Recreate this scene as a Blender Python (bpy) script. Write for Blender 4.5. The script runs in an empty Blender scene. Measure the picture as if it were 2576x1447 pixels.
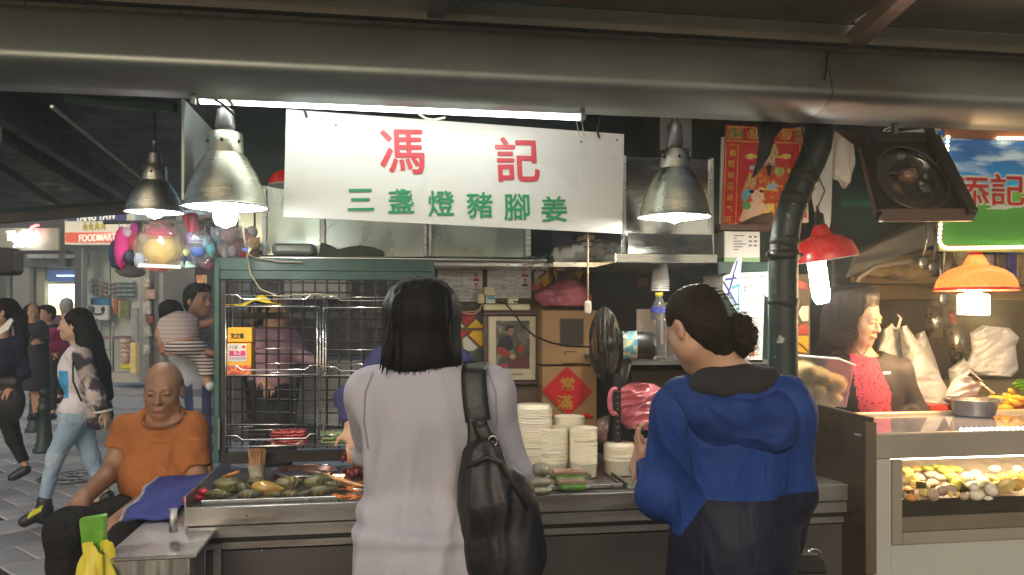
import bpy, math, random
import numpy as np
from mathutils import Vector, Matrix
random.seed(7); rng = np.random.default_rng(7)
SC = bpy.context.scene
COL = SC.collection
pi = math.pi
rad = math.radians
# ---------------------------------------------------------------- camera
F, CX, HY, CZ, YAW = 2022.0, 1288.0, 790.0, 1.57, rad(9)
CA, SA = math.cos(YAW), math.sin(YAW)
cd = bpy.data.cameras.new("camera"); cam = bpy.data.objects.new("camera", cd); COL.objects.link(cam)
cam.location = (0, 0, CZ); cam.rotation_euler = (rad(90), 0, -YAW)
cd.sensor_width = 36; cd.lens = F / 2576 * 36; cd.shift_y = (HY - 723.5) / 2576
cd.clip_start = 0.05; cd.clip_end = 300
SC.camera = cam
# ---------------------------------------------------------------- light of the place
w = bpy.data.worlds.new("World"); SC.world = w; w.use_nodes = True
nt = w.node_tree
sky = nt.nodes.new("ShaderNodeTexSky"); sky.sky_type = 'NISHITA'; sky.sun_disc = False
sky.sun_elevation = rad(28); sky.sun_rotation = rad(200)
sky.air_density = 1.0; sky.dust_density = 4.0; sky.ozone_density = 0.6; sky.altitude = 0
nt.links.new(sky.outputs[0], nt.nodes["Background"].inputs[0])
nt.nodes["Background"].inputs[1].default_value = 0.066
SC.view_settings.view_transform = 'Standard'; SC.view_settings.look = 'None'
SC.view_settings.exposure = 1.15; SC.view_settings.gamma = 1.0
SC.cycles.max_bounces = 8; SC.cycles.transparent_max_bounces = 16
SC.cycles.sample_clamp_indirect = 6.0
SC.cycles.use_denoising = True
SC.cycles.caustics_reflective = False; SC.cycles.caustics_refractive = False

# ---------------------------------------------------------------- where a sight line meets a plane
def ray(px, py):
    tx = (px - CX) / F; tz = (HY - py) / F
    return Vector((SA + tx * CA, CA - tx * SA, tz))
def P(px, py, v):            # on the plane y = v (the stall's own front direction)
    r = ray(px, py); return Vector((0, 0, CZ)) + r * (v / r.y)
def D(px, py, t):            # at distance t along the view axis
    return Vector((0, 0, CZ)) + ray(px, py) * t
def Z(px, py, z):            # on the level z
    r = ray(px, py); return Vector((0, 0, CZ)) + r * ((z - CZ) / r.z)
FK = 12.2
def FA(px, py, back=0.0):    # on the far shop facade
    tx = (px - CX) / F; return D(px, py, (FK + back) / (1 + .58 * tx))

# ---------------------------------------------------------------- materials
MT = {}
def mat(name, c, r=.5, m=0, var=.12, ns=6, bump=0, bs=80, em=0, emc=None, tr=0, al=1, c2=None, st=(1,1,1), spec=.5, rv=.12, sub=0, c2lo=.45, c2hi=.6, ns2=None, detail=6):
    if name in MT: return MT[name]
    M = bpy.data.materials.new(name); M.use_nodes = True; MT[name] = M
    n, l = M.node_tree.nodes, M.node_tree.links
    b = n["Principled BSDF"]
    b.inputs["Metallic"].default_value = m; b.inputs["Roughness"].default_value = r
    b.inputs["Specular IOR Level"].default_value = spec
    if tr: b.inputs["Transmission Weight"].default_value = tr
    if al < 1: b.inputs["Alpha"].default_value = al
    if sub: b.inputs["Subsurface Weight"].default_value = sub; b.inputs["Subsurface Radius"].default_value = (.02, .008, .004)
    tc = n.new("ShaderNodeTexCoord"); mp = n.new("ShaderNodeMapping"); mp.inputs["Scale"].default_value = st
    l.new(tc.outputs["Object"], mp.inputs[0])
    def noise(s, d=detail):
        x = n.new("ShaderNodeTexNoise"); x.inputs["Scale"].default_value = s; x.inputs["Detail"].default_value = d
        l.new(mp.outputs[0], x.inputs["Vector"]); return x
    c = tuple(c) + (1,)
    if var or c2:
        nz = noise(ns); mr = n.new("ShaderNodeMapRange"); mr.inputs[1].default_value = .3; mr.inputs[2].default_value = .7
        mr.inputs[3].default_value = 1 - var; mr.inputs[4].default_value = 1 + var
        l.new(nz.outputs[0], mr.inputs[0])
        mx = n.new("ShaderNodeMix"); mx.data_type = 'RGBA'; mx.blend_type = 'MULTIPLY'; mx.inputs[0].default_value = 1
        l.new(mr.outputs[0], mx.inputs[7])
        if c2:
            n2 = noise(ns2 or ns * 2.3); r2 = n.new("ShaderNodeMapRange"); r2.inputs[1].default_value = c2lo; r2.inputs[2].default_value = c2hi
            l.new(n2.outputs[0], r2.inputs[0])
            m2 = n.new("ShaderNodeMix"); m2.data_type = 'RGBA'; m2.inputs[6].default_value = c; m2.inputs[7].default_value = tuple(c2) + (1,)
            l.new(r2.outputs[0], m2.inputs[0]); l.new(m2.outputs[2], mx.inputs[6])
        else: mx.inputs[6].default_value = c
        l.new(mx.outputs[2], b.inputs["Base Color"])
    else: b.inputs["Base Color"].default_value = c
    if rv:
        nr = noise(ns * 1.7 + 1); mr = n.new("ShaderNodeMapRange"); mr.inputs[1].default_value = .3; mr.inputs[2].default_value = .7
        mr.inputs[3].default_value = max(.02, r - rv); mr.inputs[4].default_value = min(1, r + rv)
        l.new(nr.outputs[0], mr.inputs[0]); l.new(mr.outputs[0], b.inputs["Roughness"])
    if bump:
        nb = noise(bs, 4); bp = n.new("ShaderNodeBump"); bp.inputs["Strength"].default_value = min(1, bump); bp.inputs["Distance"].default_value = .004 * max(1, bump)
        l.new(nb.outputs[0], bp.inputs["Height"]); l.new(bp.outputs[0], b.inputs["Normal"])
    if em:
        b.inputs["Emission Color"].default_value = tuple(emc or c[:3]) + (1,); b.inputs["Emission Strength"].default_value = em
    return M

def striped(name, ca, cb, freq, axis=2, thr=.5, r=.8, ca2=None, freq2=None, axis2=0, bump=0):
    """cloth with bands of two dyes; a second band direction gives a check"""
    if name in MT: return MT[name]
    M = bpy.data.materials.new(name); M.use_nodes = True; MT[name] = M
    n, l = M.node_tree.nodes, M.node_tree.links; b = n["Principled BSDF"]; b.inputs["Roughness"].default_value = r
    tc = n.new("ShaderNodeTexCoord"); sp = n.new("ShaderNodeSeparateXYZ"); l.new(tc.outputs["Object"], sp.inputs[0])
    def band(ax, f, t):
        a = n.new("ShaderNodeMath"); a.operation = 'MULTIPLY'; a.inputs[1].default_value = f; l.new(sp.outputs[ax], a.inputs[0])
        c = n.new("ShaderNodeMath"); c.operation = 'FRACT'; l.new(a.outputs[0], c.inputs[0])
        d = n.new("ShaderNodeMath"); d.operation = 'GREATER_THAN'; d.inputs[1].default_value = t; l.new(c.outputs[0], d.inputs[0]); return d
    d = band(axis, freq, thr); m = n.new("ShaderNodeMix"); m.data_type = 'RGBA'
    m.inputs[6].default_value = (*ca, 1); m.inputs[7].default_value = (*cb, 1); l.new(d.outputs[0], m.inputs[0]); out = m.outputs[2]
    if ca2:
        e = band(axis2, freq2, .6); m2 = n.new("ShaderNodeMix"); m2.data_type = 'RGBA'; m2.inputs[7].default_value = (*ca2, 1)
        k = n.new("ShaderNodeMath"); k.operation = 'MULTIPLY'; k.inputs[1].default_value = .6; l.new(e.outputs[0], k.inputs[0])
        l.new(out, m2.inputs[6]); l.new(k.outputs[0], m2.inputs[0]); out = m2.outputs[2]
    l.new(out, b.inputs["Base Color"]); return M

def cloth(name, c, fs=5, st=(1,1,.5), d=.02, var=.08, r=.85, weave=350, c2=None, ns2=10, c2lo=.5, c2hi=.6, s2=2.1):
    """woven cloth: creases running along st, a weave and slight colour change"""
    if name in MT: return MT[name]
    M = mat(name, c, r, 0, var, 6, 0, c2=c2, ns2=ns2, c2lo=c2lo, c2hi=c2hi, rv=.05, spec=.25); n, l = M.node_tree.nodes, M.node_tree.links; b = n["Principled BSDF"]
    tc = n.new("ShaderNodeTexCoord"); mp = n.new("ShaderNodeMapping"); mp.inputs["Scale"].default_value = st; l.new(tc.outputs["Object"], mp.inputs[0]); prev = None
    for k, (sc, dist, kind) in enumerate(((fs, d, 1), (fs*s2, d*.45, 1), (weave, .0006, 0))):
        x = n.new("ShaderNodeTexNoise"); x.inputs["Scale"].default_value = sc; x.inputs["Detail"].default_value = 2; x.inputs["Distortion"].default_value = .6 if kind else 0; l.new((mp if kind else tc).outputs[0 if kind else "Object"], x.inputs["Vector"]); out = x.outputs[0]
        if kind:   # sharp creases: 1 - |2n - 1|
            a = n.new("ShaderNodeMath"); a.operation = 'MULTIPLY_ADD'; a.inputs[1].default_value = 2; a.inputs[2].default_value = -1; l.new(out, a.inputs[0])
            e = n.new("ShaderNodeMath"); e.operation = 'ABSOLUTE'; l.new(a.outputs[0], e.inputs[0]); f = n.new("ShaderNodeMath"); f.operation = 'SUBTRACT'; f.inputs[0].default_value = 1; l.new(e.outputs[0], f.inputs[1]); out = f.outputs[0]
        bp = n.new("ShaderNodeBump"); bp.inputs["Distance"].default_value = dist; bp.inputs["Strength"].default_value = 1; l.new(out, bp.inputs["Height"])
        if prev: l.new(prev.outputs[0], bp.inputs["Normal"])
        prev = bp
    l.new(prev.outputs[0], b.inputs["Normal"]); return M
def emit(name, c, s):
    if name in MT: return MT[name]
    M = bpy.data.materials.new(name); M.use_nodes = True; MT[name] = M
    b = M.node_tree.nodes["Principled BSDF"]; b.inputs["Base Color"].default_value = (.8, .8, .8, 1)
    b.inputs["Emission Color"].default_value = (*c, 1); b.inputs["Emission Strength"].default_value = s
    return M

# ---------------------------------------------------------------- mesh building
class MB:
    def __init__(s): s.v = []; s.f = []; s.m = []; s.sm = []; s.cm = 0
    def add(s, vs, fs, sm=False):
        o = len(s.v); s.v += [tuple(x) for x in vs]
        for f in fs: s.f.append([o + i for i in f]); s.m.append(s.cm); s.sm.append(sm)
        return s
    def mi(s, i): s.cm = i; return s
    def box(s, x0, x1, y0, y1, z0, z1):
        x0, x1 = sorted((x0, x1)); y0, y1 = sorted((y0, y1)); z0, z1 = sorted((z0, z1))
        return s.add([(x0,y0,z0),(x1,y0,z0),(x1,y1,z0),(x0,y1,z0),(x0,y0,z1),(x1,y0,z1),(x1,y1,z1),(x0,y1,z1)],
                     [(0,3,2,1),(4,5,6,7),(0,1,5,4),(1,2,6,5),(2,3,7,6),(3,0,4,7)])
    def pbox(s, px0, py0, px1, py1, v, dep):      # the box whose front face fills these sight lines on plane y=v
        a = P(px0, py1, v); b = P(px1, py0, v)
        return s.box(a.x, b.x, v, v + dep, a.z, b.z)
    def obox(s, c, size, R=None):
        R = R or Matrix.Identity(3); c = Vector(c); h = Vector(size) / 2
        vs = [c + R @ Vector((sx*h.x, sy*h.y, sz*h.z)) for sz in (-1,1) for sx, sy in ((-1,-1),(1,-1),(1,1),(-1,1))]
        return s.add(vs, [(0,3,2,1),(4,5,6,7),(0,1,5,4),(1,2,6,5),(2,3,7,6),(3,0,4,7)])
    def prism(s, pts, vec):                         # polygon pulled along vec
        n = len(pts); vec = Vector(vec); pts = [Vector(p) for p in pts]
        vs = pts + [p + vec for p in pts]
        fs = [list(range(n))[::-1], list(range(n, 2*n))] + [(i, (i+1) % n, n + (i+1) % n, n + i) for i in range(n)]
        return s.add(vs, fs)
    def tube(s, pts, r, seg=8, cap=True, closed=False):
        pts = [Vector(p) for p in pts]; n = len(pts)
        rr = r if isinstance(r, (list, tuple)) else [r] * n
        vs = []; prev = None
        for i, p in enumerate(pts):
            if closed: d = pts[(i+1) % n] - pts[i-1]
            else: d = pts[min(i+1, n-1)] - pts[max(i-1, 0)]
            d.normalize()
            if prev is None: a = d.cross(Vector((0,0,1)) if abs(d.z) < .9 else Vector((1,0,0))).normalized()
            else: a = (prev - d * prev.dot(d)).normalized()
            prev = a; b = d.cross(a)
            vs += [p + (a * math.cos(2*pi*k/seg) + b * math.sin(2*pi*k/seg)) * rr[i] for k in range(seg)]
        fs = []
        for i in range(n if closed else n - 1):
            j = (i + 1) % n
            fs += [(i*seg+k, i*seg+(k+1) % seg, j*seg+(k+1) % seg, j*seg+k) for k in range(seg)]
        s.add(vs, fs, True)
        if cap and not closed:
            o = len(s.v) - len(vs)
            s.f.append([o+k for k in range(seg)][::-1]); s.m.append(s.cm); s.sm.append(False)
            s.f.append([o+(n-1)*seg+k for k in range(seg)]); s.m.append(s.cm); s.sm.append(False)
        return s
    def lathe(s, prof, c, seg=24, R=None, wob=None):
        R = R or Matrix.Identity(3); c = Vector(c); vs = []
        for i, (r, z) in enumerate(prof):
            for k in range(seg):
                a = 2*pi*k/seg; q = r * (wob(a, i) if wob else 1)
                vs.append(c + R @ Vector((q*math.cos(a), q*math.sin(a), z)))
        n = len(prof)
        fs = [(i*seg+k, i*seg+(k+1) % seg, (i+1)*seg+(k+1) % seg, (i+1)*seg+k) for i in range(n-1) for k in range(seg)]
        return s.add(vs, fs, True)
    def disc(s, c, r, seg=16, R=None, r2=None):
        R = R or Matrix.Identity(3); c = Vector(c)
        return s.add([c + R @ Vector((r*math.cos(2*pi*k/seg), (r2 or r)*math.sin(2*pi*k/seg), 0)) for k in range(seg)], [list(range(seg))])
    def ell(s, c, r, seg=12, ring=8, R=None, nz=0, ph=0):
        R = R or Matrix.Identity(3); c = Vector(c); vs = []
        if not isinstance(r, (list, tuple, Vector)): r = (r, r, r)
        for i in range(ring + 1):
            th = pi * i / ring
            for k in range(seg):
                a = 2*pi*k/seg; q = 1 + nz * math.sin(3*a + 2.1*th*2 + ph) * math.sin(th)
                vs.append(c + R @ Vector((r[0]*math.sin(th)*math.cos(a)*q, r[1]*math.sin(th)*math.sin(a)*q, r[2]*math.cos(th))))
        return s.add(vs, [(i*seg+k, (i+1)*seg+k, (i+1)*seg+(k+1) % seg, i*seg+(k+1) % seg) for i in range(ring) for k in range(seg)], True)
    def surf(s, fn, nu, nv, th=0):                  # a sheet fn(u,v); th gives it thickness along its normal
        g = [[Vector(fn(i/nu, j/nv)) for j in range(nv+1)] for i in range(nu+1)]
        vs = [p for row in g for p in row]; w_ = nv + 1
        fs = [(i*w_+j, (i+1)*w_+j, (i+1)*w_+j+1, i*w_+j+1) for i in range(nu) for j in range(nv)]
        if th:
            N = []
            for i in range(nu+1):
                for j in range(nv+1):
                    du = g[min(i+1,nu)][j] - g[max(i-1,0)][j]; dv = g[i][min(j+1,nv)] - g[i][max(j-1,0)]
                    N.append(du.cross(dv).normalized() * th)
            o = len(vs); vs = vs + [p - q for p, q in zip(vs, N)]
            fs = fs + [tuple(o + k for k in f[::-1]) for f in fs]
            E = [(i, 0, i+1, 0) for i in range(nu)] + [(nu, j, nu, j+1) for j in range(nv)] + [(i+1, nv, i, nv) for i in range(nu)] + [(0, j+1, 0, j) for j in range(nv)]
            for a, b, c2, d in E: fs.append((c2*w_+d, a*w_+b, o+a*w_+b, o+c2*w_+d))
        return s.add(vs, fs, True)
ORG = {}
def mesh_of(name, v, f, mats, mi=None, sm=None, org=Vector((0,0,0))):
    me = bpy.data.meshes.new(name)
    if isinstance(v, np.ndarray):
        v = v - np.array(org); nv, nf = len(v), len(f)
        me.vertices.add(nv); me.vertices.foreach_set("co", v.astype(np.float32).ravel())
        me.loops.add(nf * 4); me.loops.foreach_set("vertex_index", f.astype(np.int32).ravel())
        me.polygons.add(nf); me.polygons.foreach_set("loop_start", np.arange(0, nf*4, 4, dtype=np.int32)); me.polygons.foreach_set("loop_total", np.full(nf, 4, dtype=np.int32))
        me.update(calc_edges=True)
    else:
        me.from_pydata([(a-org.x, b-org.y, c-org.z) for a, b, c in v], [], f)
    for m_ in (mats if isinstance(mats, (list, tuple)) else [mats]): me.materials.append(m_)
    if mi is not None and len(me.materials) > 1: me.polygons.foreach_set("material_index", np.array(mi, dtype=np.int32))
    if sm is None: me.shade_smooth()
    else: me.polygons.foreach_set("use_smooth", np.array(sm, dtype=bool))
    me.update(); return me
def tag(o, label=None, cat=None, group=None, kind=None):
    if label: o["label"] = label
    if cat: o["category"] = cat
    if group: o["group"] = group
    if kind: o["kind"] = kind
    return o
def link(name, data, org, parent=None):
    o = bpy.data.objects.new(name, data); COL.objects.link(o); ORG[o.name] = Vector(org)
    if parent: o.parent = parent; o.location = Vector(org) - ORG[parent.name]
    else: o.location = org
    return o
def thing(name, label, cat, at, group=None, kind=None):
    return tag(link(name, None, Vector(at)), label, cat, group, kind)
def put(name, mb, mats, parent=None, label=None, cat=None, group=None, kind=None, bev=0, seg=1, sub=0):
    if parent: org = ORG[parent.name]
    else:
        A = np.array(mb.v); org = Vector(((A[:,0].min()+A[:,0].max())/2, (A[:,1].min()+A[:,1].max())/2, A[:,2].min()))
    me = mesh_of(name, mb.v, mb.f, mats, mb.m, mb.sm, org)
    o = tag(link(name, me, org, parent), label, cat, group, kind)
    if bev:
        b = o.modifiers.new("bevel", 'BEVEL'); b.width = bev; b.segments = seg; b.limit_method = 'ANGLE'; b.angle_limit = rad(40)
    return o
def dup(o, off, label=None, rz=0, parent=None, group=None):
    c = o.copy(); COL.objects.link(c)
    if parent: c.parent = parent
    else: c.location = o.location + Vector(off); c.rotation_euler.z += rz
    ORG[c.name] = c.location.copy()
    if label: c["label"] = label
    if group: c["group"] = group
    for ch in list(o.children): dup(ch, (0,0,0), parent=c)
    return c
def rotmat(ax, ay, az): return (Matrix.Rotation(az, 3, 'Z') @ Matrix.Rotation(ay, 3, 'Y') @ Matrix.Rotation(ax, 3, 'X'))
_font = []
def text(name, s, org, ex, ez, size, m, parent=None, th=.002, bold=0, label=None, sx=1.0, align='CENTER'):
    """flat lettering: origin point org (middle of the baseline), ex / ez the reading and the up direction"""
    cu = bpy.data.curves.new(name, 'FONT'); cu.body = s; cu.size = size; cu.extrude = th; cu.align_x = align; cu.offset = bold * size; cu.resolution_u = 3
    t = bpy.data.objects.new(name + "_tmp", cu); COL.objects.link(t)
    dg = bpy.context.evaluated_depsgraph_get(); dg.update()
    me = bpy.data.meshes.new_from_object(t.evaluated_get(dg)); bpy.data.objects.remove(t)
    ex = Vector(ex).normalized(); ez = Vector(ez).normalized(); ey = ex.cross(ez).normalized() * -1
    Mx = Matrix((ex * sx, ez, -ey)).transposed().to_4x4()
    me.transform(Matrix.Translation(Vector(org) - (ORG[parent.name] if parent else Vector(org))) @ Mx)
    me.materials.clear(); me.materials.append(m)
    o = link(name, me, ORG[parent.name] if parent else org, parent); o.name = name
    if label: o["label"] = label
    return o
# value noise for cloth folds and fur
_NT = rng.random((64, 64, 64)).astype(np.float32)
def vnoise(p, s=1.0):
    q = np.asarray(p) * s + 17.3; i = np.floor(q).astype(int); f = q - i; f = f * f * (3 - 2 * f); i &= 63; j = (i + 1) & 63
    def g(a, b, c): return _NT[a, b, c]
    x0, y0, z0 = i.T; x1, y1, z1 = j.T; fx, fy, fz = f.T
    return ((g(x0,y0,z0)*(1-fx)+g(x1,y0,z0)*fx)*(1-fy)+(g(x0,y1,z0)*(1-fx)+g(x1,y1,z0)*fx)*fy)*(1-fz) + \
           ((g(x0,y0,z1)*(1-fx)+g(x1,y0,z1)*fx)*(1-fy)+(g(x0,y1,z1)*(1-fx)+g(x1,y1,z1)*fx)*fy)*fz - .5
# ================================================================ materials
steel = mat("brushed_steel", (.46,.47,.46), .32, 1, .10, 3, .25, 260, st=(1,1,14), rv=.1)
steelh = mat("brushed_steel_flat", (.42,.42,.41), .36, 1, .10, 3, .2, 200, st=(12,1,1), rv=.1)
steeld = mat("worn_dark_steel", (.22,.22,.22), .42, .9, .2, 4, .15, 120)
chrome = mat("wire_chrome", (.75,.75,.74), .18, 1, 0, rv=0)
green = mat("green_paint", (.024,.088,.072), .42, 0, .2, 5, .2, 40, c2=(.02,.06,.055), c2lo=.5, c2hi=.7)
greenc = mat("chipped_green_paint", (.018,.065,.055), .33, 0, .2, 5, .3, 60, c2=(.42,.44,.42), c2lo=.66, c2hi=.69, ns2=22)
dgreen = mat("dark_green_sheet", (.02,.065,.065), .5, .2, .3, 3, .1, 30)
black = mat("black_paint", (.012,.012,.012), .45, 0, .2, 6, .1, 60)
rubber = mat("black_rubber", (.02,.02,.02), .6, 0, .1)
dark = mat("dark_interior", (.03,.026,.024), .8, 0, .3, 3)
brown = mat("brown_panel", (.09,.05,.035), .5, 0, .25, 3, .1, 30)
white = mat("white_paint", (.72,.73,.7), .45, 0, .06, 4)
cream = mat("cream_plastic", (.72,.68,.45), .4, 0, .06)
grey = mat("grey_paint", (.3,.31,.3), .5, 0, .12, 4)
redp = mat("red_plastic", (.7,.02,.02), .35, 0, .08)
# ================================================================ ground
gm = mat("paving_joint", (.035,.035,.033), .9, 0, .25, 2, .5, 60)
tm = mat("paving_stone", (.42,.42,.41), .45, 0, .2, 1.3, .4, 90, c2=(.27,.265,.26), ns2=5, c2lo=.5, c2hi=.7, rv=.14)
ground = put("ground", MB().box(-30, 30, -9, 32, -.3, -.012), gm, kind="structure", label="grey stone paved market street")
RT = rad(40); ct, st_ = math.cos(RT), math.sin(RT); S = .42
cand = []
for i in range(-60, 60):
    for j in range(-10, 70):
        u, v = (i + (.5 if j % 2 else 0)) * S, j * S
        x, y = u * ct - v * st_, u * st_ + v * ct
        t = x * SA + y * CA
        if t < 2: continue
        px = CX + F * (x * CA - y * SA) / t; py = HY + F * CZ / t
        if -60 < px < 1300 and 930 < py < 1520: cand.append((t, x, y, px < 620))
cand.sort(key=lambda c: (not c[3], c[0]))
base = None; far = MB()
def tile_mb(x, y, dz=0, g=.008, b=.006):
    h = S/2 - g/2; m = MB()
    def ring(hh, z): return [(x + a*hh*ct - c*hh*st_, y + a*hh*st_ + c*hh*ct, z) for a, c in ((-1,-1),(1,-1),(1,1),(-1,1))]
    vs = ring(h, -.012) + ring(h, -b+dz) + ring(h-b, dz)
    m.add(vs, [(0,1,5,4),(1,2,6,5),(2,3,7,6),(3,0,4,7),(4,5,9,8),(5,6,10,9),(6,7,11,10),(7,4,8,11),(8,9,10,11)]); return m
tms = [tm, mat("paving_stone_pale", (.42,.42,.41), .45, 0, .2, 1.3, .4, 90, rv=.14), mat("paving_stone_dark", (.29,.29,.29), .55, 0, .2, 1.3, .4, 90, rv=.14)]
tiles = []
for k, (t, x, y, _) in enumerate(cand):
    if k < 290:
        q = k % 6
        if len(tiles) < 6:
            m = tile_mb(0, 0); me = mesh_of("tile", m.v, m.f, tms[q % 3], m.m, m.sm); tiles.append(me); o = bpy.data.objects.new("tile", me); COL.objects.link(o); o.parent = ground
        else:
            o = bpy.data.objects.new("tile", tiles[q]); COL.objects.link(o); o.parent = ground
        o.location = Vector((x, y, random.uniform(-.0015, .0025))) - ORG["ground"]
        o.rotation_euler = (random.uniform(-.003,.003), random.uniform(-.003,.003), 0)
    else:
        q = tile_mb(x, y, random.uniform(-.001,.001)); far.add(q.v, q.f)
put("far_tiles", far, tm, ground, kind="stuff")
# manhole
mc = Z(190, 1201, .004); m = MB()
m.lathe([(.33,0),(.33,.008),(.27,.008),(.27,.003),(0,.003)], mc, 36)
mh = put("manhole_cover", m, mat("cast_iron", (.12,.12,.12), .6, .5, .2), label="round iron manhole cover set in the paving behind the seated man", cat="manhole cover")
m = MB(); 
for k in range(16):
    a = 2*pi*k/16; m.obox(mc + Vector((.17*math.cos(a), .17*math.sin(a), .007)), (.13,.02,.008), Matrix.Rotation(a,3,'Z'))
m.lathe([(.1,.003),(.1,.012),(.08,.012),(.08,.003)], mc, 20); m.lathe([(.26,.003),(.26,.012),(.245,.012),(.245,.003)], mc, 36)
put("rib_pattern", m, mat("worn_iron", (.5,.5,.48), .4, .6, .2), mh)
# ================================================================ canopy beam
def ext_x(prof, x0, x1, n=1):
    """profile of (y, z) swept along x"""
    m = MB(); k = len(prof); vs = []
    for i in range(n+1): vs += [(x0 + (x1-x0)*i/n, y, z) for y, z in prof]
    fs = [(i*k+j, i*k+(j+1) % k, (i+1)*k+(j+1) % k, (i+1)*k+j) for i in range(n) for j in range(k)]
    m.add(vs, fs, True); m.add(vs[:k], [list(range(k))[::-1]]); m.add(vs[-k:], [list(range(k))]); return m
beam = thing("canopy_beam", "long rounded steel canopy beam above the hanging shop sign", "beam", (0,2.3,2.15))
bz0, bz1 = 2.186, 2.372
pr = [(2.33,bz1+.004),(2.262,bz1)]
for k in range(13):
    a = k/12
    yy = 2.262 - .05*math.sin(a*pi*.62) + (.12*max(0,a-.62)/.38 if a > .62 else 0) ; zz = bz1 - (bz1-bz0)*math.sin(a*pi/2)**1.15
    pr.append((yy, zz))
pr += [(2.43,bz0+.004),(2.46,bz0+.05),(2.46,bz1)]
bmt = mat("beam_steel", (.44,.50,.50), .47, .75, .2, 1.6, .35, 7, c2=(.2,.19,.17), c2lo=.5, c2hi=.75, ns2=2.2, rv=.12, st=(.5,1,1))
sx = P(2080, 240, 2.25).x
put("gutter_face", ext_x(pr, -4.2, sx-.0015, 24), bmt, beam)
put("gutter_face", ext_x(pr, sx+.0015, 5.2, 16), bmt, beam)
gl = mat("canopy_grey_paint", (.5,.49,.45), .5, .1, .15, 3, .2, 30)
put("lip", MB().box(-4.2, 5.2, 2.285, 2.335, bz1+.004, bz1+.02), mat("lip_metal", (.16,.16,.155), .45, .6, .15), beam)
put("rim", MB().box(-4.2, 5.2, 2.262, 2.30, bz1+.024, bz1+.044), gl, beam)
# canopy above the customers
can = thing("canopy", "grey panelled canopy roof over the customers in front of the stalls", "canopy", (0,1.4,2.46))
cz = 2.475
put("fascia", MB().box(-4.2, 5.2, 2.315, 2.33, bz1+.046, cz-.002), mat("fascia_paint", (.5,.52,.48), .5, .2, .2, 2, .2, 20), can)
cpm = mat("ceiling_panel_paint", (.66,.60,.45), .5, .3, .35, 1.2, .2, 10, c2=(.25,.19,.13), c2lo=.55, c2hi=.8, ns2=1.2)
r1a, r1b = Z(1092, 60, cz), Z(1108, 0, cz); xr = P(1092, 74, 2.3).x
a2 = P(2148, 132, 2.29); b2 = Z(2290, -40, cz+.0)
edges = [-4.2, xr, P(2148,132,2.3).x, 5.2]
for i in range(3):
    put("ceiling_panel", MB().box(edges[i]+.01, edges[i+1]-.01, 1.3, 2.31, cz, cz+.03), cpm, can)
def bar(m, p, q, w, h, up=(0,0,1)):
    p, q = Vector(p), Vector(q); d = (q-p).normalized(); s = d.cross(Vector(up)).normalized(); u = s.cross(d)
    a = s*w/2; b = u*h/2
    return m.add([p-a-b,p+a-b,p+a+b,p-a+b,q-a-b,q+a-b,q+a+b,q-a+b], [(0,1,2,3),(7,6,5,4),(0,4,5,1),(1,5,6,2),(2,6,7,3),(3,7,4,0)])
put("rafter", bar(MB(), (xr, 2.31, cz-.04), (xr+.02, 1.3, cz-.04), .05, .07), gl, can, bev=.002)
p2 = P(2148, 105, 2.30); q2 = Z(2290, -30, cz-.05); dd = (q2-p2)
put("rafter", bar(MB(), p2, p2+dd*2.2, .05, .05), mat("lit_salmon_tint", (.8,.58,.44), .5, .1, .1), can, bev=.002)  # salmon tone puts the orange light on this rafter into its colour
# ================================================================ far street, left side
wallm = mat("far_render", (.34,.34,.31), .8, 0, .2, .5, .2, 20)
dk = mat("far_dark", (.05,.055,.055), .7, 0, .3, 1)
def fpoly(name, pts, mats, parent=None, back=0., th=.1, **k):
    pts = [FA(x, y, back) for x, y in pts]; nrm = (FA(400,700)-FA(0,700)); nrm = Vector((-nrm.y, nrm.x, 0)).normalized()
    return put(name, MB().prism(pts, nrm*th), mats, parent, **k)
def frect(name, x0, y0, x1, y1, m_, parent=None, back=0., th=.1, **k): return fpoly(name, [(x0,y1),(x1,y1),(x1,y0),(x0,y0)], m_, parent, back, th, **k)
sh1 = thing("shop_building", "beige fronted street shop with lit white lettering at the far left", "shop", FA(90, 945))
frect("wall", -260, 200, 36, 940, wallm, sh1, .3); frect("wall", 36, 560, 74, 945, mat("pillar_grey", (.2,.215,.19), .8), sh1, .1)
frect("fascia", -200, 574, 147, 630, mat("beige_fascia", (.36,.36,.25), .6, 0, .06), sh1, -.15, .3)
frect("upper_wall", -260, 200, 320, 573, dk, sh1, .1)
frect("header", 36, 632, 190, 672, mat("shutter_grey", (.11,.115,.11), .5, .5, .2), sh1, .05, .3)
frect("shutter_box", 66, 640, 188, 650, mat("shutter_pale", (.3,.3,.28), .5, .5, .3), sh1, -.1)
frect("door_jamb", 74, 672, 112, 945, mat("jamb", (.24,.25,.2), .7), sh1, .3)
frect("rolling_grille", -60, 632, 15, 940, mat("grille", (.12,.12,.11), .5, .6, .3, 40, st=(1,1,.05)), sh1, .1)
frect("lightbox_frame", 110, 671, 190, 714, mat("frame_cream", (.6,.6,.48), .5), sh1, .5)
frect("lightbox", 118, 680, 190, 708, mat("menu_dark", (.02,.04,.10), .3, 0, .3, 3, em=.5, emc=(.04,.09,.22)), sh1, .38)
frect("blue_tube", 142, 692, 184, 695, emit("blue_tube_light", (.55,.7,1), 2.2), sh1, .3, .04)
frect("lit_display", 110, 716, 190, 763, mat("lit_menu", (.8,.78,.6), .5, 0, .5, 6, em=3.5, emc=(1,.97,.75), c2=(.2,.3,.05), ns2=9, c2lo=.55, c2hi=.62), sh1, .6)
frect("counter", 108, 763, 190, 792, mat("lit_counter", (.75,.68,.4), .5, 0, .2, em=.9, emc=(1,.9,.5)), sh1, .6)
frect("inner_wall", 74, 640, 200, 945, mat("shop_inner", (.28,.27,.2), .8, 0, .3), sh1, 1.0)
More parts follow.
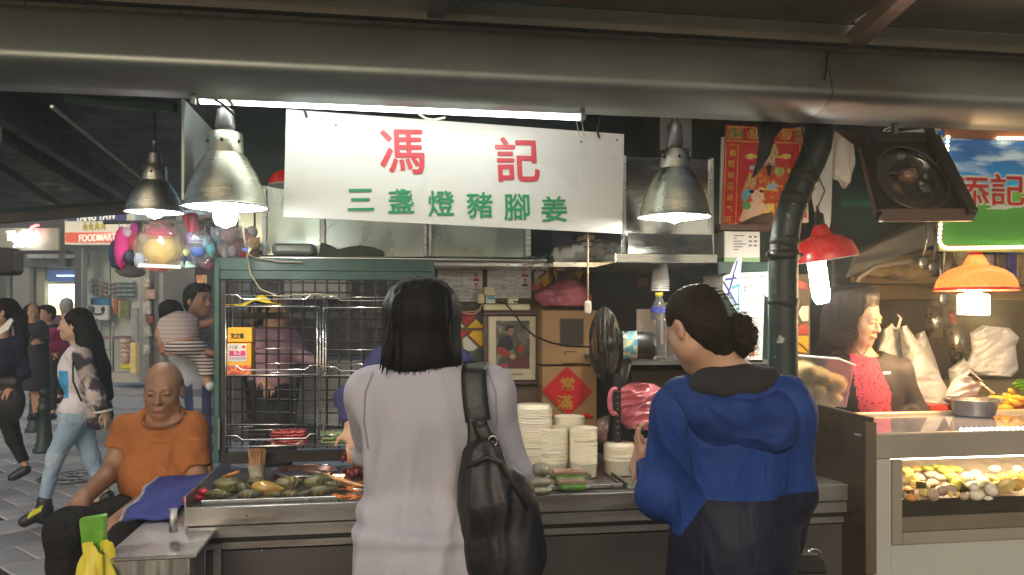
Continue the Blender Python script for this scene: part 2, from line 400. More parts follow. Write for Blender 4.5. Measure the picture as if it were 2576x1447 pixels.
frect("downlight", 196-19, 664, 196-8, 666, emit("downlight_glow", (1,1,.95), 5), sh1, .3, .03)
wl = emit("white_sign_light", (.95,.93,1), 3)
ex = (FA(300,700)-FA(0,700)).normalized()
text("lettering", "Talent Teens", FA(56, 603, -.35), ex, (0,0,1), .30, wl, sh1, .03, .012, sx=.78)
text("lettering", "天樂時", FA(57, 619, -.35), ex, (0,0,1), .24, wl, sh1, .03, .01)
rl = emit("red_sign_light", (1,.06,.08), 2.5); m = MB()
m.tube([FA(72,586,-.3), FA(80,571,-.3), FA(92,567,-.3), FA(97,567,-.3)], .03, 6); m.ell(FA(95,580,-.3), .05, 8, 6); m.ell(FA(91,597,-.3), .05, 8, 6); m.tube([FA(60,582,-.3),FA(72,584,-.3)], .025, 6)
put("red_ornament", m, rl, sh1)
sh2 = thing("food_shop", "pale walled grocery with a red FOODMART signboard and hanging snacks", "shop", FA(270, 945))
frect("pillar", 147, 560, 164, 672, dk, sh2, -.1); frect("pillar", 187, 618, 206, 945, mat("pillar_dk", (.07,.075,.07), .6), sh2, -.2)
frect("door_edge", 204, 625, 209, 945, mat("alu", (.4,.42,.4), .4, .7), sh2, -.25)
frect("wall", 206, 618, 350, 938, mat("pale_green_wall", (.42,.48,.43), .7, 0, .1, .8), sh2, .4)
frect("joint", 276, 640, 277, 930, dk, sh2, .38, .03)
frect("lintel", 164, 617, 350, 630, dk, sh2, -.2)
frect("step", 262, 938, 350, 962, mat("step_stone", (.4,.39,.33), .8), sh2, .0, 1.2)
fs = thing("foodmart_sign", "signboard reading FOODMART in cream on red, above the grocery", "sign", FA(238, 616, -.3))
frect("board", 163, 533, 318, 615, mat("sign_cream", (.62,.58,.45), .5, 0, .05, em=.25, emc=(.8,.75,.55)), fs, -.3, .2)
frect("blue_band", 164, 533, 316, 556, mat("sign_navy", (.02,.02,.10), .5, 0, .05, em=.2, emc=(.05,.05,.2)), fs, -.33, .02)
frect("red_band", 164, 585, 316, 610, mat("sign_red", (.62,.09,.05), .5, 0, .05, em=.3, emc=(.8,.12,.07)), fs, -.33, .02)
sl = mat("sign_letter", (.8,.76,.6), .5, 0, 0, em=.4)
text("lettering", "FOODMART", FA(244, 606.5, -.36), ex, (0,0,1), .215, sl, fs, .01, .012, sx=1.08)
text("lettering", "TANG TAW", FA(240, 554, -.36), ex, (0,0,1), .26, sl, fs, .01, .012, sx=1.0)
text("star_row", "★★★★", FA(236, 578, -.36), ex, (0,0,1), .22, mat("sign_yellow", (.65,.62,.05), .5), fs, .01, 0)
# snacks hanging on the pale wall
def strips():
    cols = [((.25,.27,.26),222,232,702,742),((.3,.3,.3),234,244,699,742),((.33,.33,.31),246,256,702,744),((.36,.03,.05),268-8,268,706,745),((.2,.4,.32),270,278,710,745),((.3,.1,.1),280,288,708,745),((.03,.1,.18),292,304,706,750),((.02,.14,.2),306,318,706,750),((.03,.1,.16),320,334,706,750)]
    for c, x0, x1, y0, y1 in cols:
        k_ = cols.index((c, x0, x1, y0, y1)); t_ = thing("snack_strip", "hanging snack packet strip, " + ["silver one at the far left","silver one beside the far left strip","pale silver one over the cartoon panel","dark red one left of the mint green one","mint green one between two red ones","dull red one right of the mint green one","dark blue one just right of the red ones","teal blue one among the dark blue ones","dark blue one at the far right end"][k_], "snacks", FA((x0+x1)/2, y1, .3), group="snack strips on the grocery wall")
        pm = mat("foil_%.2f_%.2f" % (c[0], c[1]), c, .3, .4, .3, 20)
        yy = y0; n = 0
        while yy < y1 - 3:
            frect("packet", x0, yy + (n % 2)*.6, x1, yy+4.2, pm if n % 2 else mat("foil_pale", (.5,.5,.48), .35, .3), t_, .25 - .04*(n % 2), .05); yy += 5.5; n += 1
strips()
def fbox(name, label, cat, x0, y0, x1, y1, m_, back=0, th=.3, **k): return frect(name, x0, y0, x1, y1, m_, None, back, th, label=label, cat=cat, **k)
cp = thing("cartoon_panel", "white display panel with two round eyes and a smile on the grocery wall", "panel", FA(246, 803, 0))
frect("board", 222, 768, 271, 805, mat("panel_white", (.5,.55,.55), .5), cp, .0, .05)
m = MB()
for x in (234, 259): m.ell(FA(x, 778, -.02), (.05,.05,.06), 8, 6)
m.tube([FA(232+i*4, 786+5*math.sin(pi*i/7), -.03) for i in range(8)], .015, 5)
put("face_print", m, black, cp)
for i, (c, x0, x1, y0, y1) in enumerate((((.04,.16,.3),228,250,750,766),((.05,.2,.36),252,272,752,768),((.45,.3,.2),281,287,750,775),((.4,.08,.05),286,294,752,790),((.3,.33,.1),297,303,756,800),((.3,.3,.3),330,345,775,880))):
    fbox("snack_bag", ["blue plastic wrapped snack bag on the grocery wall, left one","blue plastic wrapped snack bag on the grocery wall, right one","small tan packet hanging on the grocery wall","long red packet hanging on the grocery wall","long olive packet hanging on the grocery wall","grey metal cabinet edge at the grocery door"][i], "bag" if i < 5 else "cabinet", x0, y0, x1, y1, mat("sb%d" % i, c, .35, 0, .4, 10), .1, .2)
rk = thing("metal_rack", "thin grey metal trolley rack standing at the grocery wall", "rack", FA(268, 930))
m = MB()
for x in (250, 285): m.tube([FA(x, 935, -.2), FA(x, 812, -.2), FA(x-8, 803, -.2)], .02, 6)
for y in (820, 850, 880, 910): m.tube([FA(250, y, -.2), FA(286, y, -.2)], .015, 6)
put("frame", m, steeld, rk)
m = MB(); m.pbox  # noqa
frect("shelf", 250, 846, 286, 854, mat("pinkish", (.35,.22,.24), .6), rk, -.2, .4)
jar = thing("candy_jars", "stack of clear jars of reddish sweets by the grocery door", "jars", FA(314, 912))
for k in range(5):
    m = MB(); c = FA(315, 912-k*12, -.1); m.lathe([(0,0),(.1,0),(.11,.02),(.11,.09),(.08,.105),(0,.105)], c, 10)
    put("jar", m, mat("jar_sweets", (.36,.17,.12), .25, 0, .5, 25, c2=(.7,.6,.5), ns2=40), jar)
fbox("yellow_bag", "bright yellow plastic bag on the grocery step", "bag", 299, 914, 327, 930, mat("yb", (.75,.66,.03), .5, 0, .2), -.1, .4, bev=.04)
fbox("yellow_board", "tall pale yellow board leaning beside the grocery door", "board", 327, 862, 341, 938, mat("ybd", (.72,.56,.2), .6), -.2, .08)
# nearer shop pillars at the end of the far row
sh3 = thing("corner_shop", "shop front with grey pillars covered in paper notices behind the man holding a child", "shop", FA(400, 962, -3))
B3 = -4.2
frect("pillar", 350, 540, 375, 962, mat("pillar_pale", (.34,.34,.31), .7, 0, .15), sh3, B3, .5)
frect("pillar", 388, 540, 401, 962, mat("pillar_mid", (.16,.16,.15), .7), sh3, B3, .5)
frect("pillar", 401, 540, 411, 962, mat("pillar_pale", (0,0,0)), sh3, B3, .5)
frect("wall", 411, 540, 760, 990, mat("shop_brown", (.16,.10,.08), .7, 0, .3, 1), sh3, B3+.9, .3)
frect("notice_board", 375, 540, 389, 962, mat("notice_brown", (.22,.17,.14), .7, 0, .4, 5), sh3, B3+.1, .3)
frect("orange_panel", 415, 684, 463, 758, mat("orange_panel", (.42,.09,.03), .6, 0, .25, 2), sh3, B3+.5, .1)
for i, (x0,y0,x1,y1,c) in enumerate(((362,700,374,722,(.6,.5,.42)),(364,728,388,752,(.45,.3,.26)),(360,758,376,790,(.55,.52,.5)),(366,795,384,812,(.3,.1,.08)),(362,822,378,846,(.5,.48,.42)),(360,868,374,890,(.6,.6,.58)))):
    frect("notice", x0, y0, x1, y1, mat("notice%d" % i, c, .7, 0, .5, 14), sh3, B3-.05, .03)
for i, x0 in enumerate((494, 516)):
    frect("poster", x0, 692, x0+19, 718, mat("orange_poster", (.75,.28,.05), .5, 0, .4, 9, c2=(.7,.6,.4), ns2=14), sh3, B3+.4, .03)
# bits seen through the wire cage: a lit rear kitchen
rk_ = thing("rear_kitchen", "grey panelled rear stall seen through the wire cage", "stall", D(800, 1150, 6.2))
put("back_panel", MB().pbox(520, 560, 1140, 1110, 6.6, .1), mat("rear_grey", (.13,.125,.12), .6, 0, .3, 1.3, c2=(.05,.045,.045), ns2=2), rk_)
put("pale_panel", MB().pbox(715, 690, 870, 752, 6.3, .1), mat("rear_pale", (.62,.62,.6), .4, .2, .15), rk_)
put("steel_table", MB().pbox(720, 905, 1100, 1130, 5.5, .6), mat("rear_table", (.42,.44,.45), .35, .5, .2, 2), rk_)
put("table_shelf", MB().pbox(600, 1060, 1100, 1075, 5.2, .3), steel, rk_)
put("dark_post", MB().pbox(700, 940, 745, 1150, 5.0, .06), black, rk_)
put("pale_column", MB().pbox(600, 690, 628, 780, 6.0, .1), mat("rear_col", (.35,.38,.42), .6, 0, .3, 12), rk_)
put("green_strip", MB().pbox(820, 1080, 1100, 1100, 5.1, .05), green, rk_)
for i, x in enumerate((870, 905, 940, 975, 1010)):
    put("shelf_post", MB().pbox(x, 680, x+12, 900, 5.9, .05), mat("rear_shelf", (.22,.21,.17), .5, 0, .5, 20), rk_)
# dark roofing on the left
rf = thing("side_roof", "dark green sloping market roof over the street at the left", "roof", D(200, 400, 6))
put("roof_sheet", MB().prism([D(-260,120,3.4), D(500,180,3.2), D(660,440,7.5), D(660,520,8.5), D(-260,560,8.5)], (0,0,.06)), dgreen, rf)
gb = mat("roof_beam_paint", (.08,.085,.08), .5, .3, .2)
for (a, b, w_, h_) in (((-30,255,3.6),(435,560,8.0),.06,.12), ((-20,330,3.9),(300,520,7.5),.08,.10), ((-40,400,4.2),(150,520,7.5),.05,.05)):
    put("roof_beam", bar(MB(), D(*a), D(*b), w_, h_), gb, rf)
put("eave_beam", bar(MB(), D(-60, 556, 7.0), D(345, 524, 6.4), .08, .07), mat("eave_brown", (.13,.12,.10), .6, .3, .2), rf)
put("eave_board", bar(MB(), D(-60, 538, 7.05), D(345, 512, 6.45), .05, .05), dgreen, rf)
put("cross_beam", bar(MB(), D(170, 250, 3.9), D(440, 272, 3.9), .06, .045), green, rf)
put("roof_edge", bar(MB(), D(130, 268, 3.3), D(430, 510, 6.0), .012, .012), mat("pale_trim", (.6,.58,.5), .5), rf)
# ================================================================ main stall shell
stall = thing("food_stall", "green framed food stall with a steel hood and colourful tiled back wall", "stall", (0.2, 3.9, 0))
put("back_wall", MB().pbox(560, 200, 2700, 655, 4.35, .05), dgreen, stall)
put("lower_wall", MB().pbox(1096, 655, 2010, 1500, 3.96, .05), dark, stall)
put("ceiling", MB().box(-1.2, 4.4, 2.55, 4.35, 2.66, 2.70), dgreen, stall)
# corrugated strip
m = MB()
for k in range(14): m.tube([P(1855+k*15, 262, 4.2), P(1855+k*15, 318, 4.2)], .016, 6)
put("corrugated_sheet", m, mat("corr_green", (.10,.2,.17), .5, .2, .2), stall)
cab = mat("cabinet_steel", (.66,.76,.69), .24, .75, .1, 2.2, .05, 9, c2=(.42,.52,.46), c2lo=.4, c2hi=.7, ns2=2.2, st=(1,1,.6))
xs = [640, 812, 1072, 1334]
for i in range(3):
    put("steel_panel", MB().pbox(xs[i]+2, 470, xs[i+1]-2, 646, 3.78, .04), cab, stall, bev=.003)
put("steel_panel", MB().pbox(600, 470, 638, 646, 3.78, .04), cab, stall)
for x, w_ in ((660,10),(804,14),(1066,8),(1078,8),(1322,14)):
    put("cabinet_strip", MB().pbox(x, 470, x+w_, 645, 3.755, .022), steel, stall, bev=.002)
put("ledge_rail", ext_x([(3.60+.014*math.cos(a), P(1000,652,3.6).z+.012*math.sin(a)) for a in [2*pi*k/10 for k in range(10)]], P(655,650,3.6).x, P(1375,650,3.6).x), chrome, stall)
put("ledge", MB().pbox(655, 655, 1375, 664, 3.61, .3), steel, stall)
# counter of the main stall
steelg = mat("counter_steel", (.27,.265,.26), .4, .7, .12, 2.5, .12, 60, st=(1,1,6), c2=(.16,.14,.12), c2lo=.52, c2hi=.72, ns2=4)
cnt = thing("steel_counter", "grey steel serving counter with a raised deep tray top", "counter", (0.3, 2.8, 0))
VF = 2.72
zt, zm, zb = P(690,1270,VF).z, P(690,1318,VF).z, P(690,1350,VF).z
xl, xr_ = P(462,1280,VF).x, P(2150,1280,VF).x
put("tray_front", MB().box(xl, xr_, VF, VF+.012, zm+.001, zt), steelg, cnt, bev=.003)
put("tray_front", MB().box(xl+.01, xr_, VF+.004, VF+.016, zb, zm-.003), steelg, cnt, bev=.002)
put("tray_floor", MB().box(xl, xr_, VF+.016, 3.52, zt-.04, zt-.025), steeld, cnt)
put("tray_side", MB().box(xl, xl+.004, VF+.0125, 3.5, zm, zt+.035), steelh, cnt)
put("rail", MB().box(xl+.03, xr_, VF+.02, VF+.05, P(600,1385,VF).z, P(600,1368,VF).z), steelg, cnt)
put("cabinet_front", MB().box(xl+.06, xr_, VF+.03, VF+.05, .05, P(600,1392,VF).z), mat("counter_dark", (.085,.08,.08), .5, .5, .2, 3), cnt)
put("cabinet_back", MB().box(xl+.06, xr_, 3.5, 3.53, .05, zt-.05), dark, cnt)
put("cabinet_side", MB().box(xl+.06, xl+.075, VF+.051, 3.5, .05, zb-.06), steeld, cnt)
put("black_gap_strip", MB().box(xl+.04, xr_, VF+.03, VF+.045, P(600,1367,VF).z+.001, zb-.001), black, cnt)  # black strip closing the gap between tray front and rail
for x in (P(500,1400,VF).x, P(545,1400,VF).x): put("leg", MB().box(x-.012, x+.012, VF+.01, VF+.028, 0, P(600,1368,VF).z), steelg, cnt)
# ================================================================ lamps
tube = thing("fluorescent_lamp", "long lit white fluorescent tube lamp under the canopy beam", "lamp", P(980, 262, 2.60))
ta, tb = P(504, 246, 2.60), P(1458, 289, 2.60)
m = MB(); m.tube([ta, tb], .019, 12); put("tube", m, emit("tube_light", (.95,1,.94), 5), tube)
m = MB(); m.box(ta.x-.03, tb.x+.03, 2.585, 2.64, (ta.z+tb.z)/2+.028, (ta.z+tb.z)/2+.05)
put("batten", m, white, tube)
for q in (ta, tb):
    s_ = -1 if q is ta else 1
    put("end_cap", MB().box(q.x, q.x+s_*.018, 2.58, 2.62, q.z-.017, q.z+.035), mat("cap_grey", (.25,.25,.25), .4), tube)
m = MB(); m.tube([ta+Vector((.06,.05,.02)), tb+Vector((0,.05,.015))], .008, 8); put("rear_tube", m, emit("tube_light", (0,0,0), 0), tube)
alu = mat("spun_aluminium", (.50,.50,.39), .30, 1, .1, 3, .35, 90, st=(1,1,9), rv=.06)
refl = mat("shade_white_inside", (.85,.85,.82), .5, 0, .03)
cfl = emit("cool_bulb_light", (1,.99,.95), 48)
def bell_lamp(label, px, rim_y, neck_y, top_y, w, t, group, em, bulb=.05, tilt=0):
    c = D(px, rim_y, t); r = w/2/F*t; H = (rim_y-neck_y)/F*t; hn = (neck_y-top_y)/F*t
    th = thing("bell_lamp", label, "lamp", c, group)
    pr = [(r*1.0,0),(r*.985,.004)] + [(r*q, H*z) for q, z in ((.95,.08),(.92,.2),(.86,.38),(.76,.58),(.63,.77),(.52,.92),(.43,1.0))]
    m = MB(); m.lathe(pr, c, 40); put("shade", m, alu, th)
    m = MB(); m.lathe([(q*.985, z-.003) for q, z in pr[::-1]], c, 40); put("shade_lining", m, refl, th)
    m = MB(); m.tube([c+Vector((r*math.cos(a), r*math.sin(a), 0)) for a in [2*pi*k/40 for k in range(40)]], .004, 6, closed=True); put("rim", m, chrome, th)
    m = MB(); m.lathe([(r*.41,H-.004),(r*.415,H+.004),(r*.405,H+.065*r/.13),(r*.36,H+.067*r/.13),(0,H+.067*r/.13)], c, 28)
    nk = put("collar", m, alu, th)
    m = MB()
    for k in range(6):
        a = 2*pi*k/6+.5; m.ell(c+Vector((r*.408*math.cos(a), r*.408*math.sin(a), H+.036*r/.13)), .006, 8, 6)
    put("vent_holes", m, black, nk, kind="stuff")
    h0 = H+.068*r/.13
    m = MB(); m.lathe([(0,h0),(r*.22,h0),(r*.24,h0+.02),(r*.2,h0+.06),(r*.2,h0+hn*.5),(r*.1,h0+hn*.55),(r*.1,h0+hn)], c, 20); put("holder", m, steeld, th)
    m = MB(); br = r*.28
    m.lathe([(0,-bulb-.012),(br*.8,-bulb),(br,-bulb+.02),(br,H*.55),(br*.5,H*.62)], c, 20); put("bulb", m, em, th)
    return th, c, r
L1, c1, r1 = bell_lamp("large brushed metal bell lamp hanging left of the white sign, glowing bulb below", 567, 521, 388, 275, 208, 2.55, None, cfl, .055)
L2, c2_, r2 = bell_lamp("smaller metal bell lamp hanging further back over the wrapped toys", 389, 534, 455, 392, 142, 3.9, None, emit("cool_bulb_light2", (1,1,.97), 48), .02)
L3, c3, r3 = bell_lamp("metal bell lamp hanging in front of the steel hood right of the sign", 1697, 546, 425, 300, 182, 2.95, None, emit("warm_bulb_light", (1,.97,.85), 65), .012)
m = MB(); m.tube([c1+Vector((0,0,.30)), c1+Vector((.01,0,.335)), P(585,262,2.55), P(560,235,2.5)], .006, 6); put("cord", m, cream, L1)
for Lx, cx_, h in ((L2,c2_,.32),(L3,c3,.33)):
    m = MB(); m.tube([cx_+Vector((0,0,.26)), cx_+Vector((0,0,.75))], .006, 6); put("cord", m, rubber, Lx)
# ================================================================ helpers for the stall's things
def ctext(name, s, c, wpx, hpx, v, m, parent, th=.0015, bold=0, dx=None, dz=None):
    """lettering centred on sight line c on plane y=v (or at a point), fitted to a size in sight-line units"""
    k = P(c[0]+1, c[1], v).x - P(c[0], c[1], v).x; kz = P(c[0], c[1], v).z - P(c[0], c[1]+1, v).z
    cu = bpy.data.curves.new(name, 'FONT'); cu.body = s; cu.size = 1; cu.resolution_u = 3
    t = bpy.data.objects.new(name+"_tmp", cu); COL.objects.link(t)
    me = bpy.data.meshes.new_from_object(t.evaluated_get(bpy.context.evaluated_depsgraph_get())); bpy.data.objects.remove(t)
    n = len(me.vertices); a = np.empty(n*3, np.float32); me.vertices.foreach_get("co", a); a = a.reshape(-1, 3)
    lo, hi = a.min(0), a.max(0); sz = np.maximum(hi-lo, 1e-4)
    q = (a - (lo+hi)/2) / sz
    e = Vector((1, 0, 0)) if dx is None else Vector(dx).normalized(); ctr = P(c[0], c[1], v)
    sx_ = wpx*k if sz[0] > .25 else hpx*kz*sz[0]/sz[1]; sz_ = hpx*kz if sz[1] > .25 else wpx*k*sz[1]/sz[0]
    out = np.array(ctr) - np.array(ORG[parent.name] if parent else ctr); dz = np.array(dz or (0, 0, 1.)); nn = np.cross(np.array(e), dz)
    base = q[:, :1]*sx_*np.array(e) + q[:, 1:2]*sz_*dz; offs = [(0, 0)] + ([(-1,-1),(1,-1),(-1,1),(1,1),(0,1.3),(0,-1.3),(1.3,0),(-1.3,0)] if bold else [])
    fcs = [tuple(p.vertices) for p in me.polygons]; V = []; Fc = []; b_ = bold * .8 * max(sx_, sz_)
    for i, (ox, oz) in enumerate(offs):
        V.append(out + base*(1-bold) + np.array(e)*ox*b_ + dz*oz*b_ + nn*i*.00012); Fc += [tuple(k+i*n for k in f) for f in fcs]
    me = bpy.data.meshes.new(name); me.from_pydata([tuple(x) for x in np.concatenate(V)], [], Fc); me.materials.append(m)
    return link(name, me, ORG[parent.name] if parent else ctr, parent)
def sticker(name, pts, v, m, parent, th=.0012, **k):
    return put(name, MB().prism([P(x, y, v) for x, y in pts], (0, th, 0)), m, parent, **k)
def rectp(x0, y0, x1, y1): return [(x0,y1),(x1,y1),(x1,y0),(x0,y0)]
def oval(cx, cy, rx, ry, n=18, a0=0, a1=2*pi): return [(cx+rx*math.cos(a0+(a1-a0)*i/n), cy+ry*math.sin(a0+(a1-a0)*i/n)) for i in range(n)]
def zmap(x0, y0, wpx, W):
    s = wpx/W*.8587; return lambda a, b: (x0*.8587+a*s, y0*.8587+b*s)
def crumple(name, c, r, m, parent=None, amp=.25, fr=9, seg=40, ring=26, sq=None, fine=.4, **k):
    mb = MB().ell((0,0,0), (1,1,1), seg, ring); A = np.array(mb.v)
    n1 = vnoise(A + c.x*7, 1.6) ; n2 = 1 - 2*np.abs(vnoise(A + c.y*5, fr*.35)); n3 = 1 - 2*np.abs(vnoise(A+3.1, fr))
    d = 1 + amp*(n1*1.4 + (n2-.6)*.6 + (n3-.6)*fine)
    A = A * d[:, None]
    if sq: A[:, 2] = np.maximum(A[:, 2], -sq)
    A = A * np.array(r) + np.array(c); mb.v = [tuple(x) for x in A]
    return put(name, mb, m, parent, **k)
# ================================================================ hanging sign
_s0, _s1, _s2 = P(713,545,2.80), P(1565,588,2.97), P(720,275,2.80)
SN = (_s1-_s0).cross(_s2-_s0).normalized(); SN = -SN if SN.y > 0 else SN
def sg(px, py, off=0):          # on the sign's own plane, off metres in front of it
    r = ray(px, py); o = Vector((0,0,CZ)); q = _s0 + SN*off
    return o + r * ((q-o).dot(SN)/r.dot(SN))
sign = thing("hanging_sign", "large white sign with red and green characters hanging under the fluorescent tube", "sign", sg(1140, 570))
acr = mat("white_acrylic", (.74,.74,.70), .28, 0, .02, 3, rv=.05)
fp = [sg(713,545), sg(1565,588), sg(1570,338), sg(720,275)]
nrm = -SN
put("board", MB().prism(fp, nrm*.007), acr, sign)
sdx = sg(1500,440)-sg(800,440)
SU = SN.cross(sdx).normalized(); SU = SU if SU.z > 0 else -SU
def sgt(name, s, c, w_, h_, m_, bold, col=None):
    return ctext(name, s, c, w_, h_, sg(*c, .003).y, m_, sign, bold=bold, dx=sdx, dz=SU)
rsp = mat("sign_red_paint", (.62,.05,.07), .4, 0, .03); gsp = mat("sign_green_paint", (.02,.30,.13), .4, 0, .03)
for s, c in (("馮",(1012,382)), ("記",(1302,402))): sgt("red_character", s, c, 112, 110, rsp, .018)
for s, c, h in (("三",(907,503),54), ("盞",(1008,506),60), ("燈",(1110,512),64), ("豬",(1207,516),64), ("腳",(1300,521),66), ("姜",(1394,526),64)): sgt("green_character", s, c, 66, h, gsp, .014)
for x, y, x2, y2 in ((772,296,762,262), (1508,347,1511,290)):
    put("hook", MB().tube([sg(x,y,.01), sg(x-6,y-18,.012), sg(x2,y2,0)], .004, 6), rubber, sign)
for x, y in ((845,315),(1462,357),(1552,352)): put("screw", MB().ell(sg(x,y,.002), .004, 8, 5), steeld, sign)
for x in (1450, 1463): put("wire", MB().tube([sg(x+6, 338, 0), P(x, 300, 2.62)], .0015, 5), cream, sign)
# edge-on hanging panel left of the big lamp
pa, pb = P(460,250,2.62), P(458,502,2.62); ln = .55
put("divider_sheet", MB().box(pa.x-.004, pa.x+.004, 2.62, 2.62+ln, pb.z, pa.z), mat("pale_panel_paint", (.55,.6,.58), .4, .2, .08), label="pale sheet panel hanging edge-on beside the big bell lamp", cat="panel")
# red lamp peeking out behind the sign
def red_lamp(name, label, c, r, h, m_, neck_m, tilt=0, inner=None):
    t_ = thing(name, label, "lamp", c); R = Matrix.Rotation(tilt, 3, 'Y')
    pr = [(r, 0), (r*.985, h*.12), (r*.95, h*.32), (r*.86, h*.55), (r*.7, h*.74), (r*.5, h*.87), (r*.34, h*.94), (r*.3, h*1.0), (r*.27, h*1.12), (r*.18, h*1.35), (0, h*1.38)]
    m = MB(); m.lathe(pr, c, 40, R); put("shade", m, m_, t_)
    m = MB(); m.lathe([(a*.97, b-.004) for a, b in pr[:8]][::-1], c, 40, R); put("shade_lining", m, inner or refl, t_)
    m = MB(); m.lathe([(0,h*1.3),(r*.16,h*1.3),(r*.15,h*1.75),(r*.05,h*1.85),(r*.04,h*2.1),(0,h*2.1)], c, 16, R); put("socket", m, neck_m, t_)
    return t_, R
RM = mat("red_enamel", (.75,.025,.02), .28, 0, .05)
red_lamp("pendant_lamp", "red pendant lamp mostly hidden behind the left edge of the white sign", P(735, 467, 3.5), .10, .07, RM, rubber)
# ================================================================ steel hood with its shelf
hood = thing("steel_hood", "square steel exhaust hood with a bright lamp reflection right of the sign", "hood", P(1680, 655, 3.12))
hs = mat("hood_steel", (.6,.6,.55), .14, 1, .08, 2, .1, 30, rv=.07, st=(1,1,5))
a, b = P(1548, 660, 3.12), P(1805, 640, 3.12)
put("lip", MB().box(a.x, b.x, 3.12, 3.128, a.z, b.z), hs, hood, bev=.002)
put("shelf_edge", MB().box(a.x, a.x+.006, 3.129, 3.95, a.z, b.z), hs, hood)
put("shelf", MB().box(a.x+.007, b.x, 3.129, 3.95, a.z+.004, a.z+.010), steeld, hood)
put("side_shelf", MB().box(P(1340,690,3.95).x, a.x-.001, 3.45, 3.95, a.z+.0, a.z+.02), hs, hood)
c_, d_ = P(1574, 639, 3.14), P(1812, 392, 3.14)
put("hood_body", MB().box(c_.x, d_.x, 3.20, 3.9, c_.z+.002, d_.z), hs, hood, bev=.004)
q_ = P(1590, 632, 3.14)
put("front_panel", MB().prism([(c_.x+.012,3.14,c_.z+.004),(d_.x-.03,3.14,c_.z+.004),(d_.x-.03,3.157,P(1,560,3.14).z),(c_.x+.012,3.157,P(1,560,3.14).z)], (0,.004,0)), hs, hood)
for x in (c_.x+.004, d_.x-.022): put("edge_strip", MB().box(x, x+.012, 3.185, 3.199, c_.z+.003, d_.z-.002), steel, hood)
put("rear_duct", MB().pbox(1660, 250, 1740, 392, 3.6, .3), steeld, hood)
# ================================================================ green cage with wire racks
cage = thing("wire_cage", "green framed black wire mesh screen standing behind the counter", "screen", P(800, 1165, 3.3))
VC = 3.30
put("top_rail", MB().pbox(541, 653, 1092, 680, VC, .05), green, cage, bev=.003)
put("top_rail", MB().pbox(552, 682, 1092, 703, VC+.006, .04), green, cage, bev=.003)
put("left_post", MB().pbox(538, 653, 552, 1165, VC-.004, .06), green, cage, bev=.003)
put("left_post", MB().pbox(553, 704, 569, 1165, VC+.006, .04), black, cage, bev=.003)
put("right_post", MB().pbox(1080, 704, 1096, 1165, VC+.006, .04), green, cage)
put("bottom_rail", MB().pbox(569, 1128, 1080, 1168, VC+.006, .04), black, cage)
put("latch", MB().box(P(548,1070,VC).x, P(556,1070,VC).x, VC-.015, VC-.005, P(1,1145,VC).z, P(1,1062,VC).z), steeld, cage, bev=.003)
m = MB()
x = 579
while x < 1080: m.tube([P(x, 704, VC+.02), P(x, 1128, VC+.02)], .0042, 6, cap=False); x += 30.5
y = 712
k = 0
while y < 1128:
    m.tube([P(569, y-3, VC+.025), P(1080, y+3, VC+.025)], .0038, 6, cap=False)
    y += (24 if k % 3 == 0 else 33); k += 1
put("mesh_grid", m, black, cage, kind="stuff")
put("cross_bar", MB().pbox(569, 786, 1080, 798, VC+.03, .01), black, cage)
def wire_rack(label, x0, x1, shelves, mid, y_bot):
    t_ = thing("wire_rack", label, "rack", P((x0+x1)/2, y_bot, 3.14), "chrome wire racks hung on the cage")
    v0, v1 = 3.13, 3.27
    for x in (x0, x1):
        for v in (v0, v1):
            put("upright", MB().tube([P(x, shelves[0][0], v0) + Vector((0, v-v0, 0)), Vector((P(x,0,v0).x, v, P(x, y_bot, v0).z))], .0022, 6), chrome, t_)
    X0, X1 = P(x0, 0, v0).x, P(x1, 0, v0).x
    for (yt, yb) in shelves:
        zt_, zb_ = P((x0+x1)/2, yt, v0).z, P((x0+x1)/2, yb, v0).z
        L = X1-X0; dz = -.016
        put("front_rail", MB().tube([(X0,v0,zt_),(X0+L*.12,v0,zt_),(X0+L*.18,v0,zt_+dz),(X1-L*.13,v0,zt_+dz),(X1-L*.08,v0,zt_),(X1,v0,zt_)], .0024, 6), chrome, t_)
        put("back_rail", MB().tube([(X0,v1,zt_),(X1,v1,zt_)], .002, 6), chrome, t_)
        put("shelf_frame", MB().tube([(X0,v0,zb_),(X1,v0,zb_),(X1,v1,zb_),(X0,v1,zb_)], .0028, 6, closed=True), chrome, t_)
        m = MB()
        for i in range(1, 14): m.tube([(X0+L*i/14, v0, zb_), (X0+L*i/14, v1, zb_)], .0015, 5, cap=False)
        put("shelf_wires", m, chrome, t_, kind="stuff")
    for y in mid: put("rail", MB().tube([P(x0, y, v1), P(x1, y, v1)], .0022, 6), chrome, t_)
    return t_
wire_rack("chrome wire rack on the left of the cage, holding a yellow bag and a carton", 568, 798, [(742,771),(920,944),(1094,1122)], (877,1068), 1122)
wire_rack("chrome wire rack on the right of the cage, partly behind the woman in white", 813, 1060, [(746,774),(922,944),(1092,1118)], (880,1070), 1118)
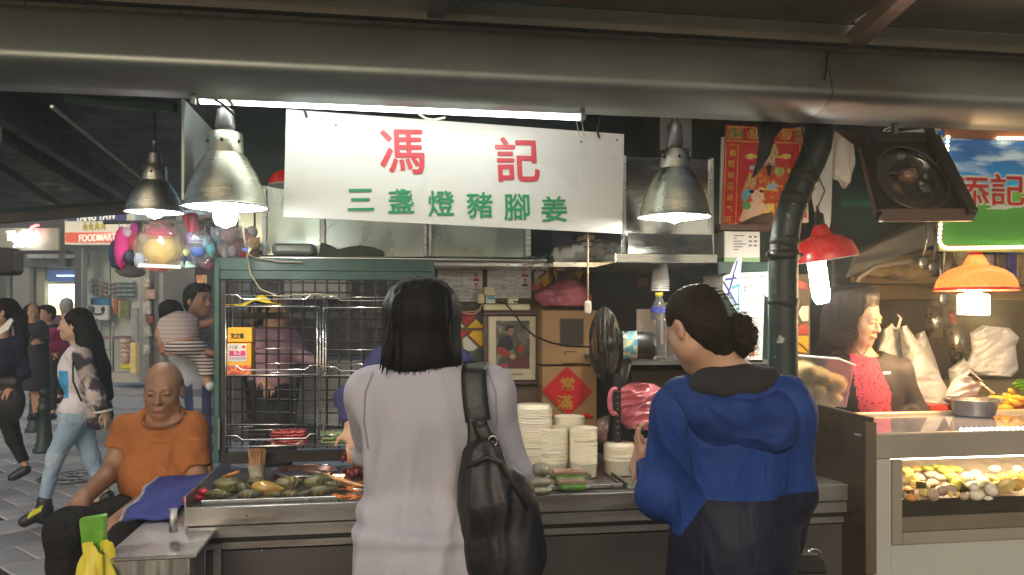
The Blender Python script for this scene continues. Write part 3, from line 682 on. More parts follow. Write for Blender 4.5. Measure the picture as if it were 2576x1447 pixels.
# on the racks
ybm = mat("yellow_film", (.85,.62,.02), .3, 0, .1, 8, .4, 20)
m = MB()
m.surf(lambda u, w_: P(567+140*u, 768 - (26*math.exp(-((u-.62)/.2)**2))*(1-abs(w_-.5)*1.1) - 3*math.sin(u*16+w_*5), 3.14+.12*w_), 30, 8, .001)
put("yellow_bag", m, ybm, label="crumpled yellow plastic bag lying on the top wire shelf", cat="bag")
ct_ = thing("drink_carton", "yellow and red carton box with pink characters standing on the wire shelf", "carton", P(602, 944, 3.16))
cy = mat("carton_yellow", (.85,.42,.02), .5, 0, .08)
put("upper_box", MB().pbox(572, 824, 634, 861, 3.165, .07), cy, ct_, bev=.002)
put("lower_box", MB().pbox(571, 863, 632, 944, 3.16, .08), cy, ct_, bev=.002)
put("label_panel", MB().pbox(573, 865, 620, 910, 3.158, .0015), mat("carton_white", (.75,.68,.6), .5), ct_)
put("red_panel", MB().pbox(572, 918, 632, 943, 3.158, .0015), mat("carton_red", (.6,.07,.03), .5, 0, .3, 30, c2=(.8,.3,.1), ns2=60), ct_)
pk = mat("pink_ink", (.7,.04,.2), .5)
ctext("lettering", "孫之果", (597, 889), 42, 13, 3.157, pk, ct_, .0005, .02); ctext("lettering", "十三香", (587, 874), 20, 9, 3.157, black, ct_, .0005)
ctext("lettering", "文之味", (597, 845), 34, 14, 3.164, black, ct_, .0005, .02); ctext("lettering", "零添加新包裝", (597, 902), 42, 7, 3.157, mat("purple_ink", (.25,.1,.4), .5), ct_, .0005)
put("seal", MB().prism([P(x, y, 3.157) for x, y in oval(613, 873, 4, 4, 12)], (0,.001,0)), redp, ct_)
def packet(name, label, cat, x0, y0, x1, y1, v, dep, m_, n=5, **k):
    t_ = thing(name, label, cat, P((x0+x1)/2, y1, v)); a, b = P(x0, y1, v), P(x1, y0, v)
    for i in range(n):
        z0 = a.z + (b.z-a.z)*i/n
        mb = MB().surf(lambda u, w_: (a.x+(b.x-a.x)*u, v+dep*w_+.004*math.sin(i*2.1+u*7), z0 + (b.z-a.z)/n*(.5+.45*math.sin(pi*w_)) + .002*math.sin(u*25+i)), 14, 4, (b.z-a.z)/n*.6)
        put("strip", mb, m_, t_)
    return t_
packet("dried_meat_pack", "pack of dark red dried meat strips on the lowest wire shelf", "food pack", 680, 1083, 770, 1121, 3.15, .09, mat("dried_meat", (.32,.03,.03), .3, 0, .5, 20, c2=(.55,.35,.3), ns2=45, c2lo=.58, c2hi=.64))
packet("green_pack", "pale green food packet on the lowest shelf beside the meat pack", "food pack", 806, 1086, 868, 1117, 3.15, .09, mat("green_pack", (.3,.34,.14), .35, 0, .4, 20, c2=(.05,.25,.08), ns2=30), 3)
mb = MB().surf(lambda u, w_: P(588+75*u, 1098-8*math.sin(pi*u), 3.15+.1*w_), 12, 3, .002)
put("dark_dish", mb, black, label="black shallow dish on the lowest shelf left of the meat pack", cat="dish")
# beige cord hanging from the lamp over the cage
cdm = mat("beige_cord", (.6,.55,.4), .5, 0, 0)
put("cord", MB().tube([P(610,560,3.0), P(616,610,3.05), P(622,638,3.2), P(640,648,3.26), P(700,658,3.28), P(760,660,3.28)], .0032, 7), cdm, label="beige cord running from the big lamp along the cage top", cat="cord")
put("cord", MB().tube([P(616,600,3.05), P(622,645,3.2), P(630,690,3.24), P(655,728,3.27), P(700,745,3.27), P(790,740,3.28), P(850,745,3.28)], .003, 7), cdm, label="beige cord dangling in front of the mesh above the yellow bag", cat="cord")
put("cord_tie", MB().obox(P(617,628,3.1), (.014,.014,.012)), mat("blue_tape", (.02,.08,.5), .5), label="small blue tape tie round the beige cords", cat="tie")
# things standing on top of the steel ledge
put("reflection_box", MB().pbox(682, 612, 792, 642, 3.66, .1), mat("box_smoke", (.2,.23,.2), .35, .4, .2), label="low smoky box shape standing in for a dark reflection above the steel ledge", cat="box", bev=.02, seg=3)  # dark reflection in the steel built as a solid smoky box
m = MB().prism([P(x, y, 3.68) for x, y in ((800,645),(968,645),(966,632),(940,622),(905,617),(880,620),(850,627),(826,615),(808,610))], (0,.07,0))
put("dark_bundle", m, mat("bundle_cloth", (.05,.07,.05), .7, 0, .3), label="dark green bundled cloth lying on the steel ledge", cat="bundle", bev=.004)
# ================================================================ tiled back wall
w2 = zmap(1200, 750, 600, 2481); V2 = 3.95
tw = thing("mosaic_wall", "back wall of broken red yellow white and navy tiles in dark joints", "wall", P(1240, 1000, V2)); tw["kind"] = "structure"
put("backing", MB().pbox(1096, 662, 1460, 1100, V2-.012, .012), mat("mosaic_joint", (.16,.12,.08), .7, 0, .2), tw)
tc_ = {'y': mat("tile_yellow", (.72,.42,.01), .25, 0, .1), 'r': mat("tile_red", (.45,.02,.02), .25, 0, .1), 'w': mat("tile_white", (.66,.64,.54), .25, 0, .06), 'n': mat("tile_navy", (.03,.02,.10), .25, 0, .1), 'g': mat("tile_green", (.03,.09,.05), .25, 0, .2)}
def tileset(L, f, v, parent):
    for c, pts in L:
        m = MB().prism([P(*f(a, b), v) for a, b in pts][::-1] if False else [P(*f(a, b), v) for a, b in pts], (0,.0075,0)); put("tile", m, tc_[c], parent, bev=.0012)
tileset([('y',[(355,108),(460,105),(430,160),(350,160)]),('n',[(490,115),(725,115),(715,155),(510,155)]),('y',[(740,115),(905,115),(880,165),(738,160)]),
 ('w',[(1520,130),(1655,135),(1650,185),(1515,295)]),('y',[(1680,190),(1700,330),(1635,380),(1562,290)]),('r',[(1475,300),(1550,300),(1632,395),(1480,432)]),('g',[(1480,445),(1640,410),(1560,490),(1490,520)]),
 ('g',[(700,570),(850,565),(840,640),(700,640)]),('w',[(590,690),(628,690),(628,800),(590,770)]),('r',[(640,695),(805,700),(795,750),(690,845),(640,805)]),('n',[(815,742),(880,665),(920,685),(920,785),(872,812)]),
 ('y',[(700,872),(805,765),(868,835),(920,815),(920,872)]),('w',[(600,785),(672,868),(605,868)]),('r',[(615,908),(735,908),(642,988),(615,975)]),('y',[(765,908),(920,908),(915,1095),(862,1095),(718,960)]),
 ('w',[(690,972),(825,1108),(778,1152),(655,1152),(640,1010)]),('g',[(835,1132),(920,1105),(910,1260),(765,1260),(745,1235)]),('n',[(660,1190),(730,1190),(730,1250),(645,1250)]),
 ('r',[(930,1000),(1000,1000),(1000,1100),(930,1060)]),('y',[(1720,150),(1800,150),(1790,300),(1725,260)]),('n',[(1750,180),(1880,190),(1860,300),(1770,290)]),('y',[(1960,160),(2120,170),(2060,280)]),('r',[(1700,350),(1800,330),(1790,470),(1700,430)])], w2, V2-.02, tw)
# framed certificates
pm = mat("paper_white", (.72,.74,.72), .6, 0, .04); ink = mat("print_ink", (.12,.12,.13), .6, 0, 0); skinp = mat("print_skin", (.6,.4,.3), .6, 0, 0)
def certificate(label, x0, y0, x1, y1, px_, shirt):
    t_ = thing("certificate", label, "paper", P((x0+x1)/2, y1, V2-.03)); put("sheet", MB().pbox(x0, y0, x1, y1, V2-.034, .003), pm, t_)
    v = V2-.0352; m = MB(); r = random.Random(int(x0))
    y = y0+7
    while y < y1-4:
        x = x0+12
        while x < x1-(34 if y < y0+55 else 10):
            l_ = r.uniform(4, 22)
            if r.random() < .62: m.pbox(x, y, min(x+l_, x1-8), y+1.0, v, .0008)
            x += l_ + r.uniform(2, 9)
        y += r.choice((3.4, 3.4, 5.5))
    put("print_lines", m, ink, t_, kind="stuff")
    for i, py in enumerate((y0+19, y0+43)):
        cx = x1-px_
        sticker("portrait", rectp(cx-9, py-10, cx+9, py+10), v, mat("photo_bg", (.75,.7,.66), .5), t_, .0006)
        m = MB(); m.prism([P(a, b, v-.0012) for a, b in oval(cx, py-3, 3.6, 5)], (0,.0008,0)); put("face_print", m, skinp, t_)
        m = MB(); m.prism([P(a, b, v-.0016) for a, b in oval(cx, py-5, 4.2, 4.4, 12, pi, 2*pi)], (0,.0004,0)); put("hair_print", m, ink, t_)
        m = MB(); m.prism([P(a, b, v-.0012) for a, b in ((cx-9,py+9.5),(cx+9,py+9.5),(cx+6,py+4),(cx,py+2.5),(cx-6,py+4))], (0,.0008,0)); put("shirt_print", m, shirt[i], t_)
certificate("white printed certificate with two portrait photos, left one on the tiled wall", 1101, 679, 1214, 759, 16, (mat("print_red", (.45,.03,.05), .6), mat("print_lilac", (.5,.4,.45), .6)))
certificate("white printed certificate with two portrait photos, right one on the tiled wall", 1226, 668, 1336, 750, 15, (mat("print_red", (0,0,0)), ink))
# sockets and trunking
put("trunking", MB().pbox(1217, 765, 1334, 781, 3.86, .06), cream, label="cream plastic trunking along the top of the picture frame", cat="trunking", bev=.004)
so = thing("socket_box", "cream electric socket box with a blue label beside the certificates", "socket", P(1233, 765, 3.86))
put("upper_case", MB().pbox(1219, 722, 1246, 744, 3.84, .07), cream, so, bev=.004); put("lower_case", MB().pbox(1222, 745, 1246, 764, 3.845, .07), mat("socket_white", (.6,.65,.6), .4), so, bev=.003)
put("blue_label", MB().pbox(1228, 746, 1245, 753, 3.842, .001), mat("label_teal", (.02,.35,.4), .4), so)
put("plug_box", MB().pbox(1202, 738, 1220, 764, 3.85, .05), cream, label="cream angled plug box left of the socket box", cat="plug", bev=.008, seg=2)
pl = thing("plug_socket", "small cream socket with a black opening on the trunking", "socket", P(1291, 765, 3.84))
put("case", MB().pbox(1278, 751, 1305, 765, 3.84, .06), cream, pl, bev=.004); put("opening", MB().pbox(1292, 756, 1298, 761, 3.838, .001), black, pl)
blk = rubber
put("cable", MB().tube([P(1250,760,3.83), P(1272,764,3.82), P(1290,785,3.8), P(1315,820,3.8), P(1345,846,3.75), P(1385,862,3.6), P(1430,871,3.4), P(1490,873,3.2)], .0045, 7), blk, label="black cable drooping across the framed photograph to the fan", cat="cable")
put("cable", MB().tube([P(1384,672,3.85), P(1394,700,3.82), P(1390,725,3.8), P(1370,745,3.8), P(1340,755,3.82), P(1300,760,3.83)], .005, 7), blk, label="black cable looping down beside the pink bag", cat="cable")
put("wire_bundle", MB().tube([P(1150,783,3.9), P(1175,790,3.88), P(1195,789,3.88), P(1208,780,3.88), P(1212,765,3.87)], .004, 6).tube([P(1150,780,3.9), P(1172,785,3.88), P(1195,783,3.88), P(1207,776,3.88), P(1212,765,3.86)], .003, 6), mat("pink_wire", (.6,.35,.3), .5), label="pinkish wires sagging under the left certificate", cat="wires")
# framed photograph
fr = thing("framed_photo", "brown framed colour photograph of a cook at work with a wide cream mount", "picture", P(1288, 958, V2-.04))
fm = mat("frame_wood", (.11,.07,.05), .4, 0, .3, 6); v = V2-.045
for r_ in (rectp(1216,782,1362,793), rectp(1216,958,1362,968), rectp(1216,794,1228,957), rectp(1348,794,1362,957)):
    put("frame", MB().prism([P(x, y, v-.01) for x, y in r_], (0,.03,0)), fm, fr, bev=.002)
put("mount", MB().pbox(1229, 794, 1347, 957, v, .004), mat("mount_cream", (.72,.66,.5), .6, 0, .05), fr)
put("inner_line", MB().pbox(1229, 794, 1347, 796, v-.001, .001), dark, fr)
fz = w2
pv = v-.003
put("photo", MB().prism([P(*p_, pv) for p_ in rectp(*fz(1048,785), *fz(1455,1365))], (0,.002,0)), mat("photo_scene", (.10,.10,.08), .35, 0, .5, 12, c2=(.25,.24,.18), ns2=25, c2lo=.52), fr)
def ph(name, pts, col, o): put(name, MB().prism([P(*fz(a, b), pv-.0006*o) for a, b in pts], (0,.0004,0)), mat("ph_%s" % name, col, .4, 0, .3, 40), fr)
ph("jacket_print", [(1060,1100),(1070,1040),(1120,980),(1200,960),(1250,1010),(1260,1120),(1210,1150),(1120,1130)], (.02,.02,.035), 1)
ph("face_print_photo", [(a, b) for a, b in oval(1225,905,38,58)], (.42,.24,.15), 2); ph("hair_print_photo", [(1165,900),(1170,850),(1215,835),(1265,850),(1262,875),(1200,880),(1185,930)], (.015,.012,.01), 3)
ph("sleeve_print", [(1060,1100),(1140,1110),(1240,1190),(1220,1230),(1120,1220),(1060,1170)], (.32,.05,.03), 2); ph("hand_print", oval(1250,1220,35,34), (.5,.3,.2), 3)
ph("red_pot_print", rectp(1310,1090,1385,1170), (.42,.03,.02), 1); ph("table_print", [(1200,1240),(1440,1200),(1450,1360),(1180,1360)], (.16,.05,.04), 2); ph("pink_bowl_print", oval(1120,1350,90,40,18,pi,2*pi), (.45,.05,.06), 3)
ph("steam_print", rectp(1340,930,1420,1080), (.2,.19,.15), 1)
ctext("caption", "滋味人生 三盞燈豬腳姜", (1288, 942), 56, 6, v-.001, mat("caption_ink", (.2,.15,.1), .6), fr, .0004)
# cardboard / wooden cupboards
card = mat("tan_board", (.42,.25,.11), .55, 0, .12, 2, .1, 30)
bx = thing("wooden_cupboard", "tan two-part cupboard with a small dark window behind the fan", "cupboard", P(1432, 1060, 3.8))
put("upper_body", MB().pbox(1363, 781, 1502, 918, 3.8, .12), card, bx, bev=.004); put("lower_body", MB().pbox(1364, 921, 1502, 1200, 3.8, .12), card, bx, bev=.004)
put("window", MB().pbox(1412, 804, 1466, 868, 3.797, .002), mat("window_dark", (.05,.045,.035), .2), bx); 
for r_ in (rectp(1409,801,1469,804), rectp(1409,868,1469,871), rectp(1409,804,1412,868), rectp(1466,804,1469,868)): put("window_frame", MB().prism([P(x,y,3.793) for x,y in r_], (0,.006,0)), fm, bx)
put("vent", MB().pbox(1421, 884, 1448, 886, 3.797, .002).pbox(1421, 884, 1423, 895, 3.797, .002), dark, bx); put("handle_slot", MB().pbox(1416, 913, 1466, 915, 3.795, .004), dark, bx)
rd = thing("red_diamond_sign", "red diamond paper with gold characters on the lower cupboard", "sign", P(1425, 1045, 3.78))
put("paper", MB().prism([P(x, y, 3.785) for x, y in ((1363,984),(1430,1046),(1490,985),(1427,922))], (0,.002,0)), mat("red_paper", (.62,.015,.02), .4, 0, .15, 8), rd)
gd = mat("gold_print", (.65,.42,.08), .35, .5, .1)
ctext("gold_character", "常", (1428, 966), 34, 34, 3.783, gd, rd, .0008, .02); ctext("gold_character", "滿", (1421, 1012), 38, 36, 3.783, gd, rd, .0008, .02)
put("red_ribbon", MB().surf(lambda u, w_: P(1365+125*u, 1048-8*math.sin(u*9)+9*w_, 3.76), 24, 2, .002), redp, label="crumpled red ribbon lying at the foot of the cupboard", cat="ribbon")
# pink bag on the cupboard
pink = mat("pink_film", (.62,.16,.2), .3, 0, .2, 6, .5, 20, tr=.15, sub=.1)
pinkd = mat("pink_film_dark", (.42,.12,.15), .3, 0, .3, 6, .5, 20)
crumple("pink_bag", P(1424, 748, 3.8), (.12,.08,.085), pinkd, label="crumpled dull pink plastic bag heaped on top of the cupboard", cat="bag", sq=.5, amp=.35)
# clear film roll on the hood shelf
film = mat("clear_film", (.93,.94,.93), .12, 0, 0, 9, .9, 35, tr=.9, al=.6)
fl = thing("film_roll", "large white roll wrapped in crinkled clear plastic on the hood shelf", "roll", P(1440, 665, 3.6))
A_, B_ = P(1400, 650, 3.62), P(1540, 625, 3.5)
put("roll_core", MB().tube([A_, B_], .05, 20), mat("roll_white", (.72,.70,.62), .5), fl, bev=.003)
def wrap(u, w_):
    c = A_.lerp(B_, u*1.25-.12); a = w_*2*pi; e = .057 + .006*math.sin(9*u+3*a)+.004*math.sin(31*u-5*a); e *= .45+.55*min(1, min(u, 1-u)*7+.15); return c + Vector((0, math.cos(a), math.sin(a)))*e
put("plastic_wrap", MB().surf(wrap, 44, 36), film, fl)
put("film_end", MB().surf(lambda u, w_: P(1318+60*u+4*math.sin(w_*9), 652+34*w_-12*u+3*math.sin(u*11), 3.6+.02*math.sin(w_*7+u*5)), 16, 14), film, fl)
put("cardboard_box", MB().pbox(1470, 592, 1548, 640, 3.72, .15), mat("box_tan", (.5,.36,.24), .7, 0, .08), label="plain tan box behind the film roll on the hood shelf", cat="box", bev=.003)
put("small_poster", MB().pbox(1390, 590, 1440, 636, 3.9, .01), mat("poster_navy", (.04,.04,.10), .5, 0, .4, 14), label="small navy poster on the wall above the film roll", cat="poster")
# pull cord
pc = thing("pull_cord", "cord hanging from the sign with a white pull switch at its end", "cord", P(1478, 790, 3.0))
put("string", MB().tube([P(1479, 585, 3.0), P(1479, 757, 3.0)], .0035, 6), mat("orange_cord", (.6,.42,.28), .5), pc)
put("switch", MB().obox(P(1479, 773, 3.0), (.027,.018,.05)), mat("switch_cream", (.75,.6,.45), .35), pc, bev=.010, seg=3)
put("emblem", MB().tube([P(1482+5*math.cos(a), 775+13*math.sin(a), 2.987) for a in [2*pi*k/16 for k in range(16)]], .0016, 5, closed=True), white, pc)
# desk fan seen from the side
fan = thing("desk_fan", "black round desk fan seen side-on with a blue label on its motor", "fan", P(1545, 1110, 3.05))
fc = P(1521, 865, 3.05); R_ = .142; ax = Vector((1, -.28, 0)).normalized(); Rf = Vector((0,0,1)).rotation_difference(ax).to_matrix()
fgm = mat("fan_grille", (.05,.042,.03), .3, .3, .1)
def gprof(a): return R_*math.sin(a), .062*math.cos(a)
for ring_, sgn in (("front_grille", -1), ("rear_grille", 1)):
    m = MB()
    for k in range(84):
        th = 2*pi*k/84; m.tube([fc + Rf @ Vector((gprof(a)[0]*math.cos(th+.25*(1.57-a)), gprof(a)[0]*math.sin(th+.25*(1.57-a)), sgn*gprof(a)[1])) for a in (.35,.65,.95,1.25,1.5)], .0013, 4, cap=False)
    for a in (.35,.9,1.3): m.tube([fc + Rf @ Vector((gprof(a)[0]*math.cos(t), gprof(a)[0]*math.sin(t), sgn*gprof(a)[1])) for t in [2*pi*k/40 for k in range(40)]], .0016, 4, closed=True)
    m.disc(fc + Rf @ Vector((0,0,sgn*.058)), .05, 24, Rf)
    put(ring_, m, fgm, fan, kind="stuff")
m = MB(); m.tube([fc + Rf @ Vector((R_*math.cos(t), R_*math.sin(t), 0)) for t in [2*pi*k/48 for k in range(48)]], .006, 8, closed=True); put("rim", m, black, fan)
m = MB()
for k in range(3):
    th0 = 2*pi*k/3
    m.surf(lambda u, w_: fc + Rf @ Vector(((.03+.095*u)*math.cos(th0+w_*1.5), (.03+.095*u)*math.sin(th0+w_*1.5), -.02+.04*w_)), 6, 8, .002)
put("blade", m, mat("fan_blade", (.14,.11,.07), .25, 0, .1), fan)
put("hub", MB().tube([fc-ax*.03, fc+ax*.05], .03, 20), black, fan)
mo0, mo1 = P(1566, 869, 3.03), P(1650, 869, 3.0)
put("motor", MB().tube([fc+ax*.058, fc+ax*.07, mo0+(mo1-mo0)*.35, mo1-(mo1-mo0)*.1, mo1], [.045,.052,.055,.052,.035], 24), black, fan)
put("motor_label", MB().tube([mo0+(mo1-mo0)*.0, mo0+(mo1-mo0)*.42], .0562, 24, cap=False), mat("label_sky", (.08,.35,.5), .4, 0, .5, 30, c2=(.7,.6,.3), ns2=50), fan)
put("neck", MB().tube([P(1575,890,3.03), P(1560,960,3.04), P(1545,1110,3.05)], [.03,.028,.03], 14), black, fan)
put("slotted_post", MB().pbox(1546, 940, 1562, 1112, 2.98, .02), black, label="black slotted metal post rising behind the tub stack", cat="post")
m = MB()
for k in range(8): m.ell(P(1554, 985+k*15, 2.979), .0028, 8, 5)
put("slot_hole", m, mat("slot_pale", (.4,.4,.38), .5), bpy.data.objects["slotted_post"], kind="stuff")
# cups and bottles
cs = thing("cup_stack", "stack of inverted white paper cups on the water bottles", "cups", P(1661, 735, 3.3))
for k in range(5):
    z0 = P(1661, 732-k*6, 3.3).z; m = MB(); m.lathe([(.040,0),(.041,.004),(.038,.004),(.028,.085 if k == 4 else .02),(0,.085 if k == 4 else .02)], Vector((P(1661,0,3.3).x, 3.3, z0)), 24); put("cup", m, mat("cup_white", (.72,.70,.66), .5), cs)
bt = mat("clear_bottle", (.9,.88,.9), .08, 0, 0, tr=.9, rv=0)
for i, (x, y1, h, lab) in enumerate(((1658, 905, 170, "clear plastic water bottle with a blue label under the cup stack"), (1684, 908, 150, "clear plastic water bottle half hidden behind the woman's bun, right one"))):
    t_ = thing("water_bottle", lab, "bottle", P(x, y1, 3.28+.05*i), "water bottles on the side shelf"); c = P(x, y1, 3.28+.05*i); H = h/F*3.4
    pr = [(0,0),(.03,0),(.034,.006)]
    n = 9
    for k in range(n): pr += [(.036, H*(.05+.6*k/n)), (.032, H*(.05+.6*(k+.5)/n))]
    pr += [(.036,H*.68),(.034,H*.78),(.018,H*.9),(.014,H*.93),(.014,H*.99),(0,H)]
    m = MB(); m.lathe(pr, c, 24); put("body", m, bt, t_)
    m = MB(); m.lathe([(.0368,H*.7),(.0368,H*.86 if 0 else H*.78)], c, 24); put("label", m, mat("blue_label", (.04,.06,.35), .4), t_)
    m = MB(); m.lathe([(.0,H*1.0),(.017,H*1.0),(.017,H*.94),(.0,H*.94)], c, 16); put("cap", m, mat("cap_yellow", (.7,.6,.05), .4), t_)
put("paper_sheet", MB().pbox(1602, 778, 1638, 865, 3.6, .004), mat("sheet_cream", (.6,.5,.42), .6), label="cream sheet hanging behind the fan motor", cat="paper")
put("side_shelf", MB().box(P(1560,908,3.2).x, P(1950,908,3.2).x, 3.2, 3.9, P(1650,918,3.2).z, P(1650,908,3.2).z), steeld, label="thin steel shelf carrying the bottles and fan base", cat="shelf")
put("low_board", MB().pbox(1590, 930, 1950, 1060, 3.7, .02), brown, label="brown board under the bottle shelf behind the pink bag", cat="board")
put("twisted_loop", MB().tube([P(1545+12*math.cos(a), 1010+32*math.sin(a), 2.97) for a in [pi*.35+pi*1.3*k/12 for k in range(13)]], .009, 8), pink, label="twisted pink bag handle looped round the black post", cat="bag handle")
crumple("clear_bag", P(1528, 1085, 3.1), (.06,.05,.06), mat("brown_film", (.35,.22,.17), .25, 0, .4, 12, .5, 30, tr=.3), label="clear bag of brownish goods behind the tub stacks", cat="bag", amp=.3)
# ================================================================ left bench with towel
bz = .872
bench = thing("steel_bench", "low steel side table with a bright rolled edge and a blue towel on it", "table", P(380, 1447, 2.5))
bx0, bx1 = P(256, 1355, 2.45).x, P(476, 1355, 2.45).x
put("table_top", MB().box(bx0, bx1+.02, 2.45, 3.35, bz-.012, bz), mat("bench_steel", (.5,.5,.49), .3, .9, .15, 3, .2, 50), bench, bev=.003)
put("apron", MB().box(bx0+.004, bx1, 2.455, 2.475, bz-.06, bz-.013), steelh, bench)
for x, y in ((bx0+.06, 2.47), (bx1-.05, 2.49), (bx0+.06, 3.3)): put("leg", MB().box(x-.022, x+.022, y, y+.04, 0, bz-.062 if y > 3 else bz-.061), steeld, bench)
put("side_board", MB().box(bx0+.09, bx1-.06, 2.60, 2.61, .2, bz-.07), mat("bench_board", (.14,.15,.13), .6, 0, .3), bench)
tw_ = mat("blue_towel", (.035,.045,.22), .95, 0, .25, 30, 1.0, 300)
tq = [Z(405,1200,bz+.006), Z(560,1197,bz+.006), Z(432,1308,bz+.006), Z(303,1312,bz+.006)]
def tow(u, w_):
    a = tq[0].lerp(tq[1], u); b = tq[3].lerp(tq[2], u); p = a.lerp(b, w_)
    return p + Vector((.008*math.sin(w_*14), 0, .004*math.sin(u*9+w_*5)+.003*math.sin(w_*17)+.004))
towel = put("towel", MB().surf(tow, 30, 24, .006), tw_, label="dark blue towel spread over the steel side table", cat="towel")
put("hem", MB().surf(lambda u, w_: tow(.0+.05*u, w_) + Vector((-.012,0,.0035)), 3, 24, .005), mat("towel_hem", (.35,.36,.42), .95, 0, .3, 30, 1.0, 200), towel)
put("corner_post", MB().tube([P(436,1338,2.62), P(436,1280,2.62)], .0125, 16), steel, label="short steel tube post at the counter's left corner", cat="post")
# shopping bag with a green packet
yf = mat("yellow_bag_film", (.72,.62,.06), .35, 0, .15, 5, .6, 15, tr=.1)
sb = thing("shopping_bag", "yellow plastic shopping bag hanging beside the seated man's knee", "bag", P(235, 1600, 2.35))
def bagf(u, w_):
    a = u*2*pi; z = w_; r = .05*(.45+.75*z)+.008*math.sin(a*4+z*6)+.006*math.sin(a*9-z*9); c = P(238+8*(1-z), 1378+215*z, 2.45)
    return c + Vector((r*1.25*math.cos(a), r*.6*math.sin(a), .02*math.sin(a*2)*(1-z)))
put("bag_film", MB().surf(bagf, 40, 24), yf, sb)
put("green_packet", MB().prism([P(x, y, 2.46) for x, y in ((207,1400),(262,1395),(263,1296),(197,1307))], (0,.03,0)), mat("packet_green", (.12,.34,.03), .4, 0, .3, 12, c2=(.6,.65,.4), ns2=9, c2lo=.52, c2hi=.7), label="green and white paper packet sticking out of the yellow bag", cat="packet", bev=.004)
# ================================================================ food on the left tray
w3 = zmap(500, 1200, 700, 2088); TZ = zt-.02
tray1 = put("food_tray", MB().box(P(510,1270,2.80).x, P(848,1270,2.80).x, 2.80, 3.12, TZ+.0, TZ+.016).box(P(505,1268,2.79).x, P(852,1268,2.79).x, 2.79, 2.80, TZ+.012, TZ+.026), steelh, label="shallow steel tray under the leaf wrapped dumplings", cat="tray", bev=.002)
leafm = mat("bamboo_leaf", (.115,.11,.04), .42, 0, .5, 26, .8, 45, c2=(.035,.035,.018), ns2=34, c2lo=.45, c2hi=.6, st=(.15,1,1))
leafb = mat("steamed_leaf", (.42,.26,.05), .22, 0, .35, 14, .4, 40, c2=(.22,.13,.03), ns2=22)
twine = mat("twine", (.24,.17,.08), .7)
zl = [(530,660,135,60,.25,0),(420,738,120,34,.05,0),(690,742,105,36,-.1,0),(762,632,85,38,.1,0),(850,690,130,58,.12,1),(1040,642,122,56,0,0),(1062,738,88,30,.1,0),(1292,622,122,50,.0,0),(1312,712,140,40,-.15,0),(930,745,60,22,.2,0),(640,690,60,34,.6,0),(1170,735,60,26,-.4,0),(1440,660,80,34,.3,0)]
zn = ["large one at the left end of the pile","small one at the front left corner of the tray","one in the front row below the large left one","one at the back beside the chopstick cup","golden brown unwrapped looking one in the middle","rounded one tied twice, behind the brown one's right side","flat one at the front right of the brown one","long one at the back right under the wooden tongs","long pointed one at the front right end","small sliver at the front middle","tilted one wedged between the left and middle ones","tilted one between the two right ones","one at the far right back end"]
for i, (zx, zy, rx, ry, rot, br) in enumerate(zl):
    px, py = w3(zx, zy); t = 2.75 + (738-zy)*.0012; c = D(px, py, t); k = .2879/F*t
    a, h = rx*k, ry*k; Rz = rotmat(0, rot, random.uniform(-.4,.4))
    th = thing("leaf_dumpling", "leaf wrapped rice dumpling, " + zn[i] if len(zn[i].split()) < 12 else zn[i], "dumpling", c, "leaf wrapped dumplings on the tray")
    m = MB().ell((0,0,0), (1,1,1), 22, 14); A = np.array(m.v)
    A = np.sign(A)*np.abs(A)**np.array((1.15, .85, .8)); A[:,1:] *= (1-.42*np.abs(A[:,0:1])**2.2); A[:,2] *= 1-.25*A[:,0]; A[:,2] += .10*np.sin(A[:,0]*3+i); A[:,1:] *= (1+.05*np.sin(np.arctan2(A[:,2],A[:,1])*5+A[:,0]*2))[:,None]; A *= 1+.16*(1-2*np.abs(vnoise(A*np.array((.7,3,3))+i, 2.2)))[:,None]
    A = A*np.array((a, h*1.05, h)); m.v = [tuple(c + Rz @ Vector(x)) for x in A]
    put("leaf", m, leafb if br else leafm, th)
    if not br and rx > 70:
        for q in (-.3, .1, .4)[: 2 + i % 2]:
            s_ = math.sqrt(max(.1, 1-q*q))*1.06
            put("string", MB().tube([c + Rz @ Vector((a*(q+.12*math.sin(t_)), h*1.05*s_*math.cos(t_), h*s_*math.sin(t_)*(1-.35*q))) for t_ in [2*pi*j/16 for j in range(16)]], .0024, 5, closed=True), twine, th)
# red packets by the towel
for i, (zx, zy, r) in enumerate(((250,770,60),(285,720,40),(140,790,32))):
    px, py = w3(zx, zy); crumple("red_packet", D(px, py, 2.76), (r*.0003+.004,.014,.011+r*.00004), mat("crimson_film", (.55,.015,.05), .35, 0, .3, 20), label=["crimson crumpled packet in front of the dumplings' left end","small crimson packet touching the leftmost dumpling","crimson packet by the tray's upright steel corner"][i], cat="packet", seg=18, ring=10)
# chopstick cup
cc = D(646, 1203, 3.12); cup = thing("chopstick_cup", "white paper cup packed with wooden skewers behind the dumplings", "cup", cc)
k = 1/F*3.12
m = MB(); m.lathe([(.026*1.0,0),(.031*1.12,.055),(.033*1.12,.056),(.030,.052),(.025,.004),(0,.004)], cc, 28); put("cup_wall", m, mat("cup_printed", (.7,.64,.52), .5, 0, .2, 30), cup)
sk = mat("skewer_wood", (.58,.33,.15), .6, 0, .25, 30); tops = []
for i in range(70):
    a = i*2.4; r = .030*math.sqrt(i/70)*1.05; top = cc + Vector((r*math.cos(a)*1.12, r*math.sin(a), .112+random.uniform(-.004,.004)))
    put("skewer", MB().tube([cc + Vector((r*.75*math.cos(a), r*.75*math.sin(a), .006)), top], .0018, 5), sk, cup)
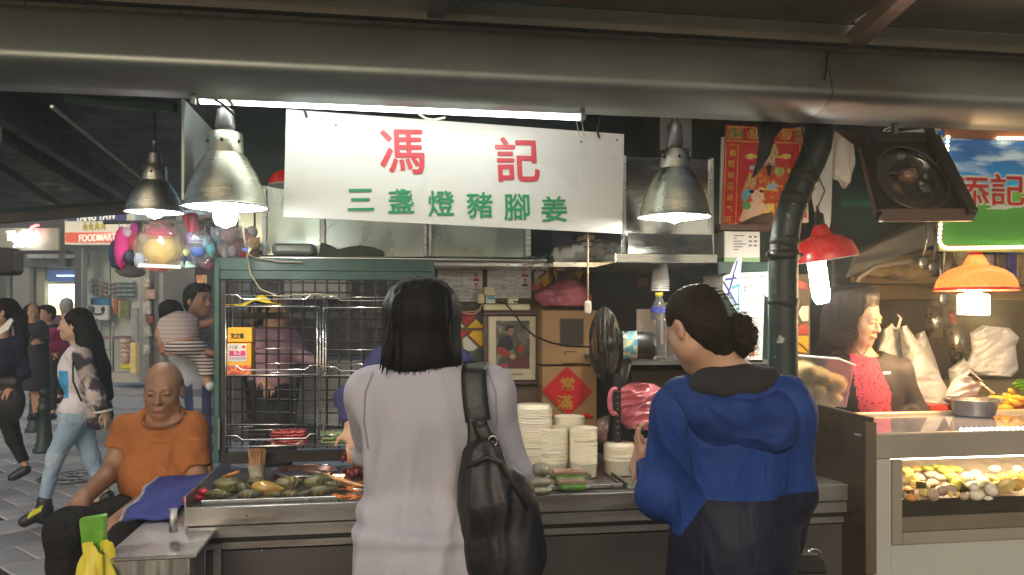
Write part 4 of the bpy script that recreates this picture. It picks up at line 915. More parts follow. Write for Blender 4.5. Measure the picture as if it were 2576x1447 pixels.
# pot and tongs
w4 = w3
pot = thing("copper_pan", "wide pan with a reddish wall behind the dumplings", "pan", D(780, 1200, 3.2)); pc_ = D(765, 1212, 3.25)
m = MB(); m.lathe([(.0,0),(.10,0),(.125,.045),(.128,.047),(.122,.045),(.097,.004),(0,.004)], pc_, 40); put("pan_body", m, mat("pan_red", (.36,.16,.11), .35, .3, .2), pot)
m = MB(); m.tube([pc_ + Vector((.127*math.cos(a), .127*math.sin(a), .047)) for a in [2*pi*k/40 for k in range(40)]], .003, 6, closed=True); put("rim", m, chrome, pot)
tg = thing("wooden_tongs", "wooden handled tongs lying across the right of the dumplings", "tongs", D(*w3(1400,700), 2.9))
put("arm", MB().tube([D(*w3(1690,668), 2.86), D(*w3(1620,655), 2.87), D(*w3(1400,590), 2.92), D(*w3(1340,565), 2.95)], [.004,.007,.0075,.006], 10), sk, tg)
put("blade", MB().tube([D(*w3(1340,565), 2.95), D(*w3(1250,545), 2.97), D(*w3(1160,535), 3.0)], [.006,.011,.008], 10), mat("spoon_dark", (.13,.07,.06), .35), tg)
put("arm", MB().tube([D(*w3(1690,700), 2.84), D(*w3(1560,690), 2.86), D(*w3(1440,720), 2.86)], [.004,.005,.004], 8), chrome, tg)
put("wooden_grip", MB().tube([D(*w3(445,588), 3.05), D(*w3(520,570), 3.05), D(*w3(600,540), 3.05)], [.004,.0075,.006], 10), mat("orange_wood", (.5,.2,.06), .4), label="short orange wooden handle left of the chopstick cup", cat="handle")
# glowing warmer behind the white shirted woman
wm = thing("meat_tray", "steel tray of dark red braised meat lit warm beside the woman in white", "tray", D(880, 1250, 3.0))
put("tray", MB().box(P(852,1250,2.82).x, P(1250,1250,2.82).x, 2.82, 3.4, TZ, TZ+.015), steelh, wm, bev=.002)
put("bar", MB().tube([D(838,1196,3.2), D(950,1196,3.2)], .004, 8), emit("warmer_glow", (1,.45,.15), 6), wm)
mt = mat("braised_meat", (.16,.02,.012), .25, 0, .5, 30, .8, 60)
for i in range(46):
    px, py = 880+random.uniform(-14,60), 1168+random.uniform(-38,44); crumple("meat_piece", D(px, py, 3.1+random.uniform(-.06,.06)), [random.uniform(.008,.016)]*3, mt, wm, seg=10, ring=7, amp=.6)
m = MB()
for i in range(22): p0 = Z(858+random.uniform(0,60), 1215+random.uniform(0,42), TZ+.02); m.tube([p0, p0+Vector((random.uniform(-.06,.06), random.uniform(-.03,.03), .008))], .004, 5)
put("noodle_strips", m, mat("orange_strips", (.5,.15,.03), .3, 0, .4, 20), wm, kind="stuff")
# ================================================================ plastic tubs
w5 = zmap(1400, 1100, 600, 1484)
tubm = mat("frosted_tub", (.88,.82,.66), .22, 0, 0, sub=.5, rv=.02)
tub_me = None
def tub(h, r): 
    m = MB(); m.lathe([(0,0),(r*.88,0),(r*.92,.004),(r*.995,h-.003),(r*1.01,h-.002),(r*1.01,h),(r*.965,h),(r*.85,.006),(0,.006)][::-1], (0,0,0), 28); return m
def stack(label, x, y0, y1, t, r, n, inv_top=False, th=.055, y_top=None):
    t += .12; r *= 1.04; n = int(n*2.2)
    c = D(x, y1, t); H = (y1-y0)/F*t; root = thing("tub_stack", label, "tubs", c, "stacks of translucent plastic tubs")
    m = tub(th, r); me = mesh_of("tub", m.v, m.f, tubm, m.m, m.sm)
    step = (H-th)/max(1, n-1)
    for k in range(n):
        o = bpy.data.objects.new("tub", me); COL.objects.link(o); o.parent = root; o.location = (random.uniform(-.001,.001), random.uniform(-.001,.001), k*step); ORG[o.name] = c
        o.rotation_euler = (0,0,k)
        if inv_top and k >= n-2: o.rotation_euler = (pi, 0, k); o.location.z += th
    return root
stack("tall left stack of frosted plastic tubs with two upturned ones on top", 1343, 1017, 1196, 2.98, .068/1.0, 17, True, .06)
stack("stack of frosted tubs just right of the tallest one, slightly shorter", 1432, 1047, 1196, 3.05, .060, 15)
stack("stack of frosted tubs at the right end of the tall row", 1468, 1075, 1198, 2.92, .050, 14)
stack("small separate pair of frosted tubs left of the blue jacket", 1558, 1113, 1192, 2.98, .058, 7, True, .06)
stack("frosted tub stack half hidden between the tall ones", 1392, 1075, 1196, 2.95, .055, 13)
# trays and wrapped food on the right
tr = thing("wrapped_food_tray", "steel tray of film wrapped food in front of the tubs", "tray", D(1440, 1245, 2.85))
X0, X1 = P(1290,1240,2.78).x, P(1566,1240,2.78).x
put("tray", MB().box(X0, X1, 2.78, 3.06, zt+.004, zt+.008).box(X0, X1, 2.775, 2.783, zt+.0085, zt+.018).box(X1-.006, X1, 2.784, 3.06, zt+.0085, zt+.018), steelh, tr, bev=.001)
tr2 = put("empty_tray", MB().box(P(1566,1240,2.78).x+.01, P(1640,1240,2.78).x, 2.76, 3.1, zt+.002, zt+.006).box(P(1566,1240,2.78).x+.01, P(1566,1240,2.78).x+.016, 2.76, 3.1, zt+.007, zt+.024).box(P(1566,1240,2.78).x+.0165, P(1640,1240,2.78).x, 3.09, 3.1, zt+.007, zt+.024), steelh, label="empty shiny steel tray at the blue jacket's elbow", cat="tray")
put("counter_top_right", MB().box(P(1280,1250,2.72).x, xr_, VF+.017, 3.5, zt-.01, zt+.001), steeld, cnt)
film2 = mat("cling_film", (.97,.97,.95), .06, 0, .0, 20, .7, 60, tr=1, al=.5, rv=.03)
ricem = mat("rice_roll", (.56,.52,.40), .4, 0, .35, 30, .5, 120, c2=(.25,.27,.14), ns2=60, c2lo=.58, c2hi=.64)
for i, (zx, zy, rx, ry) in enumerate(((462,682,72,42),(440,768,95,36),(445,828,100,26))):
    px, py = w5(zx, zy); t = 2.83-.015*i; c = D(px, py, t); k = .3472/F*t
    t_ = thing("wrapped_roll", ["round rice roll in cling film, topmost of the three by the elbow","rice roll in cling film, middle of the three by the elbow","rice roll in cling film, bottom of the three on the tray"][i], "food", c, "cling film wrapped rice rolls")
    crumple("rice", c, (rx*k*.93,.036,ry*k*1.1), ricem, t_, seg=28, ring=16, amp=.08, fr=14)
    crumple("film", c, (rx*k*1.0,.04,ry*k*1.2), film2, t_, seg=28, ring=16, amp=.12, fr=18)
for i, (x0, y0, x1, y1) in enumerate(((565,700,790,775),(595,772,805,832))):
    a, b = w5(x0, y1), w5(x1, y0); t = 2.88-.07*i; A_ = D(*a, t); B_ = D(*b, t)
    t_ = thing("film_pack", ["flat film wrapped pack with a bright green strip, rear one of two","flat film wrapped pack with a bright green strip, front one of two"][i], "food pack", A_, "film packs with green strips")
    zz = [A_.z, A_.z*.55+B_.z*.45, B_.z]
    put("green_strip", MB().box(A_.x+.004, B_.x-.004, A_.y, A_.y+.05, zz[0]+.002, zz[1]), mat("pandan_green", (.13,.42,.03), .4, 0, .1), t_, bev=.003)
    put("pink_layer", MB().box(A_.x, B_.x, A_.y+.006, A_.y+.07, zz[1]+.001, zz[2]-.002), mat("pink_layer", (.5,.3,.22), .5, 0, .15), t_, bev=.003)
    crumple("film", (A_+B_)/2+Vector((0,.03,0)), ((B_.x-A_.x)*.66,.05,.021), film2, t_, seg=36, ring=14, amp=.18, fr=14)
# ================================================================ green pillar pipe
VPI = 2.55
gpl = mat('pillar_paint', (.006,.018,.016), .5, 0, .25, 5, .5, 40, c2=(.32,.34,.32), c2lo=.665, c2hi=.69, ns2=20)
pil = thing("green_pillar", "chipped dark green pipe pillar bending towards the canopy beam", "pillar", P(1970, 1447, VPI))
pb = P(1971, 1447, VPI); pb.z = 0
put("pipe", MB().tube([pb, P(1971,1300,VPI), P(1971,900,VPI), P(1971,660,VPI), P(1973,610,VPI), P(1980,560,VPI), P(1997,505,VPI), P(2020,452,VPI), P(2042,405,VPI), P(2055,370,VPI), P(2060,335,VPI), P(2061,296,VPI)], [.047]*9+[.048,.048,.047], 24), gpl, pil)
put("pipe_head", MB().tube([P(2056,298,VPI), P(2056,238,2.42)], [.034,.036], 20), mat("pipe_head_steel", (.06,.06,.055), .35, .5, .3), pil)
for x_, y_ in ((1997,505),(2020,452),(1973,610),(1971,760)): put("tape_band", MB().tube([P(x_+5,y_-14,VPI), P(x_-4,y_+14,VPI)], .0485, 24), rubber, pil)
for y in (296, 372): put("band", MB().tube([P(2060 if y < 300 else 2055, y, VPI) + Vector((0,0,-.004)), P(2060 if y < 300 else 2055, y, VPI) + Vector((0,0,.004))], .047, 24), green, pil)
put("clamp", MB().tube([P(1928,640,VPI), P(2018,643,VPI)], .0085, 10), black, pil); put("collar", MB().tube([P(1971,655,VPI), P(1971,630,VPI)], .0505, 24), black, pil)
put("conduit", MB().tube([P(1936,660,2.62), P(1936,1250,2.62)], .006, 8), green, pil)
put("cable", MB().tube([P(2082,130,2.22), P(2078,180,2.215), P(2068,225,2.24), P(2050,250,2.3), P(2022,285,2.4), P(2018,330,2.45), P(2030,390,2.48), P(2052,430,2.49), P(2075,480,2.6), P(2048,545,2.75)], .003, 6), blk, label="thin black cable running from the beam down round the pillar's bend", cat="cable")
for i, (xa, xb) in enumerate(((2003, 2012), (2012, 2020))): pass
# dark cloth hanging at the pillar head
put("dark_cloth", MB().prism([P(x, y, 2.5) for x, y in ((1908,288),(1998,285),(1975,318),(1952,345),(1940,388),(1920,420),(1898,448),(1912,400),(1918,350))], (0,.03,0)), mat("cloth_black", (.02,.022,.02), .7, 0, .3), label="dark ragged cloth hanging over the top of the red poster", cat="cloth", bev=.006)
# ================================================================ fortune poster (a plain folk figure)
VP = 3.6
po = thing("new_year_poster", "red and gold new year poster with a bearded robed figure and columns of characters", "poster", P(1920, 565, VP))
zp = zmap(2050, 300, 450, 1447)
put("backing_board", MB().prism([P(x, y, VP+.004) for x, y in ((1808,575),(2034,560),(2030,318),(1815,345))], (0,.01,0)), mat("poster_board", (.6,.58,.5), .6), po)
pr_ = mat("poster_red", (.60,.012,.012), .3, 0, .1, 6); pg = mat("poster_gold", (.75,.55,.10), .3, .2, .15, 20)
q4 = [zp(208,1150), zp(1010,1085), zp(955,250), zp(242,212)]
put("sheet", MB().prism([P(*a, VP) for a in q4], (0,.003,0)), pr_, po)
LN = [0]
def pp(name, pts, col, lay, zf=zp, m=None):
    LN[0] += 1
    put(name, MB().prism([P(*zf(a, b), VP-.0006*lay-.00002*(LN[0] % 20)) for a, b in pts], (0,.0004,0)), m or mat("pp%s%s" % (name, str(col)), col, .4, 0, .18, 30), po)
def line(a, b, w_): 
    d = Vector((b[0]-a[0], b[1]-a[1])).normalized(); n_ = Vector((-d.y, d.x))*w_/2
    return [(a[0]+n_.x, a[1]+n_.y), (b[0]+n_.x, b[1]+n_.y), (b[0]-n_.x, b[1]-n_.y), (a[0]-n_.x, a[1]-n_.y)]
for a, b, w_ in (((248,228),(950,262),8), ((250,362),(945,385),8), ((362,405),(338,1148),7), ((250,400),(222,1145),6), ((262,400),(362,403),5), ((948,265),(930,1080),6)): pp("gold_line", line(a, b, w_), None, 1, m=pg)
pp("corner_garden", [(258,235),(412,240),(405,352),(252,345)], (.16,.22,.05), 1, m=mat("print_garden", (.15,.25,.05), .4, 0, .3, 30, c2=(.7,.2,.05), ns2=60)); pp("corner_garden", [(905,262),(948,264),(945,375),(905,372)], None, 1, m=MT["print_garden"])
for cx, ch in ((510,"财"),(665,"神"),(805,"到")):
    pp("gold_round", oval(cx, 300, 62, 52), None, 1, m=pg); pp("red_round", oval(cx, 300, 54, 45), None, 2, m=pr_)
    ctext("character", ch, zp(cx, 300), 80*.267, 78*.267, VP-.0022, pg, po, .0004, .02)
for i, ch in enumerate("福旺财旺运气旺"): ctext("character", ch, zp(308-i*6, 475+i*105), 60*.267, 60*.267, VP-.0012, pg, po, .0004, .01)
skp = mat("print_face", (.72,.5,.38), .4, 0, .05); bl_ = mat("print_black", (.02,.02,.02), .4, 0, 0)
pp("robe_print", [(470,640),(560,590),(740,600),(850,620),(880,760),(860,1080),(400,1060),(390,860)], (.55,.06,.02), 1, m=mat("print_robe", (.55,.07,.02), .4, 0, .3, 40, c2=(.7,.5,.1), ns2=28, c2lo=.56, c2hi=.6))
pp("sleeve_print", [(470,660),(540,700),(520,800),(420,860),(400,820)], None, 2, m=mat("print_sleeve", (.55,.5,.2), .4, 0, .3, 40, c2=(.6,.12,.04), ns2=60))
pp("hat_wing", oval(480, 510, 48, 26), None, 2, m=pg); pp("hat_wing", oval(815, 510, 48, 26), None, 2, m=pg); pp("hat_band", line((480,515),(815,515),18), None, 2, m=pg)
pp("hat_print", [(570,510),(572,440),(600,400),(655,380),(715,400),(740,440),(738,510)], None, 3, m=mat("print_hat", (.62,.5,.12), .4, 0, .2, 60, c2=(.4,.15,.2), ns2=90, c2lo=.55))
pp("face_print", oval(652, 545, 60, 62), None, 4, m=skp); pp("beard_print", [(625,590),(680,590),(672,650),(655,710),(635,655)], None, 5, m=bl_)
for sx_ in (-24, 24): pp("eye_print", oval(652+sx_, 528, 13, 5, 8), None, 5, m=bl_); pp("brow_print", line((652+sx_*1.6,508),(652+sx_*.6,514),5), None, 5, m=bl_)
pp("moustache_print", line((625,575),(680,575),6), None, 5, m=bl_); pp("lip_print", oval(652, 585, 10, 5, 8), None, 6, m=pr_)
pp("tassel_print", line((590,580),(600,640),14), None, 4, m=mat("print_green", (.1,.35,.08), .4)); pp("tassel_print", line((715,580),(705,640),14), None, 4, m=MT["print_green"])
pp("scroll_print", [(500,650),(550,620),(690,760),(620,790)], None, 5, m=mat("print_scroll", (.7,.16,.02), .4)); pp("scroll_end", [(465,600),(560,590),(565,625),(475,635)], None, 5, m=mat("print_scroll_blue", (.35,.5,.6), .4)); pp("scroll_end", [(620,790),(700,750),(745,800),(660,830)], None, 5, m=MT["print_scroll_blue"])
for i, ch in enumerate("招财进宝"): ctext("character", ch, zp(532+i*38, 660+i*34), 30*.267, 30*.267, VP-.0048, pg, po, .0003, .01)
pp("sash_print", line((560,810),(740,830),24), None, 4, m=pg)
pp("child_body", [(490,930),(600,940),(640,1010),(560,1060),(400,1130),(370,1110),(420,980)], None, 6, m=skp); pp("child_head", oval(545, 885, 62, 62), None, 7, m=skp); pp("child_vest", oval(440, 975, 42, 34), None, 7, m=MT["print_green"])
pp("child_hair", oval(490, 840, 24, 18), None, 8, m=bl_); pp("child_hair", oval(580, 838, 18, 14), None, 8, m=bl_)
for a, b in ((530,880),(565,890)): pp("child_eye", oval(a, b, 6, 4, 8), None, 8, m=bl_)
pp("blue_cloud", [(390,860),(430,820),(500,810),(480,870),(430,940),(395,925)], None, 5, m=mat("print_blue", (.15,.4,.55), .4)); pp("gold_ingots", [(570,1040),(620,960),(700,950),(700,1050)], None, 6, m=mat("print_gold2", (.75,.6,.12), .4, 0, .3, 50)); pp("peach_print", oval(750,650,50,40), None, 4, m=mat("print_peach", (.4,.5,.12), .4, 0, .4, 40))
# shelf, tissue box, green cabinet and star sign below the poster
put("shelf_board", MB().pbox(1812, 566, 1945, 578, 3.3, .3), brown, label="brown shelf board under the red poster", cat="shelf")
put("dark_box", MB().prism([P(x, y, 3.32) for x, y in ((1887,578),(1945,570),(1945,532),(1885,560))], (0,.2,0)), brown, label="dark brown box corner on the shelf beside the pillar", cat="box")
tb = thing("tissue_box", "white printed carton with a green base on the shelf left of the pillar", "box", P(1870, 655, 3.3))
put("carton", MB().pbox(1822, 583, 1912, 648, 3.3, .15), mat("carton_white2", (.72,.72,.68), .5, 0, .03), tb, bev=.003); put("green_base", MB().pbox(1822, 649, 1912, 658, 3.3, .15), mat("carton_green", (.25,.4,.2), .5), tb)
m = MB()
for i in range(6): m.pbox(1846, 592+i*7, 1846+(26, 8, 20, 30, 22, 12)[i], 594+i*7, 3.2985, .001)
for a in (1884, 1897):
    for b in (594, 605, 616): m.pbox(a, b, a+7, b+4, 3.2985, .001)
put("print_marks", m, ink, tb, kind="stuff")
put("green_shelf", MB().pbox(1806, 659, 1940, 690, 3.34, .4), green, label="green painted shelf under the white carton", cat="shelf", bev=.003)
put("green_cabinet", MB().pbox(1765, 692, 1948, 930, 3.62, .3), mat("cabinet_green", (.03,.07,.055), .5, 0, .3), label="dark green cabinet door behind the star shaped notice", cat="cabinet")
put("paper_notice", MB().pbox(1770, 688, 1820, 760, 3.6, .003), mat("paper_grey", (.42,.42,.36), .6, 0, .4, 30), label="small grey printed notice beside the star sign", cat="notice")
z9 = zmap(2050, 720, 250, 1005); VS = 3.2
st = thing("star_notice", "white star shaped notice board with handwritten characters and a rainbow line", "notice", P(1880, 910, VS))
wb = mat("notice_white", (.78,.78,.72), .45, 0, .04); nv = mat("ink_navy", (.03,.03,.25), .5); te = mat("ink_teal", (.03,.3,.42), .5)
def ns(name, pts, m_, lay=0): put(name, MB().prism([P(*z9(a, b), VS-.0016*lay) for a, b in pts], (0,.0014,0)), m_, st)
ns("poster_sheet", [(380,1360),(735,1375),(760,560),(470,560),(440,760),(470,800)], wb, 0)
ns("star_board", [(275,360),(360,330),(400,220),(450,130),(500,140),(480,320),(850,305),(850,405),(815,410),(810,600),(780,600),(770,560),(470,560),(465,775),(430,760),(330,600),(270,520)], wb, 1)
ns("star_line", line((300,400),(430,380),28), nv, 2); ns("star_line", line((405,340),(330,585),20), nv, 2.4); ns("star_line", line((280,420),(440,700),20), nv, 2.8); ns("star_line", line((390,365),(445,175),14), nv, 2.4)
ns("teal_band", line((380,500),(465,455),34), te, 2); ns("teal_band", line((465,455),(455,770),18), te, 2.2); ns("teal_band", line((330,560),(450,760),12), te, 2.1)
for i, c in enumerate(((.02,.1,.5),(.02,.4,.1),(.5,.6,.02),(.75,.3,.02),(.65,.03,.03),(.4,.03,.2))): ns("rainbow_band", line((430+i*70,384-i*5),(500+i*70,379-i*5),12), mat("rb%d" % i, c, .5), 2)
for i, (s, c, h) in enumerate((("澳",(530,500),100),("門",(600,495),80),("旅",(680,490),90),("遊",(740,470),90),("一",(495,625),30),("合",(560,655),90),("作",(615,655),90),("商",(665,655),90),("户",(712,625),70))): ctext("handwriting", s, z9(*c), 44*.2137*1.0, h*.2137, VS-.0035, ink, st, .0006)
for y in range(780, 1300, 24): ns("print_row", line((640,y),(690,y+2),5), MT["print_ink"], 1)
ns("colour_patch", [(590,1235),(650,1235),(645,1300),(580,1295)], mat("patch_red", (.5,.1,.05), .5, 0, .4, 40, c2=(.7,.6,.4), ns2=60), 1)
# tiles seen right of the pillar
z8 = zmap(2200, 750, 600, 2170)
rtw = thing("tiled_panel", "strip of white red and yellow broken tiles right of the pillar", "wall", P(2020, 900, 3.8)); rtw["kind"] = "structure"
put("backing", MB().pbox(1998, 690, 2038, 1100, 3.8, .02), MT["mosaic_joint"], rtw)
tileset([('w',[(500,600),(540,530),(612,530),(610,690),(540,690)]),('r',[(480,760),(560,725),(610,725),(610,835),(480,835)]),('y',[(480,845),(612,845),(610,1010),(540,940),(480,900)]),('y',[(480,920),(540,960),(600,1030),(480,1020)]),('r',[(480,230),(600,300),(600,370),(480,330)])], z8, 3.79, rtw)
# ================================================================ right stall shell
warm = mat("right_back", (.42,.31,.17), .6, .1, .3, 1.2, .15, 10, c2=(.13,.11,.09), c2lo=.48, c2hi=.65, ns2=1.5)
rs = thing("right_stall", "warm lit neighbouring food stall with a brownish steel back wall", "stall", (3, 4.6, 0))
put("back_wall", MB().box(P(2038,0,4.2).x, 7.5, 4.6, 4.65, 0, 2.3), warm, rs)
put("side_wall", MB().box(P(2038,0,4.2).x-.02, P(2038,0,4.2).x, 3.95, 4.6, 0, 2.3), dark, rs)
put("back_shelf", MB().pbox(2140, 700, 2700, 712, 4.2, .3), mat("shelf_brown", (.25,.16,.07), .4, .3, .2), rs)
put("wall_band", MB().pbox(2120, 712, 2700, 752, 4.5, .05), mat("band_olive", (.30,.2,.08), .45, .3, .25, 2), rs)
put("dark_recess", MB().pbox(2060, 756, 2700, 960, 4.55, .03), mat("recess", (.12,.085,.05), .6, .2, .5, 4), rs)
put("ceiling", MB().box(P(2038,0,3).x, 7.5, 2.5, 4.6, 2.62, 2.66), mat("right_ceiling", (.13,.12,.1), .7, 0, .3), rs)
put("upper_wall", MB().pbox(2040, 240, 2800, 560, 4.5, .04), mat("upper_grey", (.13,.13,.11), .6, .1, .3, 1.5), rs)
put("green_rail", MB().pbox(2120, 505, 2240, 518, 4.0, .03), mat("rail_green", (.02,.16,.11), .4), rs)
put("duct", MB().prism([P(x, y, 4.1) for x, y in ((2130,700),(2150,640),(2330,560),(2420,560),(2400,600),(2230,660))], (0,.2,0)), mat("duct_grey", (.27,.25,.21), .45, .3, .2), rs, bev=.01)
put("hose", MB().tube([P(2145,740,3.9), P(2160,700,3.9), P(2200,672,3.9), P(2260,660,3.9), P(2330,655,3.9)], .014, 10), mat("hose_grey", (.35,.3,.25), .4, .3), rs)
for i, (x, y) in enumerate(((2330,600),(2350,610),(2372,640),(2395,620),(2362,690))):
    put("hanging_tool", MB().tube([P(x,y-40,3.8), P(x+4,y,3.8), P(x-8+i*5,y+45,3.8)], .007, 7).ell(P(x-8+i*5,y+60,3.8), (.03,.012,.035), 12, 8), [steel, steeld][i % 2], None, label=["steel ladle hanging above the seller's head, leftmost tool","dark strainer hanging second in the row of tools","steel scoop hanging in the middle of the tool row","dark ladle hanging fourth in the tool row","low steel spoon hanging lowest among the tools"][i], cat="tool")
cl_ = mat("clutter_brown", (.28,.2,.1), .5, .2, .6, 12, .6, 15)
crumple("stored_goods", P(2260, 660, 4.2), (.28,.08,.09), cl_, label="heap of brownish bundled goods on the back shelf", cat="goods", amp=.4)
crumple("stored_bag", P(2420, 670, 4.2), (.14,.08,.1), mat("stored_pale", (.4,.33,.2), .5, 0, .5, 10), label="pale lumpy bag on the back shelf left of the orange lamp", cat="bag", amp=.4)
for i, (x, c) in enumerate(((2490,(.4,.3,.3)),(2520,(.12,.1,.08)),(2548,(.05,.05,.3)),(2570,(.3,.2,.1)))): put("shelf_goods", MB().pbox(x-10, 640-8*(i==2), x+12, 700, 4.1, .1), mat("sg%d" % i, c, .45, 0, .5, 20), label=["pinkish packet on the back shelf right of the orange lamp","dark tall packet on the back shelf","deep blue box on the back shelf near the frame edge","brown packet at the far right of the back shelf"][i], cat="goods", bev=.004)
# leaning board and white bag behind the fan
put("leaning_board", MB().prism([P(x, y, 3.3) for x, y in ((2080,600),(2045,520),(2038,470),(2070,400),(2092,335),(2097,345),(2090,560))], (0,.012,0)), mat("board_pale", (.55,.56,.5), .5, 0, .08), label="pale board standing behind the pillar's bend", cat="board")
crumple("white_bag", P(2118, 395, 3.4), (.055,.05,.13), mat("bag_white", (.75,.70,.6), .4, 0, .08, 6, .4, 20, sub=.1), label="white plastic bag hanging behind the square fan", cat="bag", amp=.2)
# red lamp with long tube bulb
t1, R1 = red_lamp("pendant_lamp", "red pendant lamp tilted behind the pillar with a long bright white bulb", P(2075, 652, 2.9), .125, .10, RM, rubber, tilt=rad(-9))
c = P(2075, 652, 2.9); e_ = emit("long_bulb_light", (1,.98,.9), 24)
put("bulb", MB().tube([P(2062,640,2.9), P(2054,660,2.9), P(2066,745,2.9), P(2070,762,2.9)], [.026,.034,.034,.024], 16), e_, t1)
put("cord", MB().tube([P(2048,545,2.9), P(2040,500,2.9), P(2035,300,2.9)], .004, 6), rubber, t1)
# orange glowing lamp
OM = mat("orange_shade", (.85,.15,.03), .3, 0, .05, 4, tr=.3, sub=.3, em=.5, emc=(1,.3,.06))
t2, R2 = red_lamp("pendant_lamp", "translucent orange pendant lamp glowing over the right stall counter", P(2455, 728, 3.0), .155, .105, OM, redp, inner=OM)
m = MB(); m.tube([P(2449,729,3.0), P(2449,742,3.0)], .030, 16); put("bulb_base", m, white, t2); put("rim", MB().tube([P(2455,728,3.0)+Vector((.155*math.cos(a), .155*math.sin(a), 0)) for a in [2*pi*k/40 for k in range(40)]], .006, 8, closed=True), redp, t2)
for k in range(6):
    m = MB(); m.tube([P(2449+30*math.cos(a), 745+k*8+2*a/6.28, 3.0) + Vector((0,.045*math.sin(a),0)) for a in [2*pi*j/16 for j in range(17)]], .0085, 8)
    put("coil", m, emit("coil_light", (1,.66,.32), 110), t2)
# ================================================================ square ventilator fan
z5 = zmap(2500, 300, 500, 1608)
vf = thing("ventilator_fan", "large square black ventilator fan tilted under the beam with a shiny dish", "fan", P(2300, 540, 2.6))
def vq(a, b, dep=0.):    # on the tilted fan plane: the top leans away
    px, py = z5(a, b); v = 2.55 + .30*(1070-b)/730 + dep; return P(px, py, v)
TL, TR_, BR_, BL_ = (70,335), (760,345), (1120,1060), (255,1065)
def fr_pt(u, w_, dep=0): 
    a = [TL[i]+(TR_[i]-TL[i])*u for i in (0,1)]; b = [BL_[i]+(BR_[i]-BL_[i])*u for i in (0,1)]
    return vq(a[0]+(b[0]-a[0])*w_, a[1]+(b[1]-a[1])*w_, dep)
bkf = mat("fan_frame_black", (.022,.018,.014), .4, .2, .2, 4, .1, 20)
m = MB(); N_ = 40
for i in range(N_):
    def edge(k):
        a = 2*pi*k/N_; x, y = math.cos(a), math.sin(a); q = 1/max(abs(x), abs(y)); return (.5+.5*x*q, .5+.5*y*q), (.5+.41*x, .52+.41*y)
    o0, i0 = edge(i); o1, i1 = edge(i+1)
    m.prism([fr_pt(*o0), fr_pt(*o1), fr_pt(*i1), fr_pt(*i0)], (0,.02,0))
put("frame_plate", m, bkf, vf)
for a, b in ((0,1),(1,2),(2,3),(3,0)):
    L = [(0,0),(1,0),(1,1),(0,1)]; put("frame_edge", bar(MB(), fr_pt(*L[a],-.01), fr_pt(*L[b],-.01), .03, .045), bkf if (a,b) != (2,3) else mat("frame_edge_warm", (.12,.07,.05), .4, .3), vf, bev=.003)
dish = mat("dish_smoke", (.30,.28,.22), .2, .85, .2, 2, rv=.06)
def dishf(u, w_):
    a = 2*pi*u; r = .05+.36*w_; return fr_pt(.5+r*math.cos(a)+.02*(1-w_), .52+r*math.sin(a), .03+.10*(1-w_)**1.5)
put("dish", MB().surf(dishf, 48, 12), dish, vf)
put("hub", MB().ell(fr_pt(.46,.5,.06), (.038,.03,.034), 20, 12), mat("hub_copper", (.35,.2,.14), .25, .4, .3), vf)
for k in range(4):
    a0 = 2*pi*k/4+.4
    put("blade", MB().surf(lambda u, w_: fr_pt(.48+(.07+.27*u)*math.cos(a0+w_*.9-u*.3), .52+(.07+.27*u)*math.sin(a0+w_*.9-u*.3), .05+.03*w_), 8, 6, .002), mat("fan_blade_metal", (.12,.11,.09), .3, .7, .2), vf)
put("guard_ring", MB().tube([fr_pt(.5+.41*math.cos(a), .52+.41*math.sin(a), -.012) for a in [2*pi*k/40 for k in range(40)]], .003, 6, closed=True), steeld, vf)
put("ring", MB().tube([fr_pt(.62+.16*math.cos(a), .45+.28*math.sin(a), -.02) for a in [-1.2+2.6*k/16 for k in range(17)]], .0015, 6), chrome, vf)
for a, b in (((20,250),(110,400)), ((700,220),(830,560)), ((830,560),(1120,1040))): put("arm", bar(MB(), vq(*a, -.04), vq(*b, -.05), .03, .02), bkf, vf, bev=.002)
put("upper_arm", bar(MB(), P(2120,310,2.6), P(2175,352,2.7), .05, .05), bkf, vf)
# wires and white trunking near the beam
put("trunking", MB().prism([P(x, y, 3.2) for x, y in ((2230,348),(2232,335),(2340,322),(2410,316),(2405,330),(2330,345))], (0,.03,0)), mat("trunk_white", (.55,.55,.5), .5), label="white trunking behind the top of the square fan", cat="trunking")
put("wires", MB().tube([P(2215,345,3.1), P(2225,326,3.1), P(2250,316,3.1), P(2290,312,3.1), P(2330,312,3.1)], .003, 6).tube([P(2218,347,3.1), P(2230,332,3.1), P(2262,320,3.1), P(2300,318,3.1)], .003, 6), white, label="pair of white wires curling above the square fan", cat="wires")
put("white_rail", MB().tube([P(2380,318,3.1), P(2600,326,3.1)], .006, 8), white, label="thin white rail under the beam above the green sign", cat="rail")
# ================================================================ lit picture sign
ls = thing("picture_sign", "signboard with a sky and meadow picture and red characters, edged in lit beads", "sign", P(2500, 630, 2.95)); VL = 2.95
M_ = bpy.data.materials.new("meadow_print"); M_.use_nodes = True; n, l = M_.node_tree.nodes, M_.node_tree.links; b = n["Principled BSDF"]; b.inputs["Roughness"].default_value = .35
tc = n.new("ShaderNodeTexCoord"); sp = n.new("ShaderNodeSeparateXYZ"); l.new(tc.outputs["Object"], sp.inputs[0])
mr = n.new("ShaderNodeMapRange"); mr.inputs[1].default_value = 0; mr.inputs[2].default_value = P(1,345,VL).z-P(1,630,VL).z; l.new(sp.outputs[2], mr.inputs[0])
cr = n.new("ShaderNodeValToRGB"); cr.color_ramp.interpolation = 'LINEAR'; e = cr.color_ramp.elements
e[0].position = 0; e[0].color = (.06,.24,.03,1); e[1].position = 1; e[1].color = (.02,.10,.28,1)
for ps, c in ((.35,(.05,.22,.02,1)),(.5,(.07,.28,.02,1)),(.64,(.16,.36,.02,1)),(.655,(.0,.45,.65,1)),(.75,(.02,.25,.5,1))): q = e.new(ps); q.color = c
